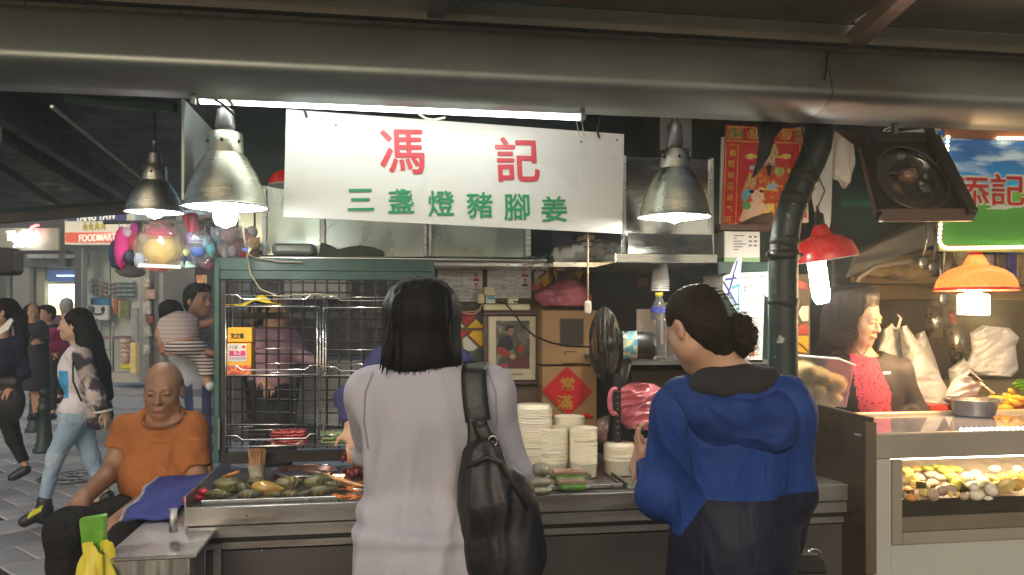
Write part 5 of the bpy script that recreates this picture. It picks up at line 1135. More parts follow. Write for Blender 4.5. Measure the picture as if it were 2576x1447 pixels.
l.new(mr.outputs[0], cr.inputs[0])
mp = n.new("ShaderNodeMapping"); mp.inputs["Scale"].default_value = (3,1,14); l.new(tc.outputs["Object"], mp.inputs[0]); nz = n.new("ShaderNodeTexNoise"); nz.inputs["Scale"].default_value = 1.6; nz.inputs["Detail"].default_value = 5; l.new(mp.outputs[0], nz.inputs["Vector"])
c1_ = n.new("ShaderNodeMapRange"); c1_.inputs[1].default_value = .5; c1_.inputs[2].default_value = .66; l.new(nz.outputs[0], c1_.inputs[0])
g1 = n.new("ShaderNodeMath"); g1.operation = 'GREATER_THAN'; g1.inputs[1].default_value = .66; l.new(mr.outputs[0], g1.inputs[0])
m1 = n.new("ShaderNodeMath"); m1.operation = 'MULTIPLY'; l.new(g1.outputs[0], m1.inputs[0]); l.new(c1_.outputs[0], m1.inputs[1])
mx = n.new("ShaderNodeMix"); mx.data_type = 'RGBA'; mx.inputs[7].default_value = (.42,.52,.56,1); l.new(m1.outputs[0], mx.inputs[0]); l.new(cr.outputs[0], mx.inputs[6]); l.new(mx.outputs[2], b.inputs["Base Color"])
l.new(mx.outputs[2], b.inputs["Emission Color"]); b.inputs["Emission Strength"].default_value = .16  # print glows faintly by itself, standing in for lamp light on the board
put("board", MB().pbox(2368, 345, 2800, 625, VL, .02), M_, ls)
put("edge_strip", MB().pbox(2362, 340, 2372, 632, VL-.004, .012).pbox(2372, 622, 2800, 632, VL-.004, .012), mat("strip_yellow", (.22,.2,.05), .4), ls)
put("top_frame", MB().pbox(2376, 338, 2800, 346, VL-.006, .02), mat("frame_copper", (.3,.12,.06), .4), ls)
wo = mat("outline_white", (.8,.8,.75), .5); rc_ = mat("sign_red2", (.62,.03,.02), .5)
for s, c in (("添",(2446,482)),("記",(2535,478))):
    ctext("character_outline", s, c, 92, 84, VL-.001, wo, ls, .0006, .045); ctext("character", s, c, 84, 78, VL-.003, rc_, ls, .0006, .012)
for (x0,y0,x1) in ((2410,520,2470),(2480,526,2560),(2440,380,2500),(2520,392,2570)): pass
put("streak_print", MB().prism([P(x, y, VL-.001) for x, y in ((2478,526),(2510,518),(2576,516),(2530,527))], (0,.001,0)), wo, ls)
bd = emit("bead_light", (1,.86,.5), 5); beads = [(2385-.085*(y-345), y) for y in range(345, 600, 11)] + [(2364,608),(2369,617),(2378,623)] + [(2388+i*9.5, 625-i*.2) for i in range(40)] + [(2512+i*9.5, 348) for i in range(26)] 
m = MB().ell((0,0,0), .0066, 10, 7); me = mesh_of("bead", m.v, m.f, bd, m.m, m.sm)
for x, y in beads:
    if 380 < y < 430 or 505 < y < 525: 
        if x < 2400: pass
    o = bpy.data.objects.new("bead", me); COL.objects.link(o); o.parent = ls; o.location = P(x, y, VL-.014) - ORG["picture_sign"]
ls2 = thing("bead_string", "row of tiny lit beads under the beam above the picture sign", "lights", P(2540, 318, 2.7))
for i in range(22):
    o = bpy.data.objects.new("bead", me); COL.objects.link(o); o.parent = ls2; o.location = P(2500+i*9, 321+i*.3, 2.7) - ORG["bead_string"]; o.scale = (.5,.5,.5)
# ================================================================ right stall counter and display case
VCs = 2.62
case = thing("display_case", "grey framed glass fronted food display case of the right stall", "case", P(2400, 1447, VCs))
cg = mat("case_grey", (.34,.31,.25), .4, .3, .08, 3, .1, 40); cw = mat("case_white", (.40,.41,.37), .4, 0, .06, 2, .1, 30)
za = lambda y: P(2400, y, VCs).z
x0 = P(2194, 1, VCs).x; x1 = 5.5; xg = P(2270, 1, VCs).x
put("top_rail", MB().box(x0, x1, VCs, VCs+.03, za(1150), za(1087)), cg, case, bev=.004)
put("front_skin", MB().box(x0+.005, P(2244,1,VCs).x, VCs+.006, VCs+.03, .12, za(1151)), cw, case); put("lower_skin", MB().box(P(2244,1,VCs).x+.001, x1, VCs+.006, VCs+.03, .12, za(1366)), cw, case)
put("window_frame", MB().box(P(2245,1,VCs).x, xg, VCs-.002, VCs+.02, za(1365), za(1152)), cg, case, bev=.003)
put("window_frame", MB().box(xg+.001, x1, VCs-.002, VCs+.02, za(1365), za(1335)), cg, case, bev=.003)
put("sill", MB().box(xg+.001, x1, VCs+.004, VCs+.022, za(1334), za(1298)), mat("sill_brown", (.2,.17,.12), .4, .3), case, bev=.002)
put("tray_lip", MB().box(xg+.001, x1, VCs+.03, VCs+.036, za(1297), za(1258)), mat("tray_brown", (.28,.2,.12), .4, .4), case, bev=.002)
glm = mat("case_glass", (.95,1,.97), .03, 0, 0, tr=1, rv=0)
put("window_pane", MB().box(xg+.002, x1, VCs+.024, VCs+.027, za(1297), za(1152)), glm, case)
put("base", MB().box(x0+.01, x1, VCs+.04, VCs+.06, 0, .119), black, case)
TG = za(1087)
tgm = mat("glass_top", (.35,.36,.42), .06, .4, .1, 3, rv=.03)
put("top_glass", MB().box(P(2190,1,VCs).x-.02, x1, VCs+.032, 3.12, TG-.012, TG-.004), tgm, case)
put("rear_rail", MB().box(x0-.06, x1, 3.121, 3.15, TG-.02, TG+.008), mat("rail_cream", (.6,.5,.32), .4, .2), case, bev=.003)
put("inner_lamp", MB().box(xg, x1, VCs+.05, VCs+.075, za(1160), za(1155)), emit("case_light", (1,.84,.58), 24), case)
m = MB().ell((0,0,0), .006, 8, 6); me2 = mesh_of("led_bead", m.v, m.f, emit("case_bead_light", (.9,.9,1), 7), m.m, m.sm)
for i in range(14):
    o = bpy.data.objects.new("led_bead", me2); COL.objects.link(o); o.parent = case; o.location = P(2418+i*13, 1079-i*.2, VCs+.04) - ORG["display_case"]; o.location.z = TG + .002 - ORG["display_case"].z
put("back_panel", MB().box(xg, x1, 3.0, 3.02, .12, TG-.013), mat("case_inner", (.4,.32,.2), .5), case); put("inner_floor", MB().box(xg-.02, x1, VCs+.037, 2.999, za(1262)-.03, za(1262)-.02), MT["tray_brown"], case)
# left end of the case: stainless side panel
a, b = P(2192,1060,2.62), P(2004,1012,3.0)
ep = [Vector((a.x-.004,2.615,0)), Vector((b.x,3.0,0)), Vector((b.x,3.0,P(2004,1012,3.0).z)), Vector((a.x-.004,2.615,P(2192,1060,2.615).z))]
put("side_panel", MB().prism(ep, (-.004,-.004,0)), mat("side_steel", (.16,.13,.10), .33, .9, .15, 2, .1, 40), case, bev=.002)
put("corner_strip", MB().pbox(2180, 1062, 2206, 1447, 2.61, .012), mat("corner_brown", (.16,.13,.09), .4, .5), case, bev=.002)
put("panel_cap", bar(MB(), ep[3]+Vector((0,-.004,.006)), ep[2]+Vector((0,0,.006)), .018, .016), mat("cap_dark", (.1,.09,.07), .35, .7), case)
# food in the case
z10 = zmap(2300, 1050, 700, 1595)
cols = {'w': mat("fish_ball", (.72,.66,.52), .45, 0, .1, 20, .3, 60, sub=.1), 'p': mat("meat_ball", (.46,.33,.24), .5, 0, .25, 25, .4, 80), 'o': mat("fried_ball", (.66,.38,.08), .5, 0, .25, 25, .6, 90), 'y': mat("tofu_cube", (.68,.5,.16), .5, 0, .2, 20, .5, 90), 'g': mat("green_roll", (.42,.38,.06), .5, 0, .3, 20, .5, 60), 'r': mat("orange_chunk", (.6,.27,.07), .5, 0, .25, 20)}
kinds = {'w':("fish_ball","white fish ball in the middle right of the display case","fish ball","white fish balls"), 'p':("meat_ball","greyish pink meat ball in the left half of the display case","meat ball","pinkish meat balls"), 'o':("fried_ball","golden fried ball at the right end of the display case","fried ball","golden fried balls"), 'y':("tofu_cube","yellow fried tofu cube heaped at the left of the display case","tofu","yellow tofu cubes"), 'g':("pickled_roll","lumpy yellow green roll lying in the display case","roll","yellow green rolls"), 'r':("orange_chunk","orange brown chunk at the left edge of the display case","food piece","orange brown chunks")}
B = [('r',800,745,40,28,0),('r',870,740,42,24,0),('g',950,740,50,24,.3),('g',1010,730,40,20,.4),('y',815,800,42,34,1),('p',885,800,44,32,0),('p',980,780,50,26,0),('g',1070,750,60,34,.2),('g',1110,800,60,38,.5),('g',1160,850,62,40,.7),('y',850,840,44,34,1),('p',930,850,40,30,0),('p',985,840,40,34,0),('p',1030,800,50,28,.2),('y',890,880,48,34,1),('r',820,890,34,36,0),('r',840,930,40,24,1),('y',930,920,42,28,1),('p',985,910,42,40,0),('p',1040,885,40,36,0),('p',1100,875,55,30,.6),('w',1210,795,40,36,0),('w',1270,780,42,36,0),('w',1245,860,44,40,0),('w',1315,830,46,42,0),('w',1375,880,46,44,0),('w',1275,915,48,34,0),('y',1375,800,60,24,.3),('y',1440,845,60,22,.3),('y',1480,905,60,40,1),('o',1455,800,40,34,0),('o',1520,790,46,40,0),('o',1540,840,50,44,0),('w',1395,740,44,28,0),('w',1545,740,34,26,0),('y',1150,935,40,20,1),('w',1355,935,34,14,0),('p',1190,920,34,24,0),('p',800,920,20,28,0),('o',1590,800,30,40,0),('g',1130,740,50,22,.1),('y',1100,925,34,22,1)]
for k_, zx, zy, rx, ry, sh_ in B:
    px, py = z10(zx, zy); t = 2.86 + (950-zy)*.0011; c = D(px, py, t); s_ = .3769/F*t; nm, lb, ca, gr = kinds[k_]
    if sh_ == 1 and k_ == 'y': o = put(nm, MB().obox((0,0,0), (rx*s_*1.7, ry*s_*1.7, ry*s_*1.5), rotmat(random.uniform(-.4,.4), random.uniform(-.4,.4), random.uniform(0,3))), cols[k_], label=lb, cat=ca, group=gr, bev=.004, seg=2); o.location = c
    else:
        m = MB().ell((0,0,0), (1,1,1), 20, 12); A = np.array(m.v); am = .09 if k_ in 'wo' else .3
        A *= (1+am*vnoise(A+zx*.1, 1.8)+am*.5*vnoise(A+zy, 4))[:,None]; A *= np.array((rx*s_, (rx+ry)/2*s_, ry*s_*1.02)); Rr = np.array(rotmat(0, sh_ if sh_ < 1 else 0, random.uniform(-.3,.3)))
        A = A@Rr.T; m.v = [tuple(x) for x in A+np.array(c)]; put(nm, m, cols[k_], label=lb, cat=ca, group=gr)
put("hidden_heap", MB().prism([Vector((xg, VCs+.05, za(1262)-.02)), Vector((xg, 2.98, za(1262)-.02)), Vector((xg, 2.98, za(1175)))], (2.5,0,0)), MT["meat_ball"], case)
# steel bowl, yellow corn heap, spoon
bowl = thing("steel_bowl", "shiny flared steel bowl on the glass top of the right stall", "bowl", Z(2450, 1052, TG-.004)); bc = Z(2450, 1046, TG-.004)
tb_ = (bc - Vector((0,0,CZ))).dot(Vector((SA,CA,0))); rb = 64/F*tb_
m = MB(); m.lathe([(0,0),(rb*.62,0),(rb*.72,.008),(rb*.9,.065),(rb*1.06,.07),(rb*1.07,.073),(rb*.88,.068),(rb*.7,.01),(0,.004)], bc, 40); put("bowl_body", m, mat("bowl_steel", (.78,.76,.72), .24, .92, .05, rv=.05), bowl)
corn = mat("corn_yellow", (.75,.45,.04), .4, 0, .25, 30, .5, 120, c2=(.6,.3,.03), ns2=50)
for i in range(34):
    px = 2486+random.uniform(0,150); py = 1036-random.uniform(0,66)*(1-abs(px-2570)/140); c = P(px, py, 3.2+random.uniform(-.05,.1)); a = random.uniform(-.5,.5)
    m = MB().ell((0,0,0), (.032,.014,.014), 14, 9); Rr = rotmat(0,a,random.uniform(-.5,.5)); m.v = [tuple(c+Rr@Vector(x)) for x in m.v]; put("fried_snack", m, corn, label="yellow fried snack in the heap beside the steel bowl", cat="snack", group="yellow fried snacks heaped by the bowl")
put("snack_dish", MB().box(P(2480,1,3.15).x, 5.2, 3.151, 3.45, TG-.02, TG), mat("dish_red", (.3,.04,.03), .4), label="dark red dish under the yellow snack heap", cat="dish")
for i in range(4): put("green_leaf", MB().surf(lambda u, w_: P(2545+40*u, 968-14*math.sin(u*3)+8*w_, 3.22+.03*w_), 6, 3, .002) if i == 0 else MB().surf(lambda u, w_: P(2540+30*u+8*i, 960+6*i+9*w_-8*u, 3.2+.03*w_), 6, 3, .002), mat("leaf_green", (.12,.35,.02), .5), label=["green leaf laid on top of the yellow snacks","second green leaf on the snacks","third green leaf on the snacks","lowest green leaf on the snacks"][i], cat="leaf")
put("steel_spoon", MB().tube([P(2440,944,3.3), P(2500,990,3.2)], [.012,.008], 8), mat("gold_steel", (.7,.6,.35), .25, 1, 0), label="bright metal spoon handle sticking out behind the bowl", cat="spoon")
# clear container with yellow food
cv = 3.02; ctn = thing("food_container", "translucent plastic tub of pale yellow food on the case corner", "container", P(2075, 1022, cv))
cp_ = [(1985,1008),(2130,1026),(2150,920),(2110,903),(1985,893)]
clr = mat("container_plastic", (.95,.92,.86), .18, 0, 0, tr=.95, al=.75, rv=.03)
put("tub_wall", MB().prism([P(x, y, cv) for x, y in cp_], (0,.004,0)), clr, ctn, bev=.002)
put("rim", MB().tube([P(1985,893,cv-.004), P(2110,903,cv-.004), P(2152,920,cv-.004)], .005, 8), mat("rim_clear", (.85,.82,.78), .3), ctn)
for i, (x, y, r) in enumerate(((2020,940,.05),(2060,950,.045),(2095,965,.045),(2040,985,.05),(2085,1000,.04),(2010,990,.045))): crumple("yellow_food", P(x, y, cv+.08), (r*1.1, .06, r), mat("yellow_batter", (.72,.5,.18), .5, 0, .3, 10, c2=(.75,.65,.4), ns2=18), ctn, amp=.25, seg=24, ring=14)
# white carrier bags
cb = mat("carrier_white", (.86,.86,.82), .35, 0, .04, 5, .9, 22, tr=.25, sub=.1); cb2 = mat("paper_yellowish", (.6,.5,.25), .5)
def sheetbag(label, pts, v, m_=cb, amp=.018):
    """a limp bag: outline filled with a crumpled sheet and a back sheet"""
    xs_ = [p[0] for p in pts]; ys = [p[1] for p in pts]; n = 40
    def cut(y):     # left and right edge at height y
        L = []
        for i in range(len(pts)):
            a, b = pts[i], pts[(i+1) % len(pts)]
            if (a[1]-y)*(b[1]-y) <= 0 and a[1] != b[1]: L.append(a[0]+(b[0]-a[0])*(y-a[1])/(b[1]-a[1]))
        return (min(L), max(L)) if L else (xs_[0], xs_[0]+1)
    y0, y1 = min(ys)+.5, max(ys)-.5
    def fn(sgn):
        def g(u, w_):
            y = y0+(y1-y0)*w_; a, b = cut(y); x = a+(b-a)*u; q = math.sin(pi*min(1,max(0,u)))**.6
            nz_ = float(1-2*abs(vnoise(np.array([[x*.012+w_*2, y*.018, v*3]]), 3.4)[0]))*amp*2.4 + .02*math.sin(x*.05+y*.02)
            return P(x, y, v - sgn*q*(.035+nz_))
        return g
    return put("carrier_bag", MB().surf(fn(1), n, n).surf(fn(-.4), n, n), m_, label=label, cat="bag")
sheetbag("limp white plastic carrier bags hanging right beside the seller's face", [(2215,830),(2245,812),(2290,880),(2310,960),(2330,1030),(2240,1030),(2205,960),(2200,900)], 3.75)
sheetbag("long white plastic bag draped diagonally behind the seller's shoulder", [(2262,822),(2280,818),(2340,900),(2395,1000),(2400,1040),(2300,1040),(2275,930)], 3.65)
sheetbag("crumpled white plastic bag hanging below the orange lamp", [(2440,838),(2470,818),(2540,825),(2565,850),(2555,870),(2562,930),(2545,948),(2460,945),(2428,925),(2445,880)], 3.7)
sheetbag("rumpled white bag lying low between the seller and the bowl", [(2370,1005),(2400,950),(2440,930),(2475,960),(2450,1010),(2390,1020)], 3.4)
for i in range(4): put("stacked_bag_edge", MB().tube([P(2236+4*i, 968+6*i, 3.6), P(2262, 962+6*i, 3.6), P(2300+3*i, 960+6*i, 3.62)], .003, 5), cb2, label=["folded yellowish bag edge, top of the pile by the seller","folded yellowish bag edge, second of the pile","folded yellowish bag edge, third of the pile","folded yellowish bag edge, lowest of the pile"][i], cat="bag edge")
put("tied_bag_top", MB().tube([P(2250,850,3.7), P(2258,830,3.7), P(2266,800,3.7), P(2258,792,3.7)], [.014,.008,.007,.004], 8).tube([P(2258,832,3.7), P(2240,815,3.7)], [.008,.004], 8).tube([P(2260,832,3.7), P(2282,822,3.7)], [.008,.004], 8), cb, label="knotted white bag handles sticking up above the bags", cat="bag knot")
for i, (x, y0, y1, dx_) in enumerate(((2350,772,850,0),(2400,812,920,14))):
    t_ = thing("steel_caddy", ["upright steel utensil tube with holes hanging on the back wall","tilted steel utensil tube with holes holding a red handle"][i], "utensil holder", P(x+dx_, y1, 4.0)); put("tube_wall", MB().tube([P(x, y0, 4.0), P(x+dx_, y1, 4.0)], .042, 20), mat("caddy_steel", (.6,.52,.4), .3, .9, .1), t_)
    for k in range(3):
        for s_ in (-9, 9): put("hole", MB().ell(P(x+dx_*(k+1)/4+s_, y0+(y1-y0)*(k+1)/4, 3.964), (.006,.004,.006), 8, 6), black, t_)
put("maroon_rod", MB().tube([P(2402,815,3.98), P(2392,785,3.97)], [.02,.014], 10), mat("handle_maroon", (.3,.05,.06), .4), label="maroon handle standing in the tilted steel tube", cat="handle grip")
put("red_stool", MB().pbox(2340, 1020, 2385, 1040, 3.3, .2), mat("stool_red", (.4,.04,.03), .4), label="edge of a dark red box behind the glass top", cat="box")
# filament hardware below the customer at right: bag handle in the dark
put("dark_handbag", MB().prism([P(x, y, 2.2) for x, y in ((1985,1400),(2075,1400),(2090,1447),(1980,1447))], (0,.08,0)), mat("bag_black", (.015,.014,.014), .45), label="black handbag low at the right of the blue jacket", cat="handbag", bev=.01)
put("bag_ring", MB().tube([P(2048+16*math.cos(a), 1392+10*math.sin(a), 2.19) for a in [pi+pi*k/10 for k in range(11)]], .003, 6), chrome, label="shiny curved handle fitting of the black handbag at the right", cat="bag fitting")
# ================================================================ organic shapes: fields of rounded limbs turned into one skin
def nets(V, xs, ys, zs):
    s = V < 0; n = V.shape; cnt = np.zeros((n[0]-1, n[1]-1, n[2]-1), np.int8)
    sl = lambda a, d: slice(a, n[d]-1+a)
    for a in (0,1):
        for b in (0,1):
            for c in (0,1): cnt += s[sl(a,0), sl(b,1), sl(c,2)]
    act = (cnt > 0) & (cnt < 8); I = np.argwhere(act); idx = np.full(act.shape, -1, np.int64); idx[act] = np.arange(len(I))
    acc = np.zeros((len(I), 3)); num = np.zeros(len(I)); ax_ = (xs, ys, zs)
    def pos(o): return np.stack([ax_[d][I[:, d]+o[d]] for d in range(3)], 1)
    for d in range(3):
        for a in (0,1):
            for b in (0,1):
                o0 = [0,0,0]; o0[(d+1) % 3] = a; o0[(d+2) % 3] = b; o1 = list(o0); o1[d] = 1
                va = V[I[:,0]+o0[0], I[:,1]+o0[1], I[:,2]+o0[2]]; vb = V[I[:,0]+o1[0], I[:,1]+o1[1], I[:,2]+o1[2]]
                m = (va < 0) != (vb < 0); t = np.where(m, va/np.where(m, va-vb, 1), 0)[:, None]; pa, pb_ = pos(o0), pos(o1)
                acc += (pa+(pb_-pa)*t)*m[:, None]; num += m
    vs = acc/num[:, None]; F_ = []
    for d in range(3):
        e, f = (d+1) % 3, (d+2) % 3; A = [slice(1, n[k]-1) for k in range(3)]; A[d] = slice(0, n[d]-1); B_ = list(A); B_[d] = slice(1, n[d])
        sa, sb = s[tuple(A)], s[tuple(B_)]; Q = np.argwhere(sa != sb); st0 = sa[sa != sb]
        base_ = Q.copy(); base_[:, e] += 1; base_[:, f] += 1
        def cell(de, df): c = base_.copy(); c[:, e] -= de; c[:, f] -= df; return idx[c[:,0], c[:,1], c[:,2]]
        q = np.stack([cell(1,1), cell(0,1), cell(0,0), cell(1,0)], 1); q[~st0] = q[~st0][:, ::-1]; F_.append(q)
    F_ = np.concatenate(F_); return vs, F_[(F_ >= 0).all(1)]
class Fld:
    """list of rounded shapes; every shape is (distance function, low corner, high corner, blend, sign)"""
    def __init__(s): s.L = []; s.cuts = []; s.shr = 0
    def rc(s, a, b, ra, rb=None, k=.03, sg_=1, flat=False, sq=None):
        rb = ra if rb is None else rb; a = np.array(a, float); b = np.array(b, float); ra -= s.shr; rb -= s.shr; d = b-a; dd = max(d@d, 1e-9); R_ = max(ra, rb)
        def fn(X, Y, Z):
            px, py, pz = X-a[0], Y-a[1], Z-a[2]; t0 = (px*d[0]+py*d[1]+pz*d[2])/dd; t = np.clip(t0, 0, 1)
            D_ = np.sqrt((px-t*d[0])**2+(py-t*d[1])**2+(pz-t*d[2])**2) - (ra+(rb-ra)*t)
            if flat:
                tt = t0; rad_ = np.sqrt((px-tt*d[0])**2+(py-tt*d[1])**2+(pz-tt*d[2])**2) - (ra+(rb-ra)*np.clip(tt,0,1)); D_ = np.where(tt > .5, np.maximum(rad_, (tt-1)*math.sqrt(dd)), D_)
            return D_
        s.L.append((fn, np.minimum(a, b)-R_, np.maximum(a, b)+R_, k, sg_)); return s
    def el(s, c, r, R=None, k=.03, sg_=1):
        c = np.array(c, float); r = np.array(r if hasattr(r, '__len__') else (r,)*3, float); R_ = np.array(R) if R is not None else np.eye(3); r = r-s.shr; m = r.max()
        ext = np.abs(R_) @ r
        def fn(X, Y, Z):
            px, py, pz = X-c[0], Y-c[1], Z-c[2]; q = [R_[0,i]*px+R_[1,i]*py+R_[2,i]*pz for i in range(3)]
            k0 = np.sqrt(sum((q[i]/r[i])**2 for i in range(3))); k1 = np.sqrt(sum((q[i]/r[i]**2)**2 for i in range(3)))+1e-9; return k0*(k0-1)/k1
        s.L.append((fn, c-ext, c+ext, k, sg_)); return s
    def cut(s, p, nrm_, k=.004): s.cuts.append((np.array(p, float), np.array(Vector(nrm_).normalized(), float), k)); return s
    def copy(s): f = Fld(); f.L = list(s.L); f.cuts = list(s.cuts); return f
    def mesh(s, res=.009, fine=(), pad=.03, grow=0):
        lo = np.min([l_[1] for l_ in s.L if l_[4] > 0], 0)-pad; hi = np.max([l_[2] for l_ in s.L if l_[4] > 0], 0)+pad; ax_ = []
        for d in range(3):
            g = [lo[d]]
            while g[-1] < hi[d]:
                st_ = res
                for (c, r, fr_) in fine:
                    if abs(g[-1]-c[d]) < r: st_ = min(st_, fr_)
                g.append(g[-1]+st_)
            ax_.append(np.array(g))
        V = np.full([len(a) for a in ax_], .2)
        for fn, l0, h0, k, sg_ in s.L:
            p_ = k+.035; ii = [slice(max(0, np.searchsorted(ax_[d], l0[d]-p_)-1), np.searchsorted(ax_[d], h0[d]+p_)+1) for d in range(3)]
            X, Y, Z_ = np.meshgrid(*[ax_[d][ii[d]] for d in range(3)], indexing='ij', sparse=True); D_ = fn(X, Y, Z_)-grow*(sg_ > 0); W = V[tuple(ii)]
            if sg_ > 0: h = np.maximum(k-np.abs(W-D_), 0)/k; V[tuple(ii)] = np.minimum(W, D_)-h*h*k/4
            else: D_ = -D_; h = np.maximum(k-np.abs(W-D_), 0)/k; V[tuple(ii)] = np.maximum(W, D_)+h*h*k/4
        X, Y, Z_ = np.meshgrid(*ax_, indexing='ij', sparse=True)
        for p, n_, k in s.cuts: V = np.maximum(V, (X-p[0])*n_[0]+(Y-p[1])*n_[1]+(Z_-p[2])*n_[2])
        return nets(V, *ax_)
def normals(v, f):
    n = np.zeros_like(v); a = np.cross(v[f[:,2]]-v[f[:,0]], v[f[:,3]]-v[f[:,1]])
    for i in range(4): np.add.at(n, f[:, i], a)
    return n/(np.linalg.norm(n, axis=1)[:, None]+1e-12)
def folds(amp, sc=(1,1,.35), fr=9, k=.5):
    def fn(v, n):
        q = v*np.array(sc); w1 = vnoise(q, fr); w2 = 1-2*np.abs(vnoise(q+5.1+w1[:, None]*.12, fr*1.7)); return amp*(w1*1.2+(w2-.6)*k)
    return fn
def skin_obj(name, fld, mats, parent=None, res=.009, fine=(), disp=None, paint=None, grow=None, **tags):
    if grow is None: grow = -.007 if name in ('shirt', 'jacket', 'jumper', 'dress', 'coat', 'trousers') else 0
    v, f = fld.mesh(res, fine, grow=grow)
    if disp is not None: n_ = normals(v, f); v = v+n_*np.asarray(disp(v, n_)).reshape(-1, 1)
    org = ORG[parent.name] if parent else Vector((float(v[:,0].mean()), float(v[:,1].mean()), float(v[:,2].min())))
    mi = None
    if paint: c = v[f].mean(1); mi = paint(c)
    me = mesh_of(name, v, f, mats, mi, None, org); o = link(name, me, org, parent); return tag(o, **tags)
def V3(p): return np.array(p, float)
def head(fl, c, R, s=1.0, male=False, ears=True, full=True):
    c = V3(c); Rn = np.array(R); L = lambda x, y, z: c + Rn @ (np.array((x, y, z))*s)
    fl.el(L(0,.012,.035), np.array((.073,.091,.084))*s, Rn, .02); fl.el(L(0,-.028,-.035), np.array((.057,.060,.072))*s, Rn, .03)
    fl.el(L(0,-.062,-.088), np.array((.026,.022,.02))*s, Rn, .03)
    for q in (-1, 1):
        fl.el(L(q*.036,-.048,-.022), np.array((.024,.025,.022))*s, Rn, .025); fl.el(L(q*.047,-.01,-.062), np.array((.02,.03,.025))*s, Rn, .03)
        if ears: fl.el(L(q*.074,.008,-.008), np.array((.008,.017,.029))*s, Rn, .008); fl.el(L(q*.080,.002,-.006), np.array((.005,.009,.016))*s, Rn, .004, -1)
    if full:
        fl.rc(L(-.034,-.076,.020), L(.034,-.076,.020), .011*s, k=.02)
        for q in (-1, 1): fl.el(L(q*.030,-.094,.004), np.array((.017,.014,.011))*s, Rn, .014, -1); fl.el(L(q*.030,-.077,.003), np.array((.015,.011,.010))*s, Rn, .005)
        fl.rc(L(0,-.082,.010), L(0,-.101,-.028), .0075*s, .0115*s, .010)
        for q in (-1, 1): fl.el(L(q*.012,-.091,-.031), np.array((.008,.010,.007))*s, Rn, .006)
        fl.el(L(0,-.083,-.055), np.array((.025,.011,.006))*s, Rn, .006); fl.el(L(0,-.081,-.066), np.array((.021,.012,.0075))*s, Rn, .006); fl.rc(L(-.021,-.092,-.0625), L(0,-.098,-.0595), .0016*s, k=.002, sg_=-1); fl.rc(L(.021,-.092,-.0625), L(0,-.098,-.0595), .0016*s, k=.002, sg_=-1)
    return L
def face_bits(L, R, s, par, hairm, eyec=None, brow=True, lipm=None):
    Rn = Matrix([list(r) for r in np.array(R)])
    for q in (-1, 1):
        put("eye", MB().ell(Vector(L(q*.030,-.0865,.0015)), (.0105*s,.003*s,.0026*s), 10, 6, Rn), mat("eye_dark", (.015,.01,.008), .15, 0, 0), par)
        if brow: put("eyebrow", MB().tube([Vector(L(q*(.015+.01*k), -.0885+.003*k*k*.35, .021+.002*math.sin(k*1.1))) for k in range(4)], [.0016*s,.0022*s,.002*s,.001*s], 5), hairm, par)
    if lipm: put("lips", MB().ell(Vector(L(0,-.0915,-.0605)), (.021*s,.0035*s,.0075*s), 12, 6, Rn), lipm, par)
def hand(fl, w_, d, up, s=1.0, curl=.5, side=1, spread=.12):
    """w_ wrist, d direction of the palm, up = back of the hand, side = +1 if the thumb lies along d x up"""
    w_ = Vector(w_); d = Vector(d).normalized(); up = Vector(up); up = (up-d*up.dot(d)).normalized(); sd = d.cross(up)*side
    M_ = np.array(Matrix((sd, d, up)).transposed()); c = w_+d*.045*s
    fl.el(c, np.array((.040,.048,.015))*s, M_, .015); fl.rc(w_-d*.01*s, w_+d*.03*s, .024*s, .026*s, .02)
    for i, (o, ln_) in enumerate(((.029,.068),(.010,.078),(-.010,.073),(-.028,.056))):
        p = w_+d*.082*s+sd*o*s*1.0-up*.002*s; dr = (d+sd*o*spread*10).normalized(); a = curl*.5
        for k, fr_ in enumerate((.45,.32,.25)):
            dr2 = (dr*math.cos(a)-up*math.sin(a)).normalized(); q = p+dr2*ln_*fr_*s; fl.rc(p, q, (.0088-.0008*k)*s, (.0080-.0008*k)*s, .004); p = q; a += curl*.9
    p = w_+d*.022*s+sd*.028*s; a = (d*.6+sd*.75-up*.25*curl).normalized(); q = p+a*.038*s; fl.rc(p, q, .012*s, .0098*s, .01); fl.rc(q, q+(a*.6+d*.6-up*.3*curl).normalized()*.03*s, .0098*s, .0075*s, .004)
CAMF = Vector((SA, CA, 0)); CAMR = Vector((CA, -SA, 0))
def headR(yaw, pitch=0, roll=0):
    """rotation of a head: yaw 0 looks at the camera, +90 looks to picture right, 180 away; pitch>0 looks down"""
    return Matrix.Rotation(-YAW + rad(yaw), 3, 'Z') @ Matrix.Rotation(rad(roll), 3, 'Y') @ Matrix.Rotation(rad(pitch), 3, 'X')
def bodyR(yaw): return np.array(Matrix.Rotation(-YAW+rad(yaw), 3, 'Z'))
sk1 = mat("skin_warm", (.44,.25,.16), .5, 0, .08, 12, .12, 180, sub=.12); sk2 = mat("skin_tan", (.30,.155,.085), .5, 0, .22, 14, .5, 110, sub=.1); sk3 = mat("skin_light", (.56,.37,.27), .5, 0, .08, 12, .1, 180, sub=.12)
hb = mat("black_hair", (.009,.008,.008), .5, 0, .3, 40, .3, 60, st=(6,6,.5)); hd = mat("dark_brown_hair", (.020,.014,.011), .5, 0, .3, 40, .8, 60, st=(5,5,.8)); hg = mat("grey_hair", (.35,.34,.32), .6, 0, .3, 60, .6, 90)
def hairdisp(a=.004): return lambda v, n: a*(vnoise(v*np.array((1,1,.12)), 120)*1.0+vnoise(v*np.array((1,1,.25)), 45)*1.2)
def strands(name, par, m_, roots, n=6, r=.0016):
    mb = MB()
    for pts in roots: mb.tube(pts, [r*(1-.75*i/(len(pts)-1)) for i in range(len(pts))], 4, cap=False)
    return put(name, mb, m_, par, kind="stuff")
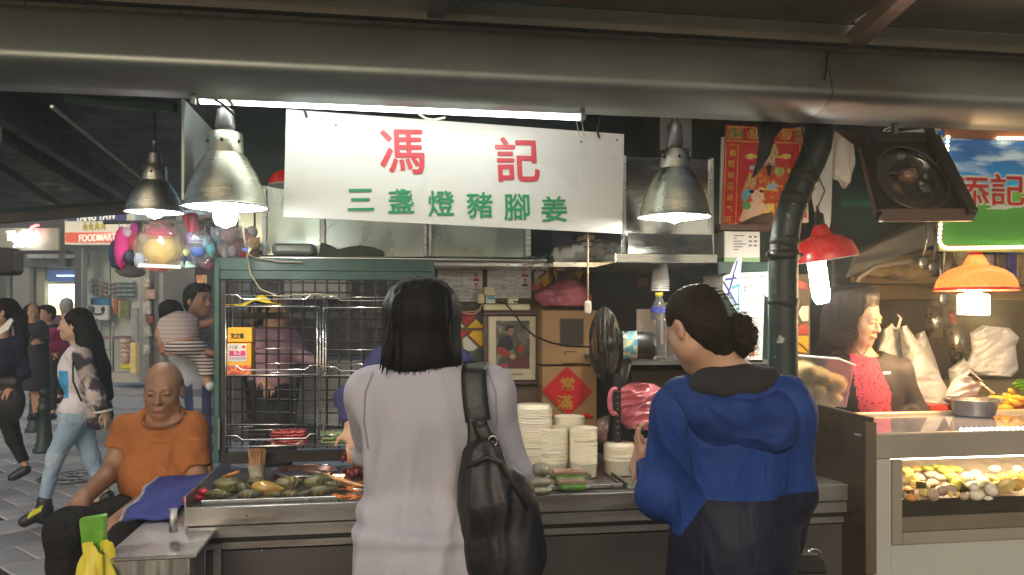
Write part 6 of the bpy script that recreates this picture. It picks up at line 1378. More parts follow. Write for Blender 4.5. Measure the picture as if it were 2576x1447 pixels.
for m_ in (hb, hd): m_.node_tree.nodes['Principled BSDF'].inputs['Specular IOR Level'].default_value = .07
# ---------------------------------------------------------------- woman in white, seen from behind
T1 = 2.05; k1 = T1/F
def q1(x, y, dt=0): return V3(D(x, y, T1+dt))
fl = Fld(); Rh = headR(172, 12); Lh = head(fl, q1(1064, 828, .02), Rh, .95)
sL, sR = q1(932, 990, .02), q1(1236, 984, .0); BR = bodyR(180)
fl.rc(q1(1066,880), q1(1074,945), .052, .058, .04)
fl.shr = .02; fl.rc(sL, sR, .052, k=.05); fl.el(q1(1078,1050), (.165,.10,.17), BR, .06); fl.el(q1(1068,1190), (.135,.095,.15), BR, .06); fl.el(q1(1062,1400,.0), (.165,.115,.17), BR, .06)
hipz = D(1062,1440,T1)
for q, sx_ in ((-1,960),(1,1160)): 
    h_ = V3(D(sx_,1450,T1)); kn = h_+np.array((0,.02,-.42)); an = h_+np.array((0,0,-.81)); fl.rc(h_, kn, .085, .055, .05); fl.rc(kn, an, .055, .036, .03); fl.rc(an+np.array((0,0,-.03)), an+np.array((0,.13,-.05)), .035, .028, .02)
eR, wR = q1(1296,1180,.04), q1(1236,1215,.30); eL, wL = q1(925,1150,.16), q1(985,1170,.40)
fl.rc(sR, eR, .046, .036, .04); fl.rc(eR, wR, .036, .025, .02); fl.rc(sL, eL, .046, .036, .04); fl.rc(eL, wL, .036, .025, .02); fl.shr = 0; hand(fl, wR, V3(CAMF)-.3*V3(CAMR), (0,0,1), 1, .6, -1); hand(fl, wL, V3(CAMF), (0,0,1), 1, .6, 1)
w1 = skin_obj("person", fl, [sk1], res=.011, label="woman in a pale long sleeved shirt seen from behind at the counter", cat="person")
sh = Fld(); sh.rc(sL, sR, .063, k=.05); sh.el(q1(1077,1048), (.178,.118,.18), BR, .07); sh.el(q1(1066,1190,.01), (.148,.112,.16), BR, .06); sh.el(q1(1064,1385,.0), (.176,.13,.17), BR, .05); sh.el(q1(1070,1310,-.01), (.160,.120,.03), BR, .03)
sh.rc(q1(1060,1380), q1(1062,1560), .165, .172, .05); sh.rc(q1(1076,925), q1(1074,960), .062, .075, .05)
sh.rc(sR, eR, .060, .049, .045); sh.rc(eR, wR, .048, .034, .025); sh.rc(sL, eL, .057, .047, .045); sh.rc(eL, wL, .047, .034, .025); sh.cut(q1(1062,1555), (0,0,-1)); sh.cut(q1(1060,918), (0,0,1))
def wf(v, n):
    z = (CZ-v[:,2])/k1+HY; x = v@V3(CAMR)/k1+CX
    a = folds(.024, (1,1,.32), 7, 1.0)(v, n)*np.clip((z-1000)/150, .25, 1); b = .007*np.sin((z-1312+.06*(x-1060)+8*np.sin(x*.02))*.10)*np.exp(-((z-1312)/45)**2)
    c = .006*np.sin(x*.045+z*.012)*np.exp(-((z-1180)/110)**2); return a+b+c
shm = cloth("lilac_white_jersey", (.38,.375,.42), 4, (1,1,.35), .016, .04)
skin_obj("shirt", sh, [shm], w1, .0085, disp=wf); put("collar_band", MB().tube([Vector(q1(1072,922))+Vector((.075*math.cos(a), .06*math.sin(a), .008*math.cos(a*1))) for a in [2*pi*k/30 for k in range(30)]], .008, 8, closed=True), shm, w1)
tr_ = Fld()
for sx_ in (960,1160): h_ = V3(D(sx_,1450,T1)); tr_.rc(h_+np.array((0,.02,-.04)), h_+np.array((0,.02,-.42)), .082, .065, .05); tr_.rc(h_+np.array((0,.02,-.42)), h_+np.array((0,0,-.80)), .065, .05, .03)
skin_obj("trousers", tr_, [mat("dark_denim", (.02,.022,.03), .8, 0, .2)], w1, .014)
hr = Fld(); hR = np.array(Rh); hc = q1(1064,826,.02)
hr.el(hc+hR@np.array((0,.012,.040)), (.087,.100,.083), hR, .03); hr.rc(q1(1060,795), q1(1060,870), .092, .090, .05); hr.el(q1(1061,905,-.005), (.096,.080,.085), BR, .04)
hr.el(q1(1062,900,.11), (.07,.07,.11), BR, .03, -1); hr.cut(q1(1060,930), (.04,0,-1))
hobj = skin_obj("hair", hr, [hb], w1, .006, disp=hairdisp(.005))
rt = []; r_ = random.Random(3)
for i in range(330):
    a = r_.uniform(-1.25, 1.25)*1.25; xo = math.sin(a); yo = -math.cos(a); e_ = r_.uniform(-.004,.005); rw = .094+e_
    top = Vector(q1(1066, 730, 0)); pts = []
    yb = 932+r_.uniform(-9,9)+(6 if a < -.9 else 0)
    for j, (f_, y) in enumerate(((.15,712),(.55,727),(.82,757),(.94,800),(.985,850),(1.0,895),(.99,yb))):
        w__ = .098 if y > 850 else .092; pts.append(Vector(q1(1061, y)) + CAMR*xo*(w__+e_)*f_ + CAMF*(yo*(.088+e_)*f_))
    rt.append(pts)
strands("hair_strands", w1, hb, rt, r=.0022)
# loose locks hanging on the left shoulder
lk = MB()
for x0, x1, y1, w__ in ((985,960,940,.010),(990,972,944,.008),(1000,1004,942,.011),(975,955,930,.006),(1128,1150,926,.008)): lk.tube([Vector(q1(x0+4,800,-.07)), Vector(q1(x0,850,-.088)), Vector(q1((x0+x1)/2,892,-.092)), Vector(q1(x1,y1,-.09))], [.001, w__*.8, w__*.8, .001], 8)
put("hair_lock", lk, hb, w1, kind="stuff")
def seam(name, parent, garment, pts, m_, r=.0022, toward=None):
    """a stitched seam that follows the garment's outer surface seen from the street side"""
    ob = garment; n = len(ob.data.vertices); a = np.empty(n*3, np.float32); ob.data.vertices.foreach_get("co", a); a = a.reshape(-1,3)+np.array(ORG[parent.name]); out = []
    t = a@V3(CAMF); X = (a@V3(CAMR))/t*F+CX; Y = HY-(a[:,2]-CZ)/t*F
    for x, y in pts:
        d = (X-x)**2+(Y-y)**2; c = np.where(d < 120)[0]
        if len(c): k = c[np.argmin(t[c])]; out.append(Vector(D(x, y, float(t[k])-.001)))
    if len(out) > 2: put(name, MB().tube(out, r, 6), m_, parent)
def lerp_pts(*P_, n=14): return [(P_[i][0]+(P_[i+1][0]-P_[i][0])*k/n, P_[i][1]+(P_[i+1][1]-P_[i][1])*k/n) for i in range(len(P_)-1) for k in range(n)]+[P_[-1]]
smw = mat("seam_lilac", (.28,.275,.31), .9, 0, 0); shirt1 = [o for o in w1.children if o.name.startswith("shirt")][0]
seam("shoulder_seam", w1, shirt1, lerp_pts((938,935),(918,985),(914,1060),(925,1130)), smw, .0016); seam("shoulder_seam", w1, shirt1, lerp_pts((1226,925),(1246,985),(1250,1060),(1240,1120)), smw, .0016)
# black shoulder bag of the woman
bk = mat("black_leather", (.011,.011,.012), .5, 0, .2, 8, .35, 60, rv=.1)
bag = thing("shoulder_bag", "large slouchy black leather bag hanging from the right shoulder of the woman in white", "bag", D(1275, 1440, 1.95))
bd_ = Fld(); TB = 1.93
def qb(x, y, dt=0): return V3(D(x, y, TB+dt))
bd_.el(qb(1222,1190,.02), (.045,.045,.10), BR, .05); bd_.el(qb(1262,1330,.02), (.098,.055,.15), BR, .05); bd_.el(qb(1285,1400,.02), (.088,.055,.08), BR, .04); bd_.el(qb(1215,1290,.02), (.045,.05,.16), BR, .04); bd_.rc(qb(1205,1150), qb(1230,1260), .02, .05, .05)
skin_obj("bag_body", bd_, [bk], bag, .007, disp=folds(.016, (1,1,.22), 12, .8))
def ribbon(pts, w_, th, nrmv=None):
    m = MB(); P_ = [Vector(p) for p in pts]; n = len(P_); N_ = Vector(nrmv or CAMF)
    def fn(u, w__):
        x = u*(n-1); i = min(int(x), n-2); f_ = x-i; p0 = P_[max(i-1,0)]; p1 = P_[i]; p2 = P_[i+1]; p3 = P_[min(i+2,n-1)]
        p = .5*((2*p1)+(p2-p0)*f_+(2*p0-5*p1+4*p2-p3)*f_*f_+(3*p1-p0-3*p2+p3)*f_**3); d = (p2-p1).normalized(); s_ = d.cross(N_).normalized(); ww = w_ if not callable(w_) else w_(u)
        return p + s_*(w__-.5)*ww - N_*.004*math.cos((w__-.5)*pi)
    m.surf(fn, 6*(n-1), 4, th); return m
strap = [q1(1200,930,.10), q1(1196,912,.02), q1(1193,925,-.06), q1(1192,960,-.085), q1(1196,1010,-.10), q1(1203,1060,-.105)]
put("strap", ribbon(strap, .062, .005), bk, bag)
put("strap", ribbon([q1(1203,1055,-.11), q1(1214,1085,-.115), q1(1226,1110,-.115), q1(1240,1150,-.11)], .036, .006), bk, bag)
put("strap", ribbon([q1(1190,1050,-.105), q1(1192,1100,-.11), q1(1186,1140,-.11), q1(1180,1175,-.10)], lambda u: .03, .005), bk, bag)
put("ring", MB().tube([Vector(q1(1240+11*math.cos(a), 1110+13*math.sin(a), -.125)) for a in [2*pi*k/20 for k in range(20)]], .0028, 6, closed=True), mat("gunmetal", (.35,.33,.32), .2, 1, 0), bag)
put("buckle", MB().tube([Vector(q1(1205+13*math.cos(a), 1062+9*math.sin(a), -.125)) for a in [2*pi*k/20 for k in range(20)]], .0028, 6, closed=True), bk, bag)
put("top_edge", MB().tube([Vector(x) for x in (qb(1176,1172,-.02), qb(1195,1166,-.045), qb(1225,1150,-.05), qb(1260,1165,-.04), qb(1290,1215,-.03), qb(1325,1280,-.02))], .006, 8), bk, bag)
# ---------------------------------------------------------------- customer in the blue jacket
T2 = 2.08; k2 = T2/F
def q2(x, y, dt=0): return V3(D(x, y, T2+dt))
fl = Fld(); Rh = headR(-150, 28, 0); hc = q2(1752, 826); Lh = head(fl, hc, Rh, .9)
fl.rc(q2(1772,860), q2(1835,960,.01), .054, .064, .04); sL, sR = q2(1712,1036,.03), q2(1978,1030,-.02); BR = bodyR(190)
fl.shr = .018; fl.rc(sL, sR, .055, k=.05); fl.el(q2(1850,1110), (.15,.11,.2), BR, .06); fl.el(q2(1850,1330), (.15,.11,.2), BR, .06)
for sx_ in (1760,1930): h_ = V3(D(sx_,1450,T2)); fl.rc(h_, h_+np.array((0,.02,-.42)), .08, .055, .05); fl.rc(h_+np.array((0,.02,-.42)), h_+np.array((0,0,-.8)), .055, .036, .03); fl.rc(h_+np.array((0,0,-.84)), h_+np.array((0,.13,-.86)), .035, .028, .02)
eL, wL, eR, wR = q2(1656,1240,.06), q2(1632,1175,.32), q2(2000,1240,0), q2(1985,1390,.14)
for a, b, c in ((sL,eL,wL),(sR,eR,wR)): fl.rc(a, b, .046, .038, .04); fl.rc(b, c, .038, .026, .02)
fl.shr = 0; hand(fl, wL, V3(Vector((0,0,1))*.8+CAMF*.3-CAMR*.35), -V3(CAMR), .95, .7, 1); hand(fl, wR, V3(CAMF)-np.array((0,0,.6)), V3(CAMR), .95, .8, 1)
p2_ = skin_obj("person", fl, [sk1], res=.010, fine=[(hc, .13, .0055)], label="customer in a blue and navy hooded jacket with a hair bun", cat="person"); 
jk = Fld(); jk.rc(sL, sR, .070, k=.05); jk.el(q2(1850,1105), (.172,.128,.2), BR, .07); jk.el(q2(1856,1290), (.165,.13,.2), BR, .07); jk.rc(q2(1838,1400), q2(1828,1600), .165, .175, .06)
for a, b, c in ((sL,eL,wL),(sR,eR,wR)): jk.rc(a, b, .067, .060, .05); jk.rc(b, c, .060, .042, .03)
jk.el(q2(1655,1250,.03), (.050,.055,.060), None, .04); jk.cut(q2(1830,1600), (0,0,-1)); jk.el(q2(1850,930,.02), (.085,.075,.06), BR, .03, -1)
jb = cloth("jacket_blue", (.008,.036,.17), 5, (1,1,.5), .022, .12, .7); jn = cloth("jacket_navy", (.007,.009,.022), 5, (1,1,.4), .018, .15, .6)
def jp(c):
    z = (CZ-c[:,2])/k2+HY; x = c@V3(CAMR)/k2+CX; return np.where((z > 1236-(x-1750)*.04) & ~((x < 1750-(z-1236)*.55) & (z < 1335)), 1, 0)
skin_obj("jacket", jk, [jb, jn], p2_, .0085, disp=folds(.013, (1,1,.45), 8, .7), paint=jp)
hf = Fld(); BH = np.array(headR(188, -12)); hcc = q2(1852,1005,-.045)
hf.el(q2(1842,990,.0), (.152,.095,.055), BH, .04); hf.el(q2(1865,1045,-.075), (.132,.066,.088), BH, .05); hf.rc(q2(1702,985,.02), q2(1800,1068,-.07), .030, .034, .04); hf.rc(q2(1990,980,.0), q2(1960,1085,-.07), .034, .036, .04); hf.rc(q2(1820,1090,-.08), q2(1930,1110,-.08), .03, .03, .04)
hf.el(q2(1846,945,-.06), (.108,.09,.074), BH, .02, -1)
skin_obj("hood", hf, [cloth("hood_blue", (.007,.031,.145), 4, (1,1,1.2), .022, .12, .7)], p2_, .0075, disp=folds(.014, (1,1,1), 6, .9))
jo_ = [o for o in p2_.children if o.name.startswith('jacket')][0]; smj = mat('seam_navy', (.004,.012,.06), .8, 0, 0)
seam('sleeve_seam', p2_, jo_, lerp_pts((1738,1010),(1726,1080),(1738,1160),(1748,1236)), smj, .0018)
hl = Fld(); hl.el(q2(1846,968,-.035), (.116,.070,.060), BH, .03); hl.rc(q2(1765,955,.03), q2(1850,1000,-.04), .022, .035, .03); hl.rc(q2(1850,1000,-.04), q2(1940,945,-.01), .035, .024, .03); hl.el(q2(1810,905,.0), (.045,.05,.03), BH, .02, -1)
skin_obj("hood_lining", hl, [mat("lining_black", (.012,.012,.013), .85, 0, .2)], p2_, .008, disp=folds(.006))
hr = Fld(); hR = np.array(Rh); hr.el(hc+hR@np.array((0,.014,.036)), (.072,.080,.077), hR, .02); hr.el(hc+hR@np.array((0,.045,-.02)), (.060,.045,.060), hR, .03); hr.rc(q2(1795,850), q2(1832,848,-.01), .036, .030, .03); hr.el(q2(1800,880,-.01), (.045,.045,.045), None, .03)
hr.el(hc+hR@np.array((0,-.085,-.04)), (.11,.055,.075), hR, .02, -1); hr.el(hc+hR@np.array((.078,-.006,-.02)), (.03,.028,.045), hR, .015, -1); hr.el(hc+hR@np.array((-.078,-.006,-.02)), (.03,.028,.045), hR, .015, -1)
skin_obj("hair", hr, [hd], p2_, .006, disp=hairdisp(.004))
bn = Fld(); bn.el(q2(1862,845,-.01), (.043,.043,.058), None, .02)
skin_obj("hair_bun", bn, [hd], p2_, .005, disp=lambda v, n: .012*vnoise(v, 60)+.008*vnoise(v, 130))
r_ = random.Random(5); rt = []
for i in range(160):
    u = r_.uniform(0, 2*pi); v_ = r_.uniform(-1, 1); s_ = math.sqrt(1-v_*v_); d_ = Vector((s_*math.cos(u), s_*math.sin(u), v_)); c_b = Vector(q2(1862,845,-.01)); p0 = c_b+Vector((d_.x*.04,d_.y*.04,d_.z*.054)); tng = d_.cross(Vector((r_.uniform(-1,1),r_.uniform(-1,1),r_.uniform(-1,1)))).normalized(); p1 = c_b+(p0-c_b+tng*.02)*1.07; p2 = c_b+(p0-c_b+tng*.036)*1.10+Vector((0,0,-.004)); rt.append([p0,p1,p2])
for i in range(70):
    a = r_.uniform(0, 1); p0 = Vector(hc+hR@np.array((r_.uniform(-.05,.05), .06, .09-.14*a))); p0 = Vector(hc)+(p0-Vector(hc)).normalized()*.1; rt.append([p0, p0+(p0-Vector(hc)).normalized()*.006+CAMR*.014, p0+(p0-Vector(hc)).normalized()*.008+CAMR*.03])
strands("hair_strands", p2_, hd, rt, r=.0011)
put("phone", MB().obox(Vector(q2(1604,1150,.40)), (.014,.07,.13), rotmat(.3,.2,0)), mat("phone_pinkish", (.45,.28,.22), .3), label="phone held low in the blue jacket customer's hand", cat="phone", bev=.004)
# ---------------------------------------------------------------- seated bald man
T3 = 3.52; k3 = T3/F; g3 = T3/3.15
def q3(x, y, dt=0): return V3(D(x, y, T3+dt))
fl = Fld(); Rh = headR(10, 6, 0); hc = q3(411, 984); Lh = head(fl, hc, Rh, 1.06)
sL, sR = q3(322,1078,0), q3(484,1076,0); BR = bodyR(8)
fl.rc(q3(411,1030,.02), q3(412,1082,.02), .056, .060, .03); fl.shr = .038; fl.rc(sL, sR, .065, k=.06); fl.el(q3(412,1130,.02), (.17,.13,.2), BR, .05); fl.el(q3(398,1205,-.05), (.18,.17,.13), BR, .06); fl.el(q3(400,1290,0), (.19,.15,.10), BR, .06); fl.shr = .004
eL, wL = q3(286,1182,-.05), q3(206,1256,-.38); eR, wR = q3(492,1200,-.05), q3(385,1262,-.22)
fl.rc(sL, eL, .062, .050, .04); fl.rc(eL, wL, .050, .034, .03); fl.rc(sR, eR, .062, .05, .04); fl.rc(eR, wR, .05, .034, .03)
hand(fl, wL, V3(D(150,1318,T3-.45))-V3(wL), (0,-.3,1), 1.1, .55, -1); fl.rc(q3(385,1248,-.15), q3(282,1330,-.5), .046, .044, .02); hand(fl, q3(285,1325,-.5), (-.3,-.6,-.8), (-.3,-.6,.4), 1, .5, 1)
hp = [q3(365,1290,0), q3(440,1300,0)]; kn = [V3(D(172,1338,T3-.5)), V3(D(330,1370,T3-.62))]; an = [V3(D(168,1640,T3-.5)), V3(D(300,1640,T3-.75))]
for h_, k_, a_ in zip(hp, kn, an): a_[2] = .10; fl.rc(h_, k_, .09, .065, .05); fl.rc(k_, a_, .06, .04, .03); fl.rc(a_+np.array((0,0,-.06)), a_+np.array((-.05,-.15,-.065)), .037, .03, .02)
def fp_(c):
    q = (c-hc)@np.array(Rh); return np.zeros(len(c), int)
p3_ = skin_obj("person", fl, [sk2], res=.011, fine=[(hc, .14, .0055), (wL+np.array((-.05,-.05,-.02)), .11, .005)], label="bald elderly man in an orange t-shirt sitting beside the steel table", cat="person")
hx = mat("thin_grey_hair", (.13,.10,.08), .7, 0, .3, 60, .6, 120); face_bits(Lh, Rh, 1.06, p3_, hx, lipm=mat("lip_brown", (.28,.11,.07), .5))
hr = Fld(); hR = np.array(Rh); hr.el(hc+hR@np.array((0,.018,.022))*1.06, np.array((.0765,.090,.075))*1.06, hR, .02); hr.cut(hc+hR@np.array((0,0,.052)), hR@np.array((0,-.25,1.))); hr.cut(hc+hR@np.array((0,-.028,0)), hR@np.array((0,-1.,.1))); hr.cut(hc+hR@np.array((0,0,-.035)), (0,0,-1)); hr.el(hc+hR@np.array((.076,.005,-.02)), (.03,.026,.036), hR, .01, -1); hr.el(hc+hR@np.array((-.076,.005,-.02)), (.03,.026,.036), hR, .01, -1)
skin_obj("hair", hr, [hx], p3_, .006)
ts = Fld(); ts.rc(sL, sR, .066, k=.05); ts.rc(q3(411,1040,.02), q3(411,1090,.02), .075, .10, .05); ts.el(q3(412,1130,.02), (.172,.135,.2), BR, .05); ts.el(q3(404,1200,-.04), (.176,.165,.12), BR, .06); ts.el(q3(425,1250,-.02), (.18,.17,.10), BR, .06)
ts.rc(sL, sL+(eL-sL)*.55, .072, .074, .025, flat=True); ts.rc(sR, sR+(eR-sR)*.85, .078, .080, .025, flat=True); ts.el(q3(414,1052,-.04), (.085,.10,.042), BR, .02, -1)
orm = cloth("orange_jersey", (.34,.115,.03), 3.5, (1,1,1.0), .03)
skin_obj("shirt", ts, [orm], p3_, .009, disp=folds(.011, (1,1,.8), 5, .7)); put("neckband", MB().tube([Vector(q3(414,1040))+Vector((.086*math.cos(a), -.03+.075*math.sin(a), -.012+.035*math.sin(a))) for a in [2*pi*k/30 for k in range(30)]], .006, 8, closed=True), mat("neckband_dark", (.22,.08,.03), .8), p3_)
tr_ = Fld()
for i, (h_, k_, a_) in enumerate(zip(hp, kn, an)): tr_.rc(h_, k_, .115, .088, .06); tr_.rc(k_, k_+(a_-k_)*(.9), .088, .075, .04, flat=True)
tr_.el(q3(402,1300,0), (.21,.17,.10), BR, .05)
skin_obj("trousers", tr_, [cloth("black_cloth", (.012,.011,.011), 6, (1,1,.6), .02)], p3_, .011, disp=folds(.014, (1,1,.5), 7))
stl = thing("stool", "low dark stool under the seated man", "stool", (q3(402,1380)[0], q3(402,1380)[1], 0)); sc_ = q3(402,1345); zz_ = float(sc_[2])-.06
put("seat", MB().lathe([(0,zz_-.03),(.17,zz_-.03),(.17,zz_),(0,zz_)], Vector((sc_[0],sc_[1],0)), 20), mat("stool_dark", (.05,.05,.05), .5), stl)
for a in range(4): put("leg", MB().tube([Vector((sc_[0]+.12*math.cos(a*pi/2+.7), sc_[1]+.12*math.sin(a*pi/2+.7), zz_-.03)), Vector((sc_[0]+.16*math.cos(a*pi/2+.7), sc_[1]+.16*math.sin(a*pi/2+.7), 0))], .014, 8), mat("stool_dark", (0,0,0)), stl)
# ---------------------------------------------------------------- generic standing figure for the others
def figure(label, t, hp_, hyaw, sh_, byaw, pel, arms, legs, hs=1.0, skin=sk1, res=.012, top=None, topk=None, bottom=None, hairf=None, hairm=hb, face=True, wid=(.16,.115), sleeves=1.0, tr=.085, hem=None, topd=.012, tpaint=None, bare=False, skirt=None, hpitch=0, shoes=None):
    q = lambda x, y, dt=0: V3(D(x, y, t+dt)); fl = Fld(); Rh = headR(hyaw, hpitch); hc = q(*hp_); L = head(fl, hc, Rh, hs); BR = bodyR(byaw)
    a, b = q(*sh_[0]), q(*sh_[1]); nb = (a+b)/2; pe = q(*pel); w_, d_ = wid
    fl.rc(hc+np.array(Rh)@np.array((0,.02,-.07)), nb+np.array((0,0,.03)), .048*hs, .055*hs, .04); fl.shr = .02*hs; fl.rc(a, b, .048*hs, k=.05); mid = nb*.6+pe*.4
    fl.el(nb*.75+pe*.25, (w_*.92,d_,.16*hs), BR, .05); fl.el(mid, (w_*.82,d_*.9,.16*hs), BR, .05); fl.el(pe, (w_*.95,d_,.12*hs), BR, .05)
    A = [(a, q(*x[0]), q(*x[1])) if s_ == 0 else (b, q(*x[0]), q(*x[1])) for s_, x in arms]
    fl.shr = .006
    for s0, e0, w0 in A: fl.rc(s0, e0, .044*hs, .036*hs, .04); fl.rc(e0, w0, .036*hs, .025*hs, .02); fl.shr = 0; hand(fl, w0, (w0-e0), (0,0,1) if abs(w0[2]-e0[2]) < .15 else V3(CAMR), hs*.95, .5, 1); fl.shr = .006
    fl.shr = .008
    G = [(q(*x[0]), q(*x[1]), q(*x[2]), x[3] if len(x) > 3 else (0,-.14,-.03)) for x in legs]
    for h_, k_, a_, fd in G: fl.rc(h_, k_, tr*hs, .055*hs, .05); fl.rc(k_, a_, .053*hs, .036*hs, .03); fl.rc(a_+np.array((0,0,-.035)), a_+np.array(fd)*1.0, .036*hs, .028*hs, .02)
    o = skin_obj("person", fl, [skin], res=res, fine=[(hc, .13*hs, res*.6)], label=label, cat="person")
    if face: face_bits(L, Rh, hs, o, hairm, lipm=mat("lip_rose", (.4,.14,.12), .5))
    if top:
        ts = Fld(); ts.rc(a, b, .06*hs, k=.05); ts.el(nb*.75+pe*.25, (w_,d_*1.12,.17*hs), BR, .06); ts.el(mid, (w_*.93,d_*1.05,.17*hs), BR, .06); ts.el(pe*.92+nb*.08, (w_*1.04,d_*1.1,.12*hs), BR, .05)
        for s0, e0, w0 in A:
            if sleeves <= .6: ts.rc(s0, s0+(e0-s0)*sleeves*1.6, .06*hs, .056*hs, .04, flat=True)
            else: ts.rc(s0, e0, .058*hs, .05*hs, .04); ts.rc(e0, e0+(w0-e0)*.92, .05*hs, .038*hs, .03, flat=True)
        ts.el(nb+np.array((0,0,.06)), (.07*hs,.075*hs,.045*hs), BR, .02, -1)
        if hem: ts.cut(q(*hem), (0,0,-1))
        skin_obj("shirt" if not topk else topk, ts, top if isinstance(top, list) else [top], o, res, disp=folds(topd, (1,1,.5), 9), paint=tpaint)
    if bottom:
        bt_ = Fld()
        for h_, k_, a_, fd in G: bt_.rc(h_, k_, (tr+.012)*hs, .068*hs, .05); bt_.rc(k_, k_+(a_-k_)*(.9 if not bare else .12), .066*hs, .05*hs if not bare else .07*hs, .03, flat=True)
        bt_.el(pe, (w_*1.0,d_*1.05,.12*hs), BR, .05); skin_obj("trousers" if not bare else "shorts", bt_, [bottom], o, res, disp=folds(.006, (1,1,.6), 12))
    if skirt:
        s0 = Fld(); s0.rc(pe+np.array((0,0,.05)), pe+np.array((0,0,-skirt)), w_*.85, w_*1.05, .05, flat=True); skin_obj("skirt", s0, [top if not isinstance(top, list) else top[0]], o, res, disp=folds(.012, (1,1,.3), 9))
    if hairf:
        h2 = Fld(); hR = np.array(Rh); h2.el(hc+hR@np.array((0,.022,.036))*hs, np.array((.082,.096,.085))*hs, hR, .02); h2.el(hc+hR@np.array((0,.045,-.02))*hs, np.array((.074,.06,.07))*hs, hR, .03)
        hairf(h2, hc, hR, q)
        h2.el(hc+hR@np.array((0,-.085,-.045))*hs, np.array((.066 if hairf.__name__ != 'short' else .11,.065,.085))*hs, hR, .02, -1); skin_obj("hair", h2, [hairm], o, res*.7, disp=hairdisp(.004*hs))
    if shoes:
        for h_, k_, a_, fd in G: s_ = Fld(); s_.rc(a_+np.array((0,0,-.04)), a_+np.array(fd)*1.05, .044, .036, .03); s_.cut((0,0,min(a_[2]-.085, a_[2]+fd[2]-.03)), (0,0,-1)); skin_obj("shoe", s_, [shoes], o, .009)
    return o, L, Rh, q
def short(h, hc, R, q): h.el(hc+R@np.array((0,-.04,.085)), (.062,.05,.03), R, .02)
def long_(n): 
    def lf(h, hc, R, q):
        for i, (x, y, dt, r) in enumerate(n[:-1]): x2, y2, d2, r2 = n[i+1]; h.rc(q(x,y,dt), q(x2,y2,d2), r, r2, .03)
    return lf
# seller of the right stall
def bobf(h, hc, R, q): h.el(q(2104,800,.05), (.082,.08,.12), None, .04); h.el(q(2130,742,.02), (.09,.09,.05), None, .04); h.el(q(2100,850,.08), (.06,.07,.06), None, .04); h.el(q(2160,745,.0), (.085,.085,.05), None, .04)
jkd = mat("jacket_charcoal", (.022,.02,.02), .7, 0, .15, 8, .2, 100); pkt = mat("coral_knit", (.55,.07,.10), .8, 0, .05, 10, c2=(.18,.01,.03), ns2=95, c2lo=.57, c2hi=.60)
def sp(c):
    t_ = c@V3(CAMF); x = (c@V3(CAMR))/t_*F+CX; y = HY-(c[:,2]-CZ)/t_*F; l0 = 2136+(y-880)*.17; r0 = 2196+(y-880)*.42; r0 = np.where(y > 990, 2242, r0); return np.where((x > l0) & (x < r0), 1, 0)
s4, L4, R4, q4_ = figure("seller with dark hair in a dark jacket over a spotted coral top", 3.6, (2160,802), 38, ((2085,925,.05),(2262,935,-.02)), 20, (2200,1090), [(0,((2062,1040,.0),(2110,1100,-.2))),(1,((2310,1040,-.02),(2260,1090,-.25)))], [((2150,1180),(2150,1400),(2150,1600)),((2240,1180),(2240,1400),(2240,1600))], 1.0, sk1, .009, [jkd, pkt], "jacket", mat("black_cloth", (0,0,0)), bobf, mat("dark_hair_brownish", (.014,.010,.009), .6, 0, .3, 40, .6, 60), True, (.17,.12), tpaint=sp, hpitch=14)
rt = []; r_ = random.Random(9)
for i in range(260):
    x = r_.uniform(2066,2156); w_ = r_.uniform(-9,9); rt.append([V3(D(x+14,742+r_.uniform(-14,20),3.50)), V3(D(x+w_,800,3.50+r_.uniform(-.01,.01))), V3(D(x-w_,845,3.52)), V3(D(x-10+r_.uniform(-16,16), 878+r_.uniform(-22,16), 3.54))])
strands("hair_strands", s4, MT["dark_hair_brownish"], [[Vector(p) for p in x] for x in rt], r=.0018)
put("necklace", MB().tube([V3(D(2150+38*u, 868+26*math.sin(pi*min(1,u*1.1)), 3.46)) for u in [k/8 for k in range(9)]], .002, 5), black, s4)
put("name_badge", MB().obox(Vector(D(2231,938,3.45)), (.035,.004,.012)), white, s4)
# cook behind the woman in white: navy sleeve and hands
s5, L5, R5, q5_ = figure("cook in a navy knitted top leaning over the counter, hidden behind the woman in white", 3.12, (1075,800), 0, ((965,912,0),(1150,912,0)), 0, (1050,1120,.1), [(0,((868,1000,-.02),(884,1078,-.12))),(1,((1180,1040,0),(1120,1120,-.2)))], [((1010,1240),(1010,1400),(1010,1600)),((1090,1240),(1090,1400),(1090,1600))], 1.0, sk1, .010, mat("navy_knit", (.03,.03,.10), .9, 0, .2, 60, 1.0, 220), "jumper", mat("black_cloth", (0,0,0)), short, hb, True, (.16,.12), sleeves=.62)
# man carrying a child
gsm = cloth("grey_jersey", (.42,.44,.48), 7, (1,1,.8), .02)
s6, L6, R6, q6_ = figure("young man in a grey t-shirt and plaid shorts carrying a small child on his arm", 5.35, (500,756), 62, ((432,828,0),(540,832,0)), 20, (490,965), [(0,((415,885,-.02),(520,888,-.25))),(1,((552,890,0),(470,885,-.22)))], [((465,1000),(468,1140),(468,1330),(.05,-.13,-.03)),((515,1000),(520,1140),(522,1330),(.05,-.13,-.03))], .98, sk1, .011, gsm, "shirt", striped("plaid_cloth", (.30,.34,.40), (.03,.05,.14), 9, 0, .5, .8, (.02,.03,.08), 8, 2), short, hb, True, (.17,.115), sleeves=.5, bare=True, tr=.1, shoes=rubber)
ctext("print", "1981", (510, 848), 46, 24, q6_(510,848)[1]-.135, mat("print_grey", (.15,.16,.2), .8), s6, bold=.01)
ch = thing("child", "small child in a striped pale top held against the man's shoulder", "child", D(455, 880, 5.1)); tq_ = 5.08
def qc(x, y, dt=0): return V3(D(x, y, tq_+dt))
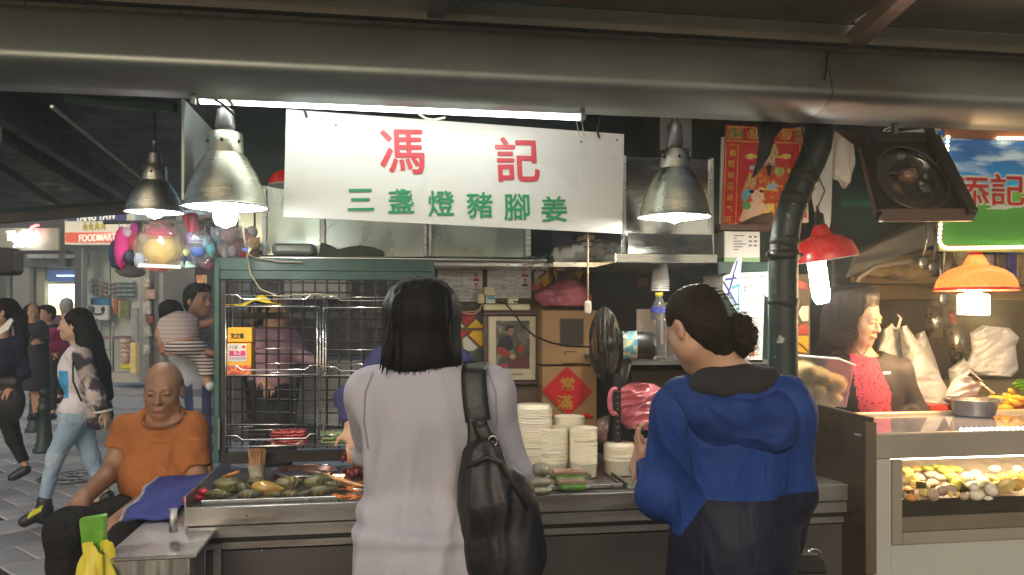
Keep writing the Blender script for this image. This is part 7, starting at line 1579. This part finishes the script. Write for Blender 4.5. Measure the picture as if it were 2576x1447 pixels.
fl = Fld(); Rc = headR(150, 10); hcc = qc(432,790,.06); head(fl, hcc, Rc, .78); fl.rc(qc(436,812,.04), qc(440,828), .035, .04, .03); fl.el(qc(452,838), (.11,.085,.13), bodyR(0), .04); fl.rc(qc(475,812,.05), qc(505,818,.06), .034, .03, .02); fl.rc(qc(505,818,.06), qc(526,812,.02), .028, .022, .02); hand(fl, qc(526,811,.02), (1,0,.3), -V3(CAMF), .6, .4, 1)
fl.rc(qc(412,818), qc(402,840), .034, .028, .03); fl.rc(qc(402,840), qc(408,858,-.03), .026, .022, .02); hand(fl, qc(408,856,-.03), (0,-.2,-1), -V3(CAMF), .6, .4, 1); fl.el(qc(468,872), (.11,.09,.07), None, .03); fl.rc(qc(480,875), qc(520,905,.05), .05, .045, .03); fl.rc(qc(520,905,.05), qc(522,960,.05), .042, .032, .02); fl.rc(qc(522,962,.05), qc(532,972,0), .028, .022, .02)
cbody = skin_obj("body", fl, [sk1], ch, .010)
cs_ = Fld(); cs_.el(qc(450,834), (.128,.10,.135), bodyR(0), .05); cs_.rc(qc(415,812), qc(408,830), .046, .042, .03, flat=True); cs_.rc(qc(475,806,.02), qc(494,812,.04), .046, .042, .03, flat=True); cs_.cut(qc(450,868), (.1,0,-1))
skin_obj("shirt", cs_, [striped("child_stripes", (.66,.58,.57), (.50,.42,.43), 38, 2, .70)], ch, .009, disp=folds(.006)); c2_s = Fld(); c2_s.el(qc(468,872), (.128,.105,.062), None, .03); c2_s.rc(qc(480,876), qc(520,905,.05), .062, .056, .03); c2_s.rc(qc(520,905,.05), qc(523,946,.05), .055, .052, .03, flat=True)
skin_obj("shorts", c2_s, [striped("child_shorts", (.7,.66,.62), (.10,.05,.07), 45, 2, .55)], ch, .009)
h2 = Fld(); hR = np.array(Rc); h2.el(hcc+hR@np.array((0,.016,.03))*.8, np.array((.082,.096,.085))*.8, hR, .02); h2.rc(hcc, qc(412,812,.0), .055, .03, .04); skin_obj("hair", h2, [hb], ch, .008, disp=hairdisp(.004))
put("shoe", MB().ell(Vector(qc(530,972,0)), (.03,.05,.03), 12, 8), white, ch)
# walking woman with long hair
jean = cloth("light_denim", (.28,.40,.52), 6, (1,1,1.2), .012, c2=(.42,.53,.62), ns2=5); tsm = cloth("white_tee", (.68,.66,.72), 6, (1,1,1.2), .01); blue_pr = mat("tee_print", (.05,.32,.65), .8, 0, .4, 18)
s7, L7, R7, q7_ = figure("woman striding left with very long black hair, patterned cardigan and pale jeans", 5.9, (186,818), -76, ((190,890,-.08),(206,892,.12)), -68, (196,1040), [(0,((242,985,-.12),(262,1035,-.14))),(1,((215,985,.15),(180,1020,.2)))], [((188,1055,-.03),(140,1148,-.06),(110,1270,-.08),(-.05,-.03,-.035)),((200,1055,.08),(228,1150,.1),(268,1240,.1),(-.12,-.05,-.08))], 1.0, sk3, .010, [tsm, blue_pr], "shirt", jean, long_([(206,800,.02,.075),(226,860,.0,.085),(246,930,.02,.085),(268,995,.04,.05)]), hb, True, (.125,.12), sleeves=.5, hem=(190,1052), tpaint=lambda c: np.where((((CZ-c[:,2])/5.9*F+HY) > 930) & (((CZ-c[:,2])/5.9*F+HY) < 1000) & ((c@V3(CAMR))/(c@V3(CAMF))*F+CX < 172) & ((c@V3(CAMR))/(c@V3(CAMF))*F+CX > 148), 1, 0))
cdg = Fld(); cq = lambda x, y, dt=0: V3(D(x, y, 5.9+dt)); cdg.el(cq(222,940,0), (.085,.15,.20), bodyR(-68), .05); cdg.rc(cq(205,895,-.1), cq(243,990,-.13), .07, .062, .04); cdg.rc(cq(243,990,-.13), cq(262,1030,-.15), .06, .05, .04, flat=True); cdg.rc(cq(228,960,.02), cq(250,1050,.02), .1, .09, .05)
skin_obj("cardigan", cdg, [mat("floral_cloth", (.48,.42,.40), .9, 0, .3, 6, c2=(.04,.03,.05), ns2=9, c2lo=.47, c2hi=.55)], s7, .011, disp=folds(.02, (1,1,.6), 7))
put("bag_strap", MB().tube([Vector(cq(188,880,-.12)), Vector(cq(183,920,-.18)), Vector(cq(184,960,-.2)), Vector(cq(205,1010,-.2))], .007, 6), black, s7)
shf = Fld(); shf.rc(cq(112,1285,-.08), cq(62,1312,-.12), .05, .042, .03); shf.rc(cq(112,1260,-.08), cq(112,1300,-.08), .05, .055, .03); shf.cut((0,0,.012), (0,0,-1)); skin_obj("shoe", shf, [black], s7, .008)
lc = MB()
for i in range(5): lc.tube([Vector(cq(72+i*7,1303-i*4,-.19)), Vector(cq(78+i*7,1290-i*4,-.14)), Vector(cq(84+i*7,1286-i*3,-.08))], .009, 5)
put("laces", lc, mat("lace_yellow", (.75,.75,.05), .7), s7, kind="stuff")
shf = Fld(); shf.rc(cq(272,1248,.1), cq(252,1268,.08), .045, .038, .03); skin_obj("shoe", shf, [black], s7, .010)
put("bracelet", MB().tube([Vector(cq(262,1034,-.15))+Vector((.06*math.cos(a), .06*math.sin(a), .01*math.cos(a))) for a in [2*pi*k/16 for k in range(16)]], .008, 6, closed=True), white, s7)
# woman in a dark suit at the left edge
nsu = cloth("navy_suit", (.012,.018,.04), 7, (1,1,.6), .02); 
s8, L8, R8, q8_ = figure("woman in a navy suit and white collar with a ponytail at the far left edge", 6.8, (6,785), -60, ((-32,862,0),(48,862,0)), -40, (0,1000), [(0,((-48,940,0),(-30,1000,-.1))),(1,((62,940,0),(30,975,-.2)))], [((10,1020),(35,1105),(64,1170),(-.08,-.04,-.09)),((-20,1020),(-40,1130),(-60,1245),(-.13,-.05,-.03))], 1.0, sk1, .013, nsu, "jacket", mat("black_cloth", (0,0,0)), long_([(28,772,.06,.06),(48,800,.06,.06),(56,845,.04,.05),(62,875,.03,.025)]), hb, True, (.17,.12), shoes=black)
put("shirt_collar", MB().prism([Vector(q8_(x, y, -.17)) for x, y in ((-6,846),(20,830),(33,806),(26,800),(6,820),(-10,836))], (0,.02,0)), white, s8)
bgp = Fld(); bgp.el(V3(D(28,1010,6.6)), (.10,.05,.18), None, .02); bgp.rc(V3(D(10,960,6.6)), V3(D(40,960,6.6)), .04, .04, .05); skin_obj("tote_bag", bgp, [bk], None, .013, disp=folds(.015), label="black shiny tote bag carried by the woman in the navy suit", cat="bag")
# background walkers
bl2 = mat("dress_black", (.015,.016,.018), .8, 0, .3, 5)
s9, *_ = figure("woman in a black dress looking at her phone in front of the lit shop", 9.2, (82,790), 40, ((66,822,0),(104,822,0)), 35, (88,888), [(0,((62,856,0),(92,858,-.2))),(1,((112,858,0),(96,860,-.2)))], [((80,910),(86,980),(90,1040)),((98,910),(102,980),(104,1035))], 1.0, sk1, .016, bl2, "dress", None, long_([(74,782,.05,.07),(70,806,.05,.06)]), hb, False, (.15,.11), skirt=.42, shoes=black)
put("phone", MB().obox(Vector(D(96,858,8.95)), (.07,.015,.03)), black, label="dark phone in the hands of the woman in the black dress", cat="phone")
s10, *_ = figure("grey haired person in dark clothes with their back turned before the lit shop", 10.5, (168,772), 200, ((148,808,0),(182,808,0)), 190, (165,870), [(0,((142,838,0),(146,868,0))),(1,((190,838,0),(186,868,0)))], [((156,890),(154,940),(154,1000)),((172,890),(174,940),(176,1000))], 1.0, sk1, .018, mat("coat_plum", (.10,.06,.09), .8, 0, .3, 4), "coat", bl2, short, hg, False, (.17,.12), shoes=black)
pb_ = Fld(); pb_.el(V3(D(140,845,9.6)), (.10,.08,.10), None, .02); pb_.el(V3(D(140,872,9.6)), (.13,.08,.08), None, .03); skin_obj("pink_backpack", pb_, [mat("hot_pink", (.72,.03,.16), .5, 0, .15)], None, .016, disp=folds(.015), label="bright pink bag carried in front of the lit shop", cat="bag")
s11, *_ = figure("dark haired passer-by half hidden behind the long haired woman", 10.0, (118,790), -30, ((104,826,0),(138,826,0)), 0, (122,890), [(0,((98,858,0),(104,884,-.1))),(1,((146,858,0),(142,884,-.1)))], [((114,910),(112,960),(112,1040)),((130,910),(132,960),(134,1040))], .95, sk1, .018, bl2, "coat", bl2, short, hb, False, (.15,.11), shoes=black)
# people behind the wire cage
s12, *_ = figure("person in a pinkish top with dark hair seen through the wire cage", 4.9, (690,782), 60, ((662,850,0),(728,850,0)), 30, (690,960), [(0,((652,900,0),(668,950,-.1))),(1,((748,890,0),(800,912,-.15)))], [((672,1000),(672,1140),(672,1330)),((712,1000),(712,1140),(712,1330))], 1.0, sk1, .013, mat("mauve_pink", (.22,.11,.16), .7, 0, .3, 7, c2=(.36,.22,.27), ns2=5), "shirt", bl2, long_([(680,770,.06,.07),(672,820,.06,.07)]), hb, False, (.16,.12), sleeves=1)
s13, *_ = figure("person in a maroon top further back behind the wire cage", 5.6, (655,790), 20, ((636,842,0),(684,842,0)), 10, (660,940), [(0,((628,885,0),(640,930,0))),(1,((692,885,0),(684,930,0)))], [((650,980),(650,1100),(650,1290)),((672,980),(672,1100),(672,1290))], 1.0, sk1, .015, mat("maroon_top", (.16,.03,.06), .8, 0, .2), "shirt", bl2, short, hb, False, (.15,.12), sleeves=1)
# ================================================================ wrapped toys and bags hanging under the smaller lamp
TT = 4.25
def qt(x, y, dt=0): return D(x, y, TT+dt)
def rr(px): return px/F*TT
clearf = mat("clear_toy_bag", (.92,.92,.92), .12, 0, .03, 8, .7, 22, tr=.9, al=.4)
def plush(label, x, y, rx, ry, c, dt=0, name="plush_toy", amp=.12, cat="toy", m=None, ears=None, face=False):
    if x > 535: dt -= .72
    f_ = (TT+dt)/TT; rx *= f_; ry *= f_; rr = lambda p_: p_/F*TT; ox = x
    def qt(a, b, d_): return D(ox+(a-ox)/f_, y+(b-y)/f_, TT+d_)
    t_ = crumple(name, qt(x, y, dt), (rr(rx), rr(min(rx,ry))*.8, rr(ry)), m or mat("plush_%s_%s" % (int(c[0]*100), int(c[1]*100)+int(c[2]*100)), c, .8, 0, .15, 20, .5, 150), label=label, cat=cat, seg=26, ring=16, amp=amp)
    if ears:
        for q in (-1, 1): put("ear", MB().ell(qt(x+q*rx*.7, y-ry*.8, dt), (rr(rx)*.3, rr(rx)*.2, rr(rx)*.3), 12, 8), t_.data.materials[0], t_)
    if face:
        for q in (-1, 1): put("eye", MB().ell(qt(x+q*rx*.3, y-ry*.1, dt-rr(rx)*.75/1), (rr(1.6),)*3, 8, 6), black, t_)
        put("muzzle", MB().ell(qt(x, y+ry*.3, dt-rr(rx)*.6), (rr(rx)*.32, rr(rx)*.25, rr(rx)*.24), 12, 8), white, t_); put("nose", MB().ell(qt(x, y+ry*.2, dt-rr(rx)*.85), (rr(2),)*3, 8, 6), black, t_)
    return t_
def bagshape(label, x, y, rx, ry, dt=-.05):
    if x > 535: dt -= .72; rx *= .83; ry *= .83
    return crumple("clear_toy_bag", qt(x, y, dt), (rr(rx), rr(rx)*.55, rr(ry)), clearf, label=label, cat="plastic bag", seg=44, ring=28, amp=.24, fr=9)
plush("dark blue small backpack hanging at the left end of the wrapped toys", 290, 640, 16, 38, (.02,.06,.14), .1, "toy_backpack", .1, "backpack")
plush("bright pink backpack hanging second from the left in the toy cluster", 306, 625, 17, 52, (.62,.03,.22), .0, "toy_backpack", .12, "backpack")
plush("red and pink backpack with a dark pocket right of the bright pink one", 330, 612, 20, 36, (.60,.05,.12), .05, "toy_backpack", .12, "backpack")
put("pocket", MB().ell(qt(330, 648, -.01), (rr(18), .06, rr(20)), 16, 10), mat("plush_dark", (.03,.03,.06), .8), bpy.data.objects["toy_backpack.002"])
plush("small pale blue toy at the foot of the pink backpacks", 350, 655, 12, 20, (.5,.6,.72), -.05)
plush("grey rounded bundle hanging below the backpacks", 330, 682, 34, 16, (.16,.15,.16), .15, "fabric_bundle", .2, "bundle")
plush("dark blue cloth peeking out above the pink backpacks", 352, 585, 14, 22, (.03,.06,.09), .15, "fabric_bundle", .2, "bundle")
yc = plush("large round yellow cushion in a clear bag under the smaller bell lamp", 407, 632, 46, 42, (.72,.52,.14), .05, "cushion", .05, "cushion")
put("red_band", MB().ell(qt(405, 592, .05), (rr(38), rr(34), rr(20)), 26, 12), mat("cushion_red", (.62,.05,.10), .8, 0, .1, 20, .4, 120), yc)
for x in (376, 400): put("red_tassel", MB().ell(qt(x+8, 672, -.02), (rr(13), rr(11), rr(8)), 12, 8), mat("cushion_red2", (.6,.02,.02), .7), yc)
bagshape("big clear plastic bag round the yellow cushion", 400, 622, 58, 60)
plush("grey and white striped toy pressed beside the yellow cushion", 356, 622, 13, 34, (.42,.45,.46), .1, amp=.2)
put("card_header", MB().prism([qt(x, y, -.12) for x, y in ((345,672),(455,676),(455,668),(350,662))], (0,.01,0)), mat("card_white", (.7,.7,.66), .5), label="white card strip along the bottom of the clear toy bag", cat="card")
for i, (x0, x1) in enumerate(((437,462),(464,492))): put("hair_clip_card", MB().prism([qt(x, y, 0) for x, y in ((x0,674),(x1,672),(x1-2,656),(x0+3,657))], (0,.01,0)), mat("card_mint", (.42,.62,.52), .5), label=["small mint green card hanging left of its twin below the toys","small mint green card hanging right of its twin below the toys"][i], cat="card")
put("folded_umbrella", MB().tube([qt(478,545,.1), qt(486,572,.08), qt(494,600,.05)], [rr(20), rr(17), rr(10)], 14), striped("pink_panels", (.62,.08,.14), (.40,.04,.08), 30, 0, .5), label="pink striped folded umbrella hanging between the two bell lamps", cat="umbrella")
plush("mauve cloth piece hanging right of the pink folded umbrella", 515, 585, 14, 32, (.36,.28,.32), .2, "fabric_bundle", .2, "bundle")
plush("grey striped cap in a clear bag left of the green cage", 500, 608, 18, 13, (.30,.34,.38), 0, m=striped("cap_stripes", (.42,.46,.5), (.12,.14,.18), 60, 2))
plush("shiny blue ball in a clear bag left of the green cage", 500, 634, 15, 13, (.02,.12,.5), -.02, "toy_ball", .03, "ball")
plush("pinkish grey plush hanging behind the blue ball", 478, 622, 20, 16, (.42,.34,.36), .1)
plush("purple ball shaped toy below the blue ball", 462, 650, 15, 14, (.10,.09,.25), .05, "toy_ball", .05, "ball")
plush("teal toy in a clear bag beside the cage corner", 531, 628, 12, 14, (.06,.42,.48), .0)
plush("hot pink rubber toy hanging lowest by the cage corner", 522, 662, 16, 14, (.55,.06,.22), .05, amp=.2)
bagshape("clear plastic bag round the striped cap and blue ball", 505, 625, 34, 42)
plush("grey blue plush hanging by the lit bulb", 548, 590, 18, 18, (.30,.36,.48), .1, ears=True)
plush("pale pink long snouted plush hanging under the lit bulb", 578, 592, 20, 20, (.58,.36,.42), .05, ears=True)
plush("white and pink small plush hanging under the pale pink one", 562, 622, 14, 14, (.62,.52,.56), .02)
plush("deep rose plush hanging above the cage's top left corner", 602, 618, 16, 20, (.42,.14,.20), .08)
plush("small tan bear plush with black nose above the cage", 640, 612, 15, 15, (.56,.38,.22), -.02, ears=True, face=True, amp=.05)
plush("brownish small plush below the tan bear", 642, 636, 13, 12, (.22,.13,.10), .05)
plush("silver grey wrapped toy above the small tan bear", 632, 585, 14, 16, (.5,.52,.48), .1, amp=.3)
plush("pale lilac small plush between the bulb and the cage", 585, 632, 10, 14, (.6,.56,.66), 0)
bagshape("clear plastic bag round the pink plush toys over the cage", 590, 608, 42, 40, .0)
put("toy_rail", MB().tube([qt(262,560,.15), qt(660,556,.15)], .01, 8), steeld, label="thin metal rail carrying the wrapped toys", cat="rail")
m = MB()
for x in (300, 330, 360, 400, 440, 480, 515, 560, 600, 640): m.tube([qt(x, 558, .13), qt(x, 585, .08)], .0025, 4)
put("hanging_string", m, cream, bpy.data.objects["toy_rail"], kind="stuff")
put("black_case", MB().prism([D(x, y, 3.6) for x, y in ((-60,622),(24,622),(31,634),(32,680),(26,690),(-60,692))], (0,.12,0)), rubber, label="black rounded plastic case cut off by the left edge", cat="case", bev=.012, seg=3)
# bollards
ir = mat("bollard_green", (.02,.04,.035), .5, .3, .2, 6, .2, 40)
def bollard(label, px, py):
    c = Z(px, py, 0); t_ = thing("bollard", label, "bollard", c, "green iron bollards along the street"); s_ = .96
    put("post", MB().lathe([(0,0),(.12,0),(.12,.04),(.10,.06),(.095,.10),(.085,.12),(.07,.30),(.062,.46),(.075,.48),(.075,.51),(.06,.53),(.058,.58),(.07,.60),(.05,.63),(0,.63)], c, 20), ir, t_)
    put("ball_top", MB().ell(c+Vector((0,0,.68)), .06, 16, 10), ir, t_)
bollard("dark green iron bollard with a ball top in front of the striding woman's legs", 112, 1138)
bollard("dark green iron bollard further back at the left", 88, 1086)
# small fittings that break up the clean surfaces
bm2 = mat("bracket_grey", (.2,.2,.19), .4, .7, .2)
for i, x in enumerate((480, 1462, 2250)): put("bracket", MB().pbox(x, 214+x*.042, x+10, 240+x*.042, 2.36, .02), bm2, beam)
m = MB()
for i in range(26): p = P(60+i*98, 28+i*6.1, 2.28); m.ell(Vector((p.x, 2.284, bz1+.012)), .004, 8, 5)
put("rivet_row", m, bm2, beam, kind="stuff")
put("cable", MB().tube([P(300,222,2.38), P(330,226,2.38), P(440,228,2.4), P(520,238,2.5), P(560,262,2.52), P(590,290,2.54)], .004, 6), rubber, label="black cable running under the beam to the big bell lamp", cat="cable")
put("cable", MB().tube([P(1120,296,2.7), P(1090,302,2.7), P(1070,298,2.7), P(1055,288,2.68)], .0035, 6), cream, label="short looped pale cable above the white sign", cat="cable")
for x, y in ((620,1297),(1000,1290),(900,1375),(660,1385)):
    put("screw", MB().ell(P(x, y, VF-.001), .004, 8, 5), steeld, cnt)
# flattened pale notes and stickers in the stall's back
for i, (x0,y0,x1,y1,c) in enumerate(((1345,700,1358,716,(.4,.4,.36)),(1150,764,1160,776,(.65,.62,.5)),(1604,700,1630,720,(.3,.05,.04)))): put("sticker_note", MB().pbox(x0,y0,x1,y1,3.9,.003), mat("sn%d" % i, c, .6, 0, .2), label=["small grey note beside the right certificate","tiny cream tag under the left certificate","dark red paper on the wall behind the cup stack"][i], cat="note")
put("brown_beam", MB().pbox(1500, 660, 1800, 668, 3.7, .1), dark, stall)

# more small plush things so that the cluster reads as densely as it is
for i, (lab, x, y, rx, ry, c, dt) in enumerate((("pale pink frilly toy at the top of the backpacks",318,585,12,12,(.6,.4,.5),.0),("magenta strap bundle over the backpacks",338,578,9,16,(.55,.04,.3),.05),("cream toy arm sticking out left of the yellow cushion",362,600,10,12,(.6,.52,.45),.0),("purple ribboned toy by the striped cap",478,600,9,14,(.28,.12,.4),.0),("light blue small toy between the cap and the teal toy",516,612,8,12,(.3,.5,.65),.0),("yellow green small toy under the folded umbrella",470,636,8,9,(.5,.55,.15),-.05),("white plush leg hanging by the pink plush",566,640,7,12,(.7,.68,.68),.0),("red trinket hanging beside the rose plush",612,640,8,9,(.55,.04,.08),.0),("sky blue trinket left of the pink plush",552,608,8,8,(.2,.42,.62),.0),("pink heart shaped trinket above the tan bear",622,596,9,9,(.62,.25,.35),.03),("grey mouse shaped plush over the cage corner",572,575,12,10,(.35,.34,.36),.06),("mint trinket near the tan bear",658,622,7,10,(.4,.6,.52),.02))):
    plush(lab, x, y, rx, ry, c, dt, "toy_trinket", .25)

sheetbag("bright pink plastic bag hanging behind the slotted black post", [(1542,985),(1588,962),(1640,964),(1684,988),(1674,1040),(1655,1084),(1578,1080),(1536,1035)], 3.02, pink, .022)
sheetbag("slim white plastic bag between the draped bag and the steel tubes", [(2298,842),(2326,832),(2352,900),(2384,1000),(2330,1012),(2300,930)], 3.82)
sheetbag("small white plastic bag hanging under the tilted steel tube", [(2385,930),(2425,900),(2452,935),(2440,990),(2392,985)], 3.72)
# ================================================================ thin haze added for glow round the lamps and lifted blacks
hz = put("haze", MB().box(-31, 31, -10, 33, -1.4, 6.5), mat("haze_volume", (1,1,1)), kind="stuff", label="thin pale haze added to the air for a glow round the lamps")
hm = bpy.data.materials.new("haze_air"); hm.use_nodes = True; n = hm.node_tree.nodes; n.remove(n["Principled BSDF"])
pv = n.new("ShaderNodeVolumePrincipled"); pv.inputs["Color"].default_value = (.92,.95,.90,1); pv.inputs["Density"].default_value = .018; pv.inputs["Anisotropy"].default_value = .6
hm.node_tree.links.new(pv.outputs[0], n["Material Output"].inputs["Volume"])
hz.data.materials.clear(); hz.data.materials.append(hm)
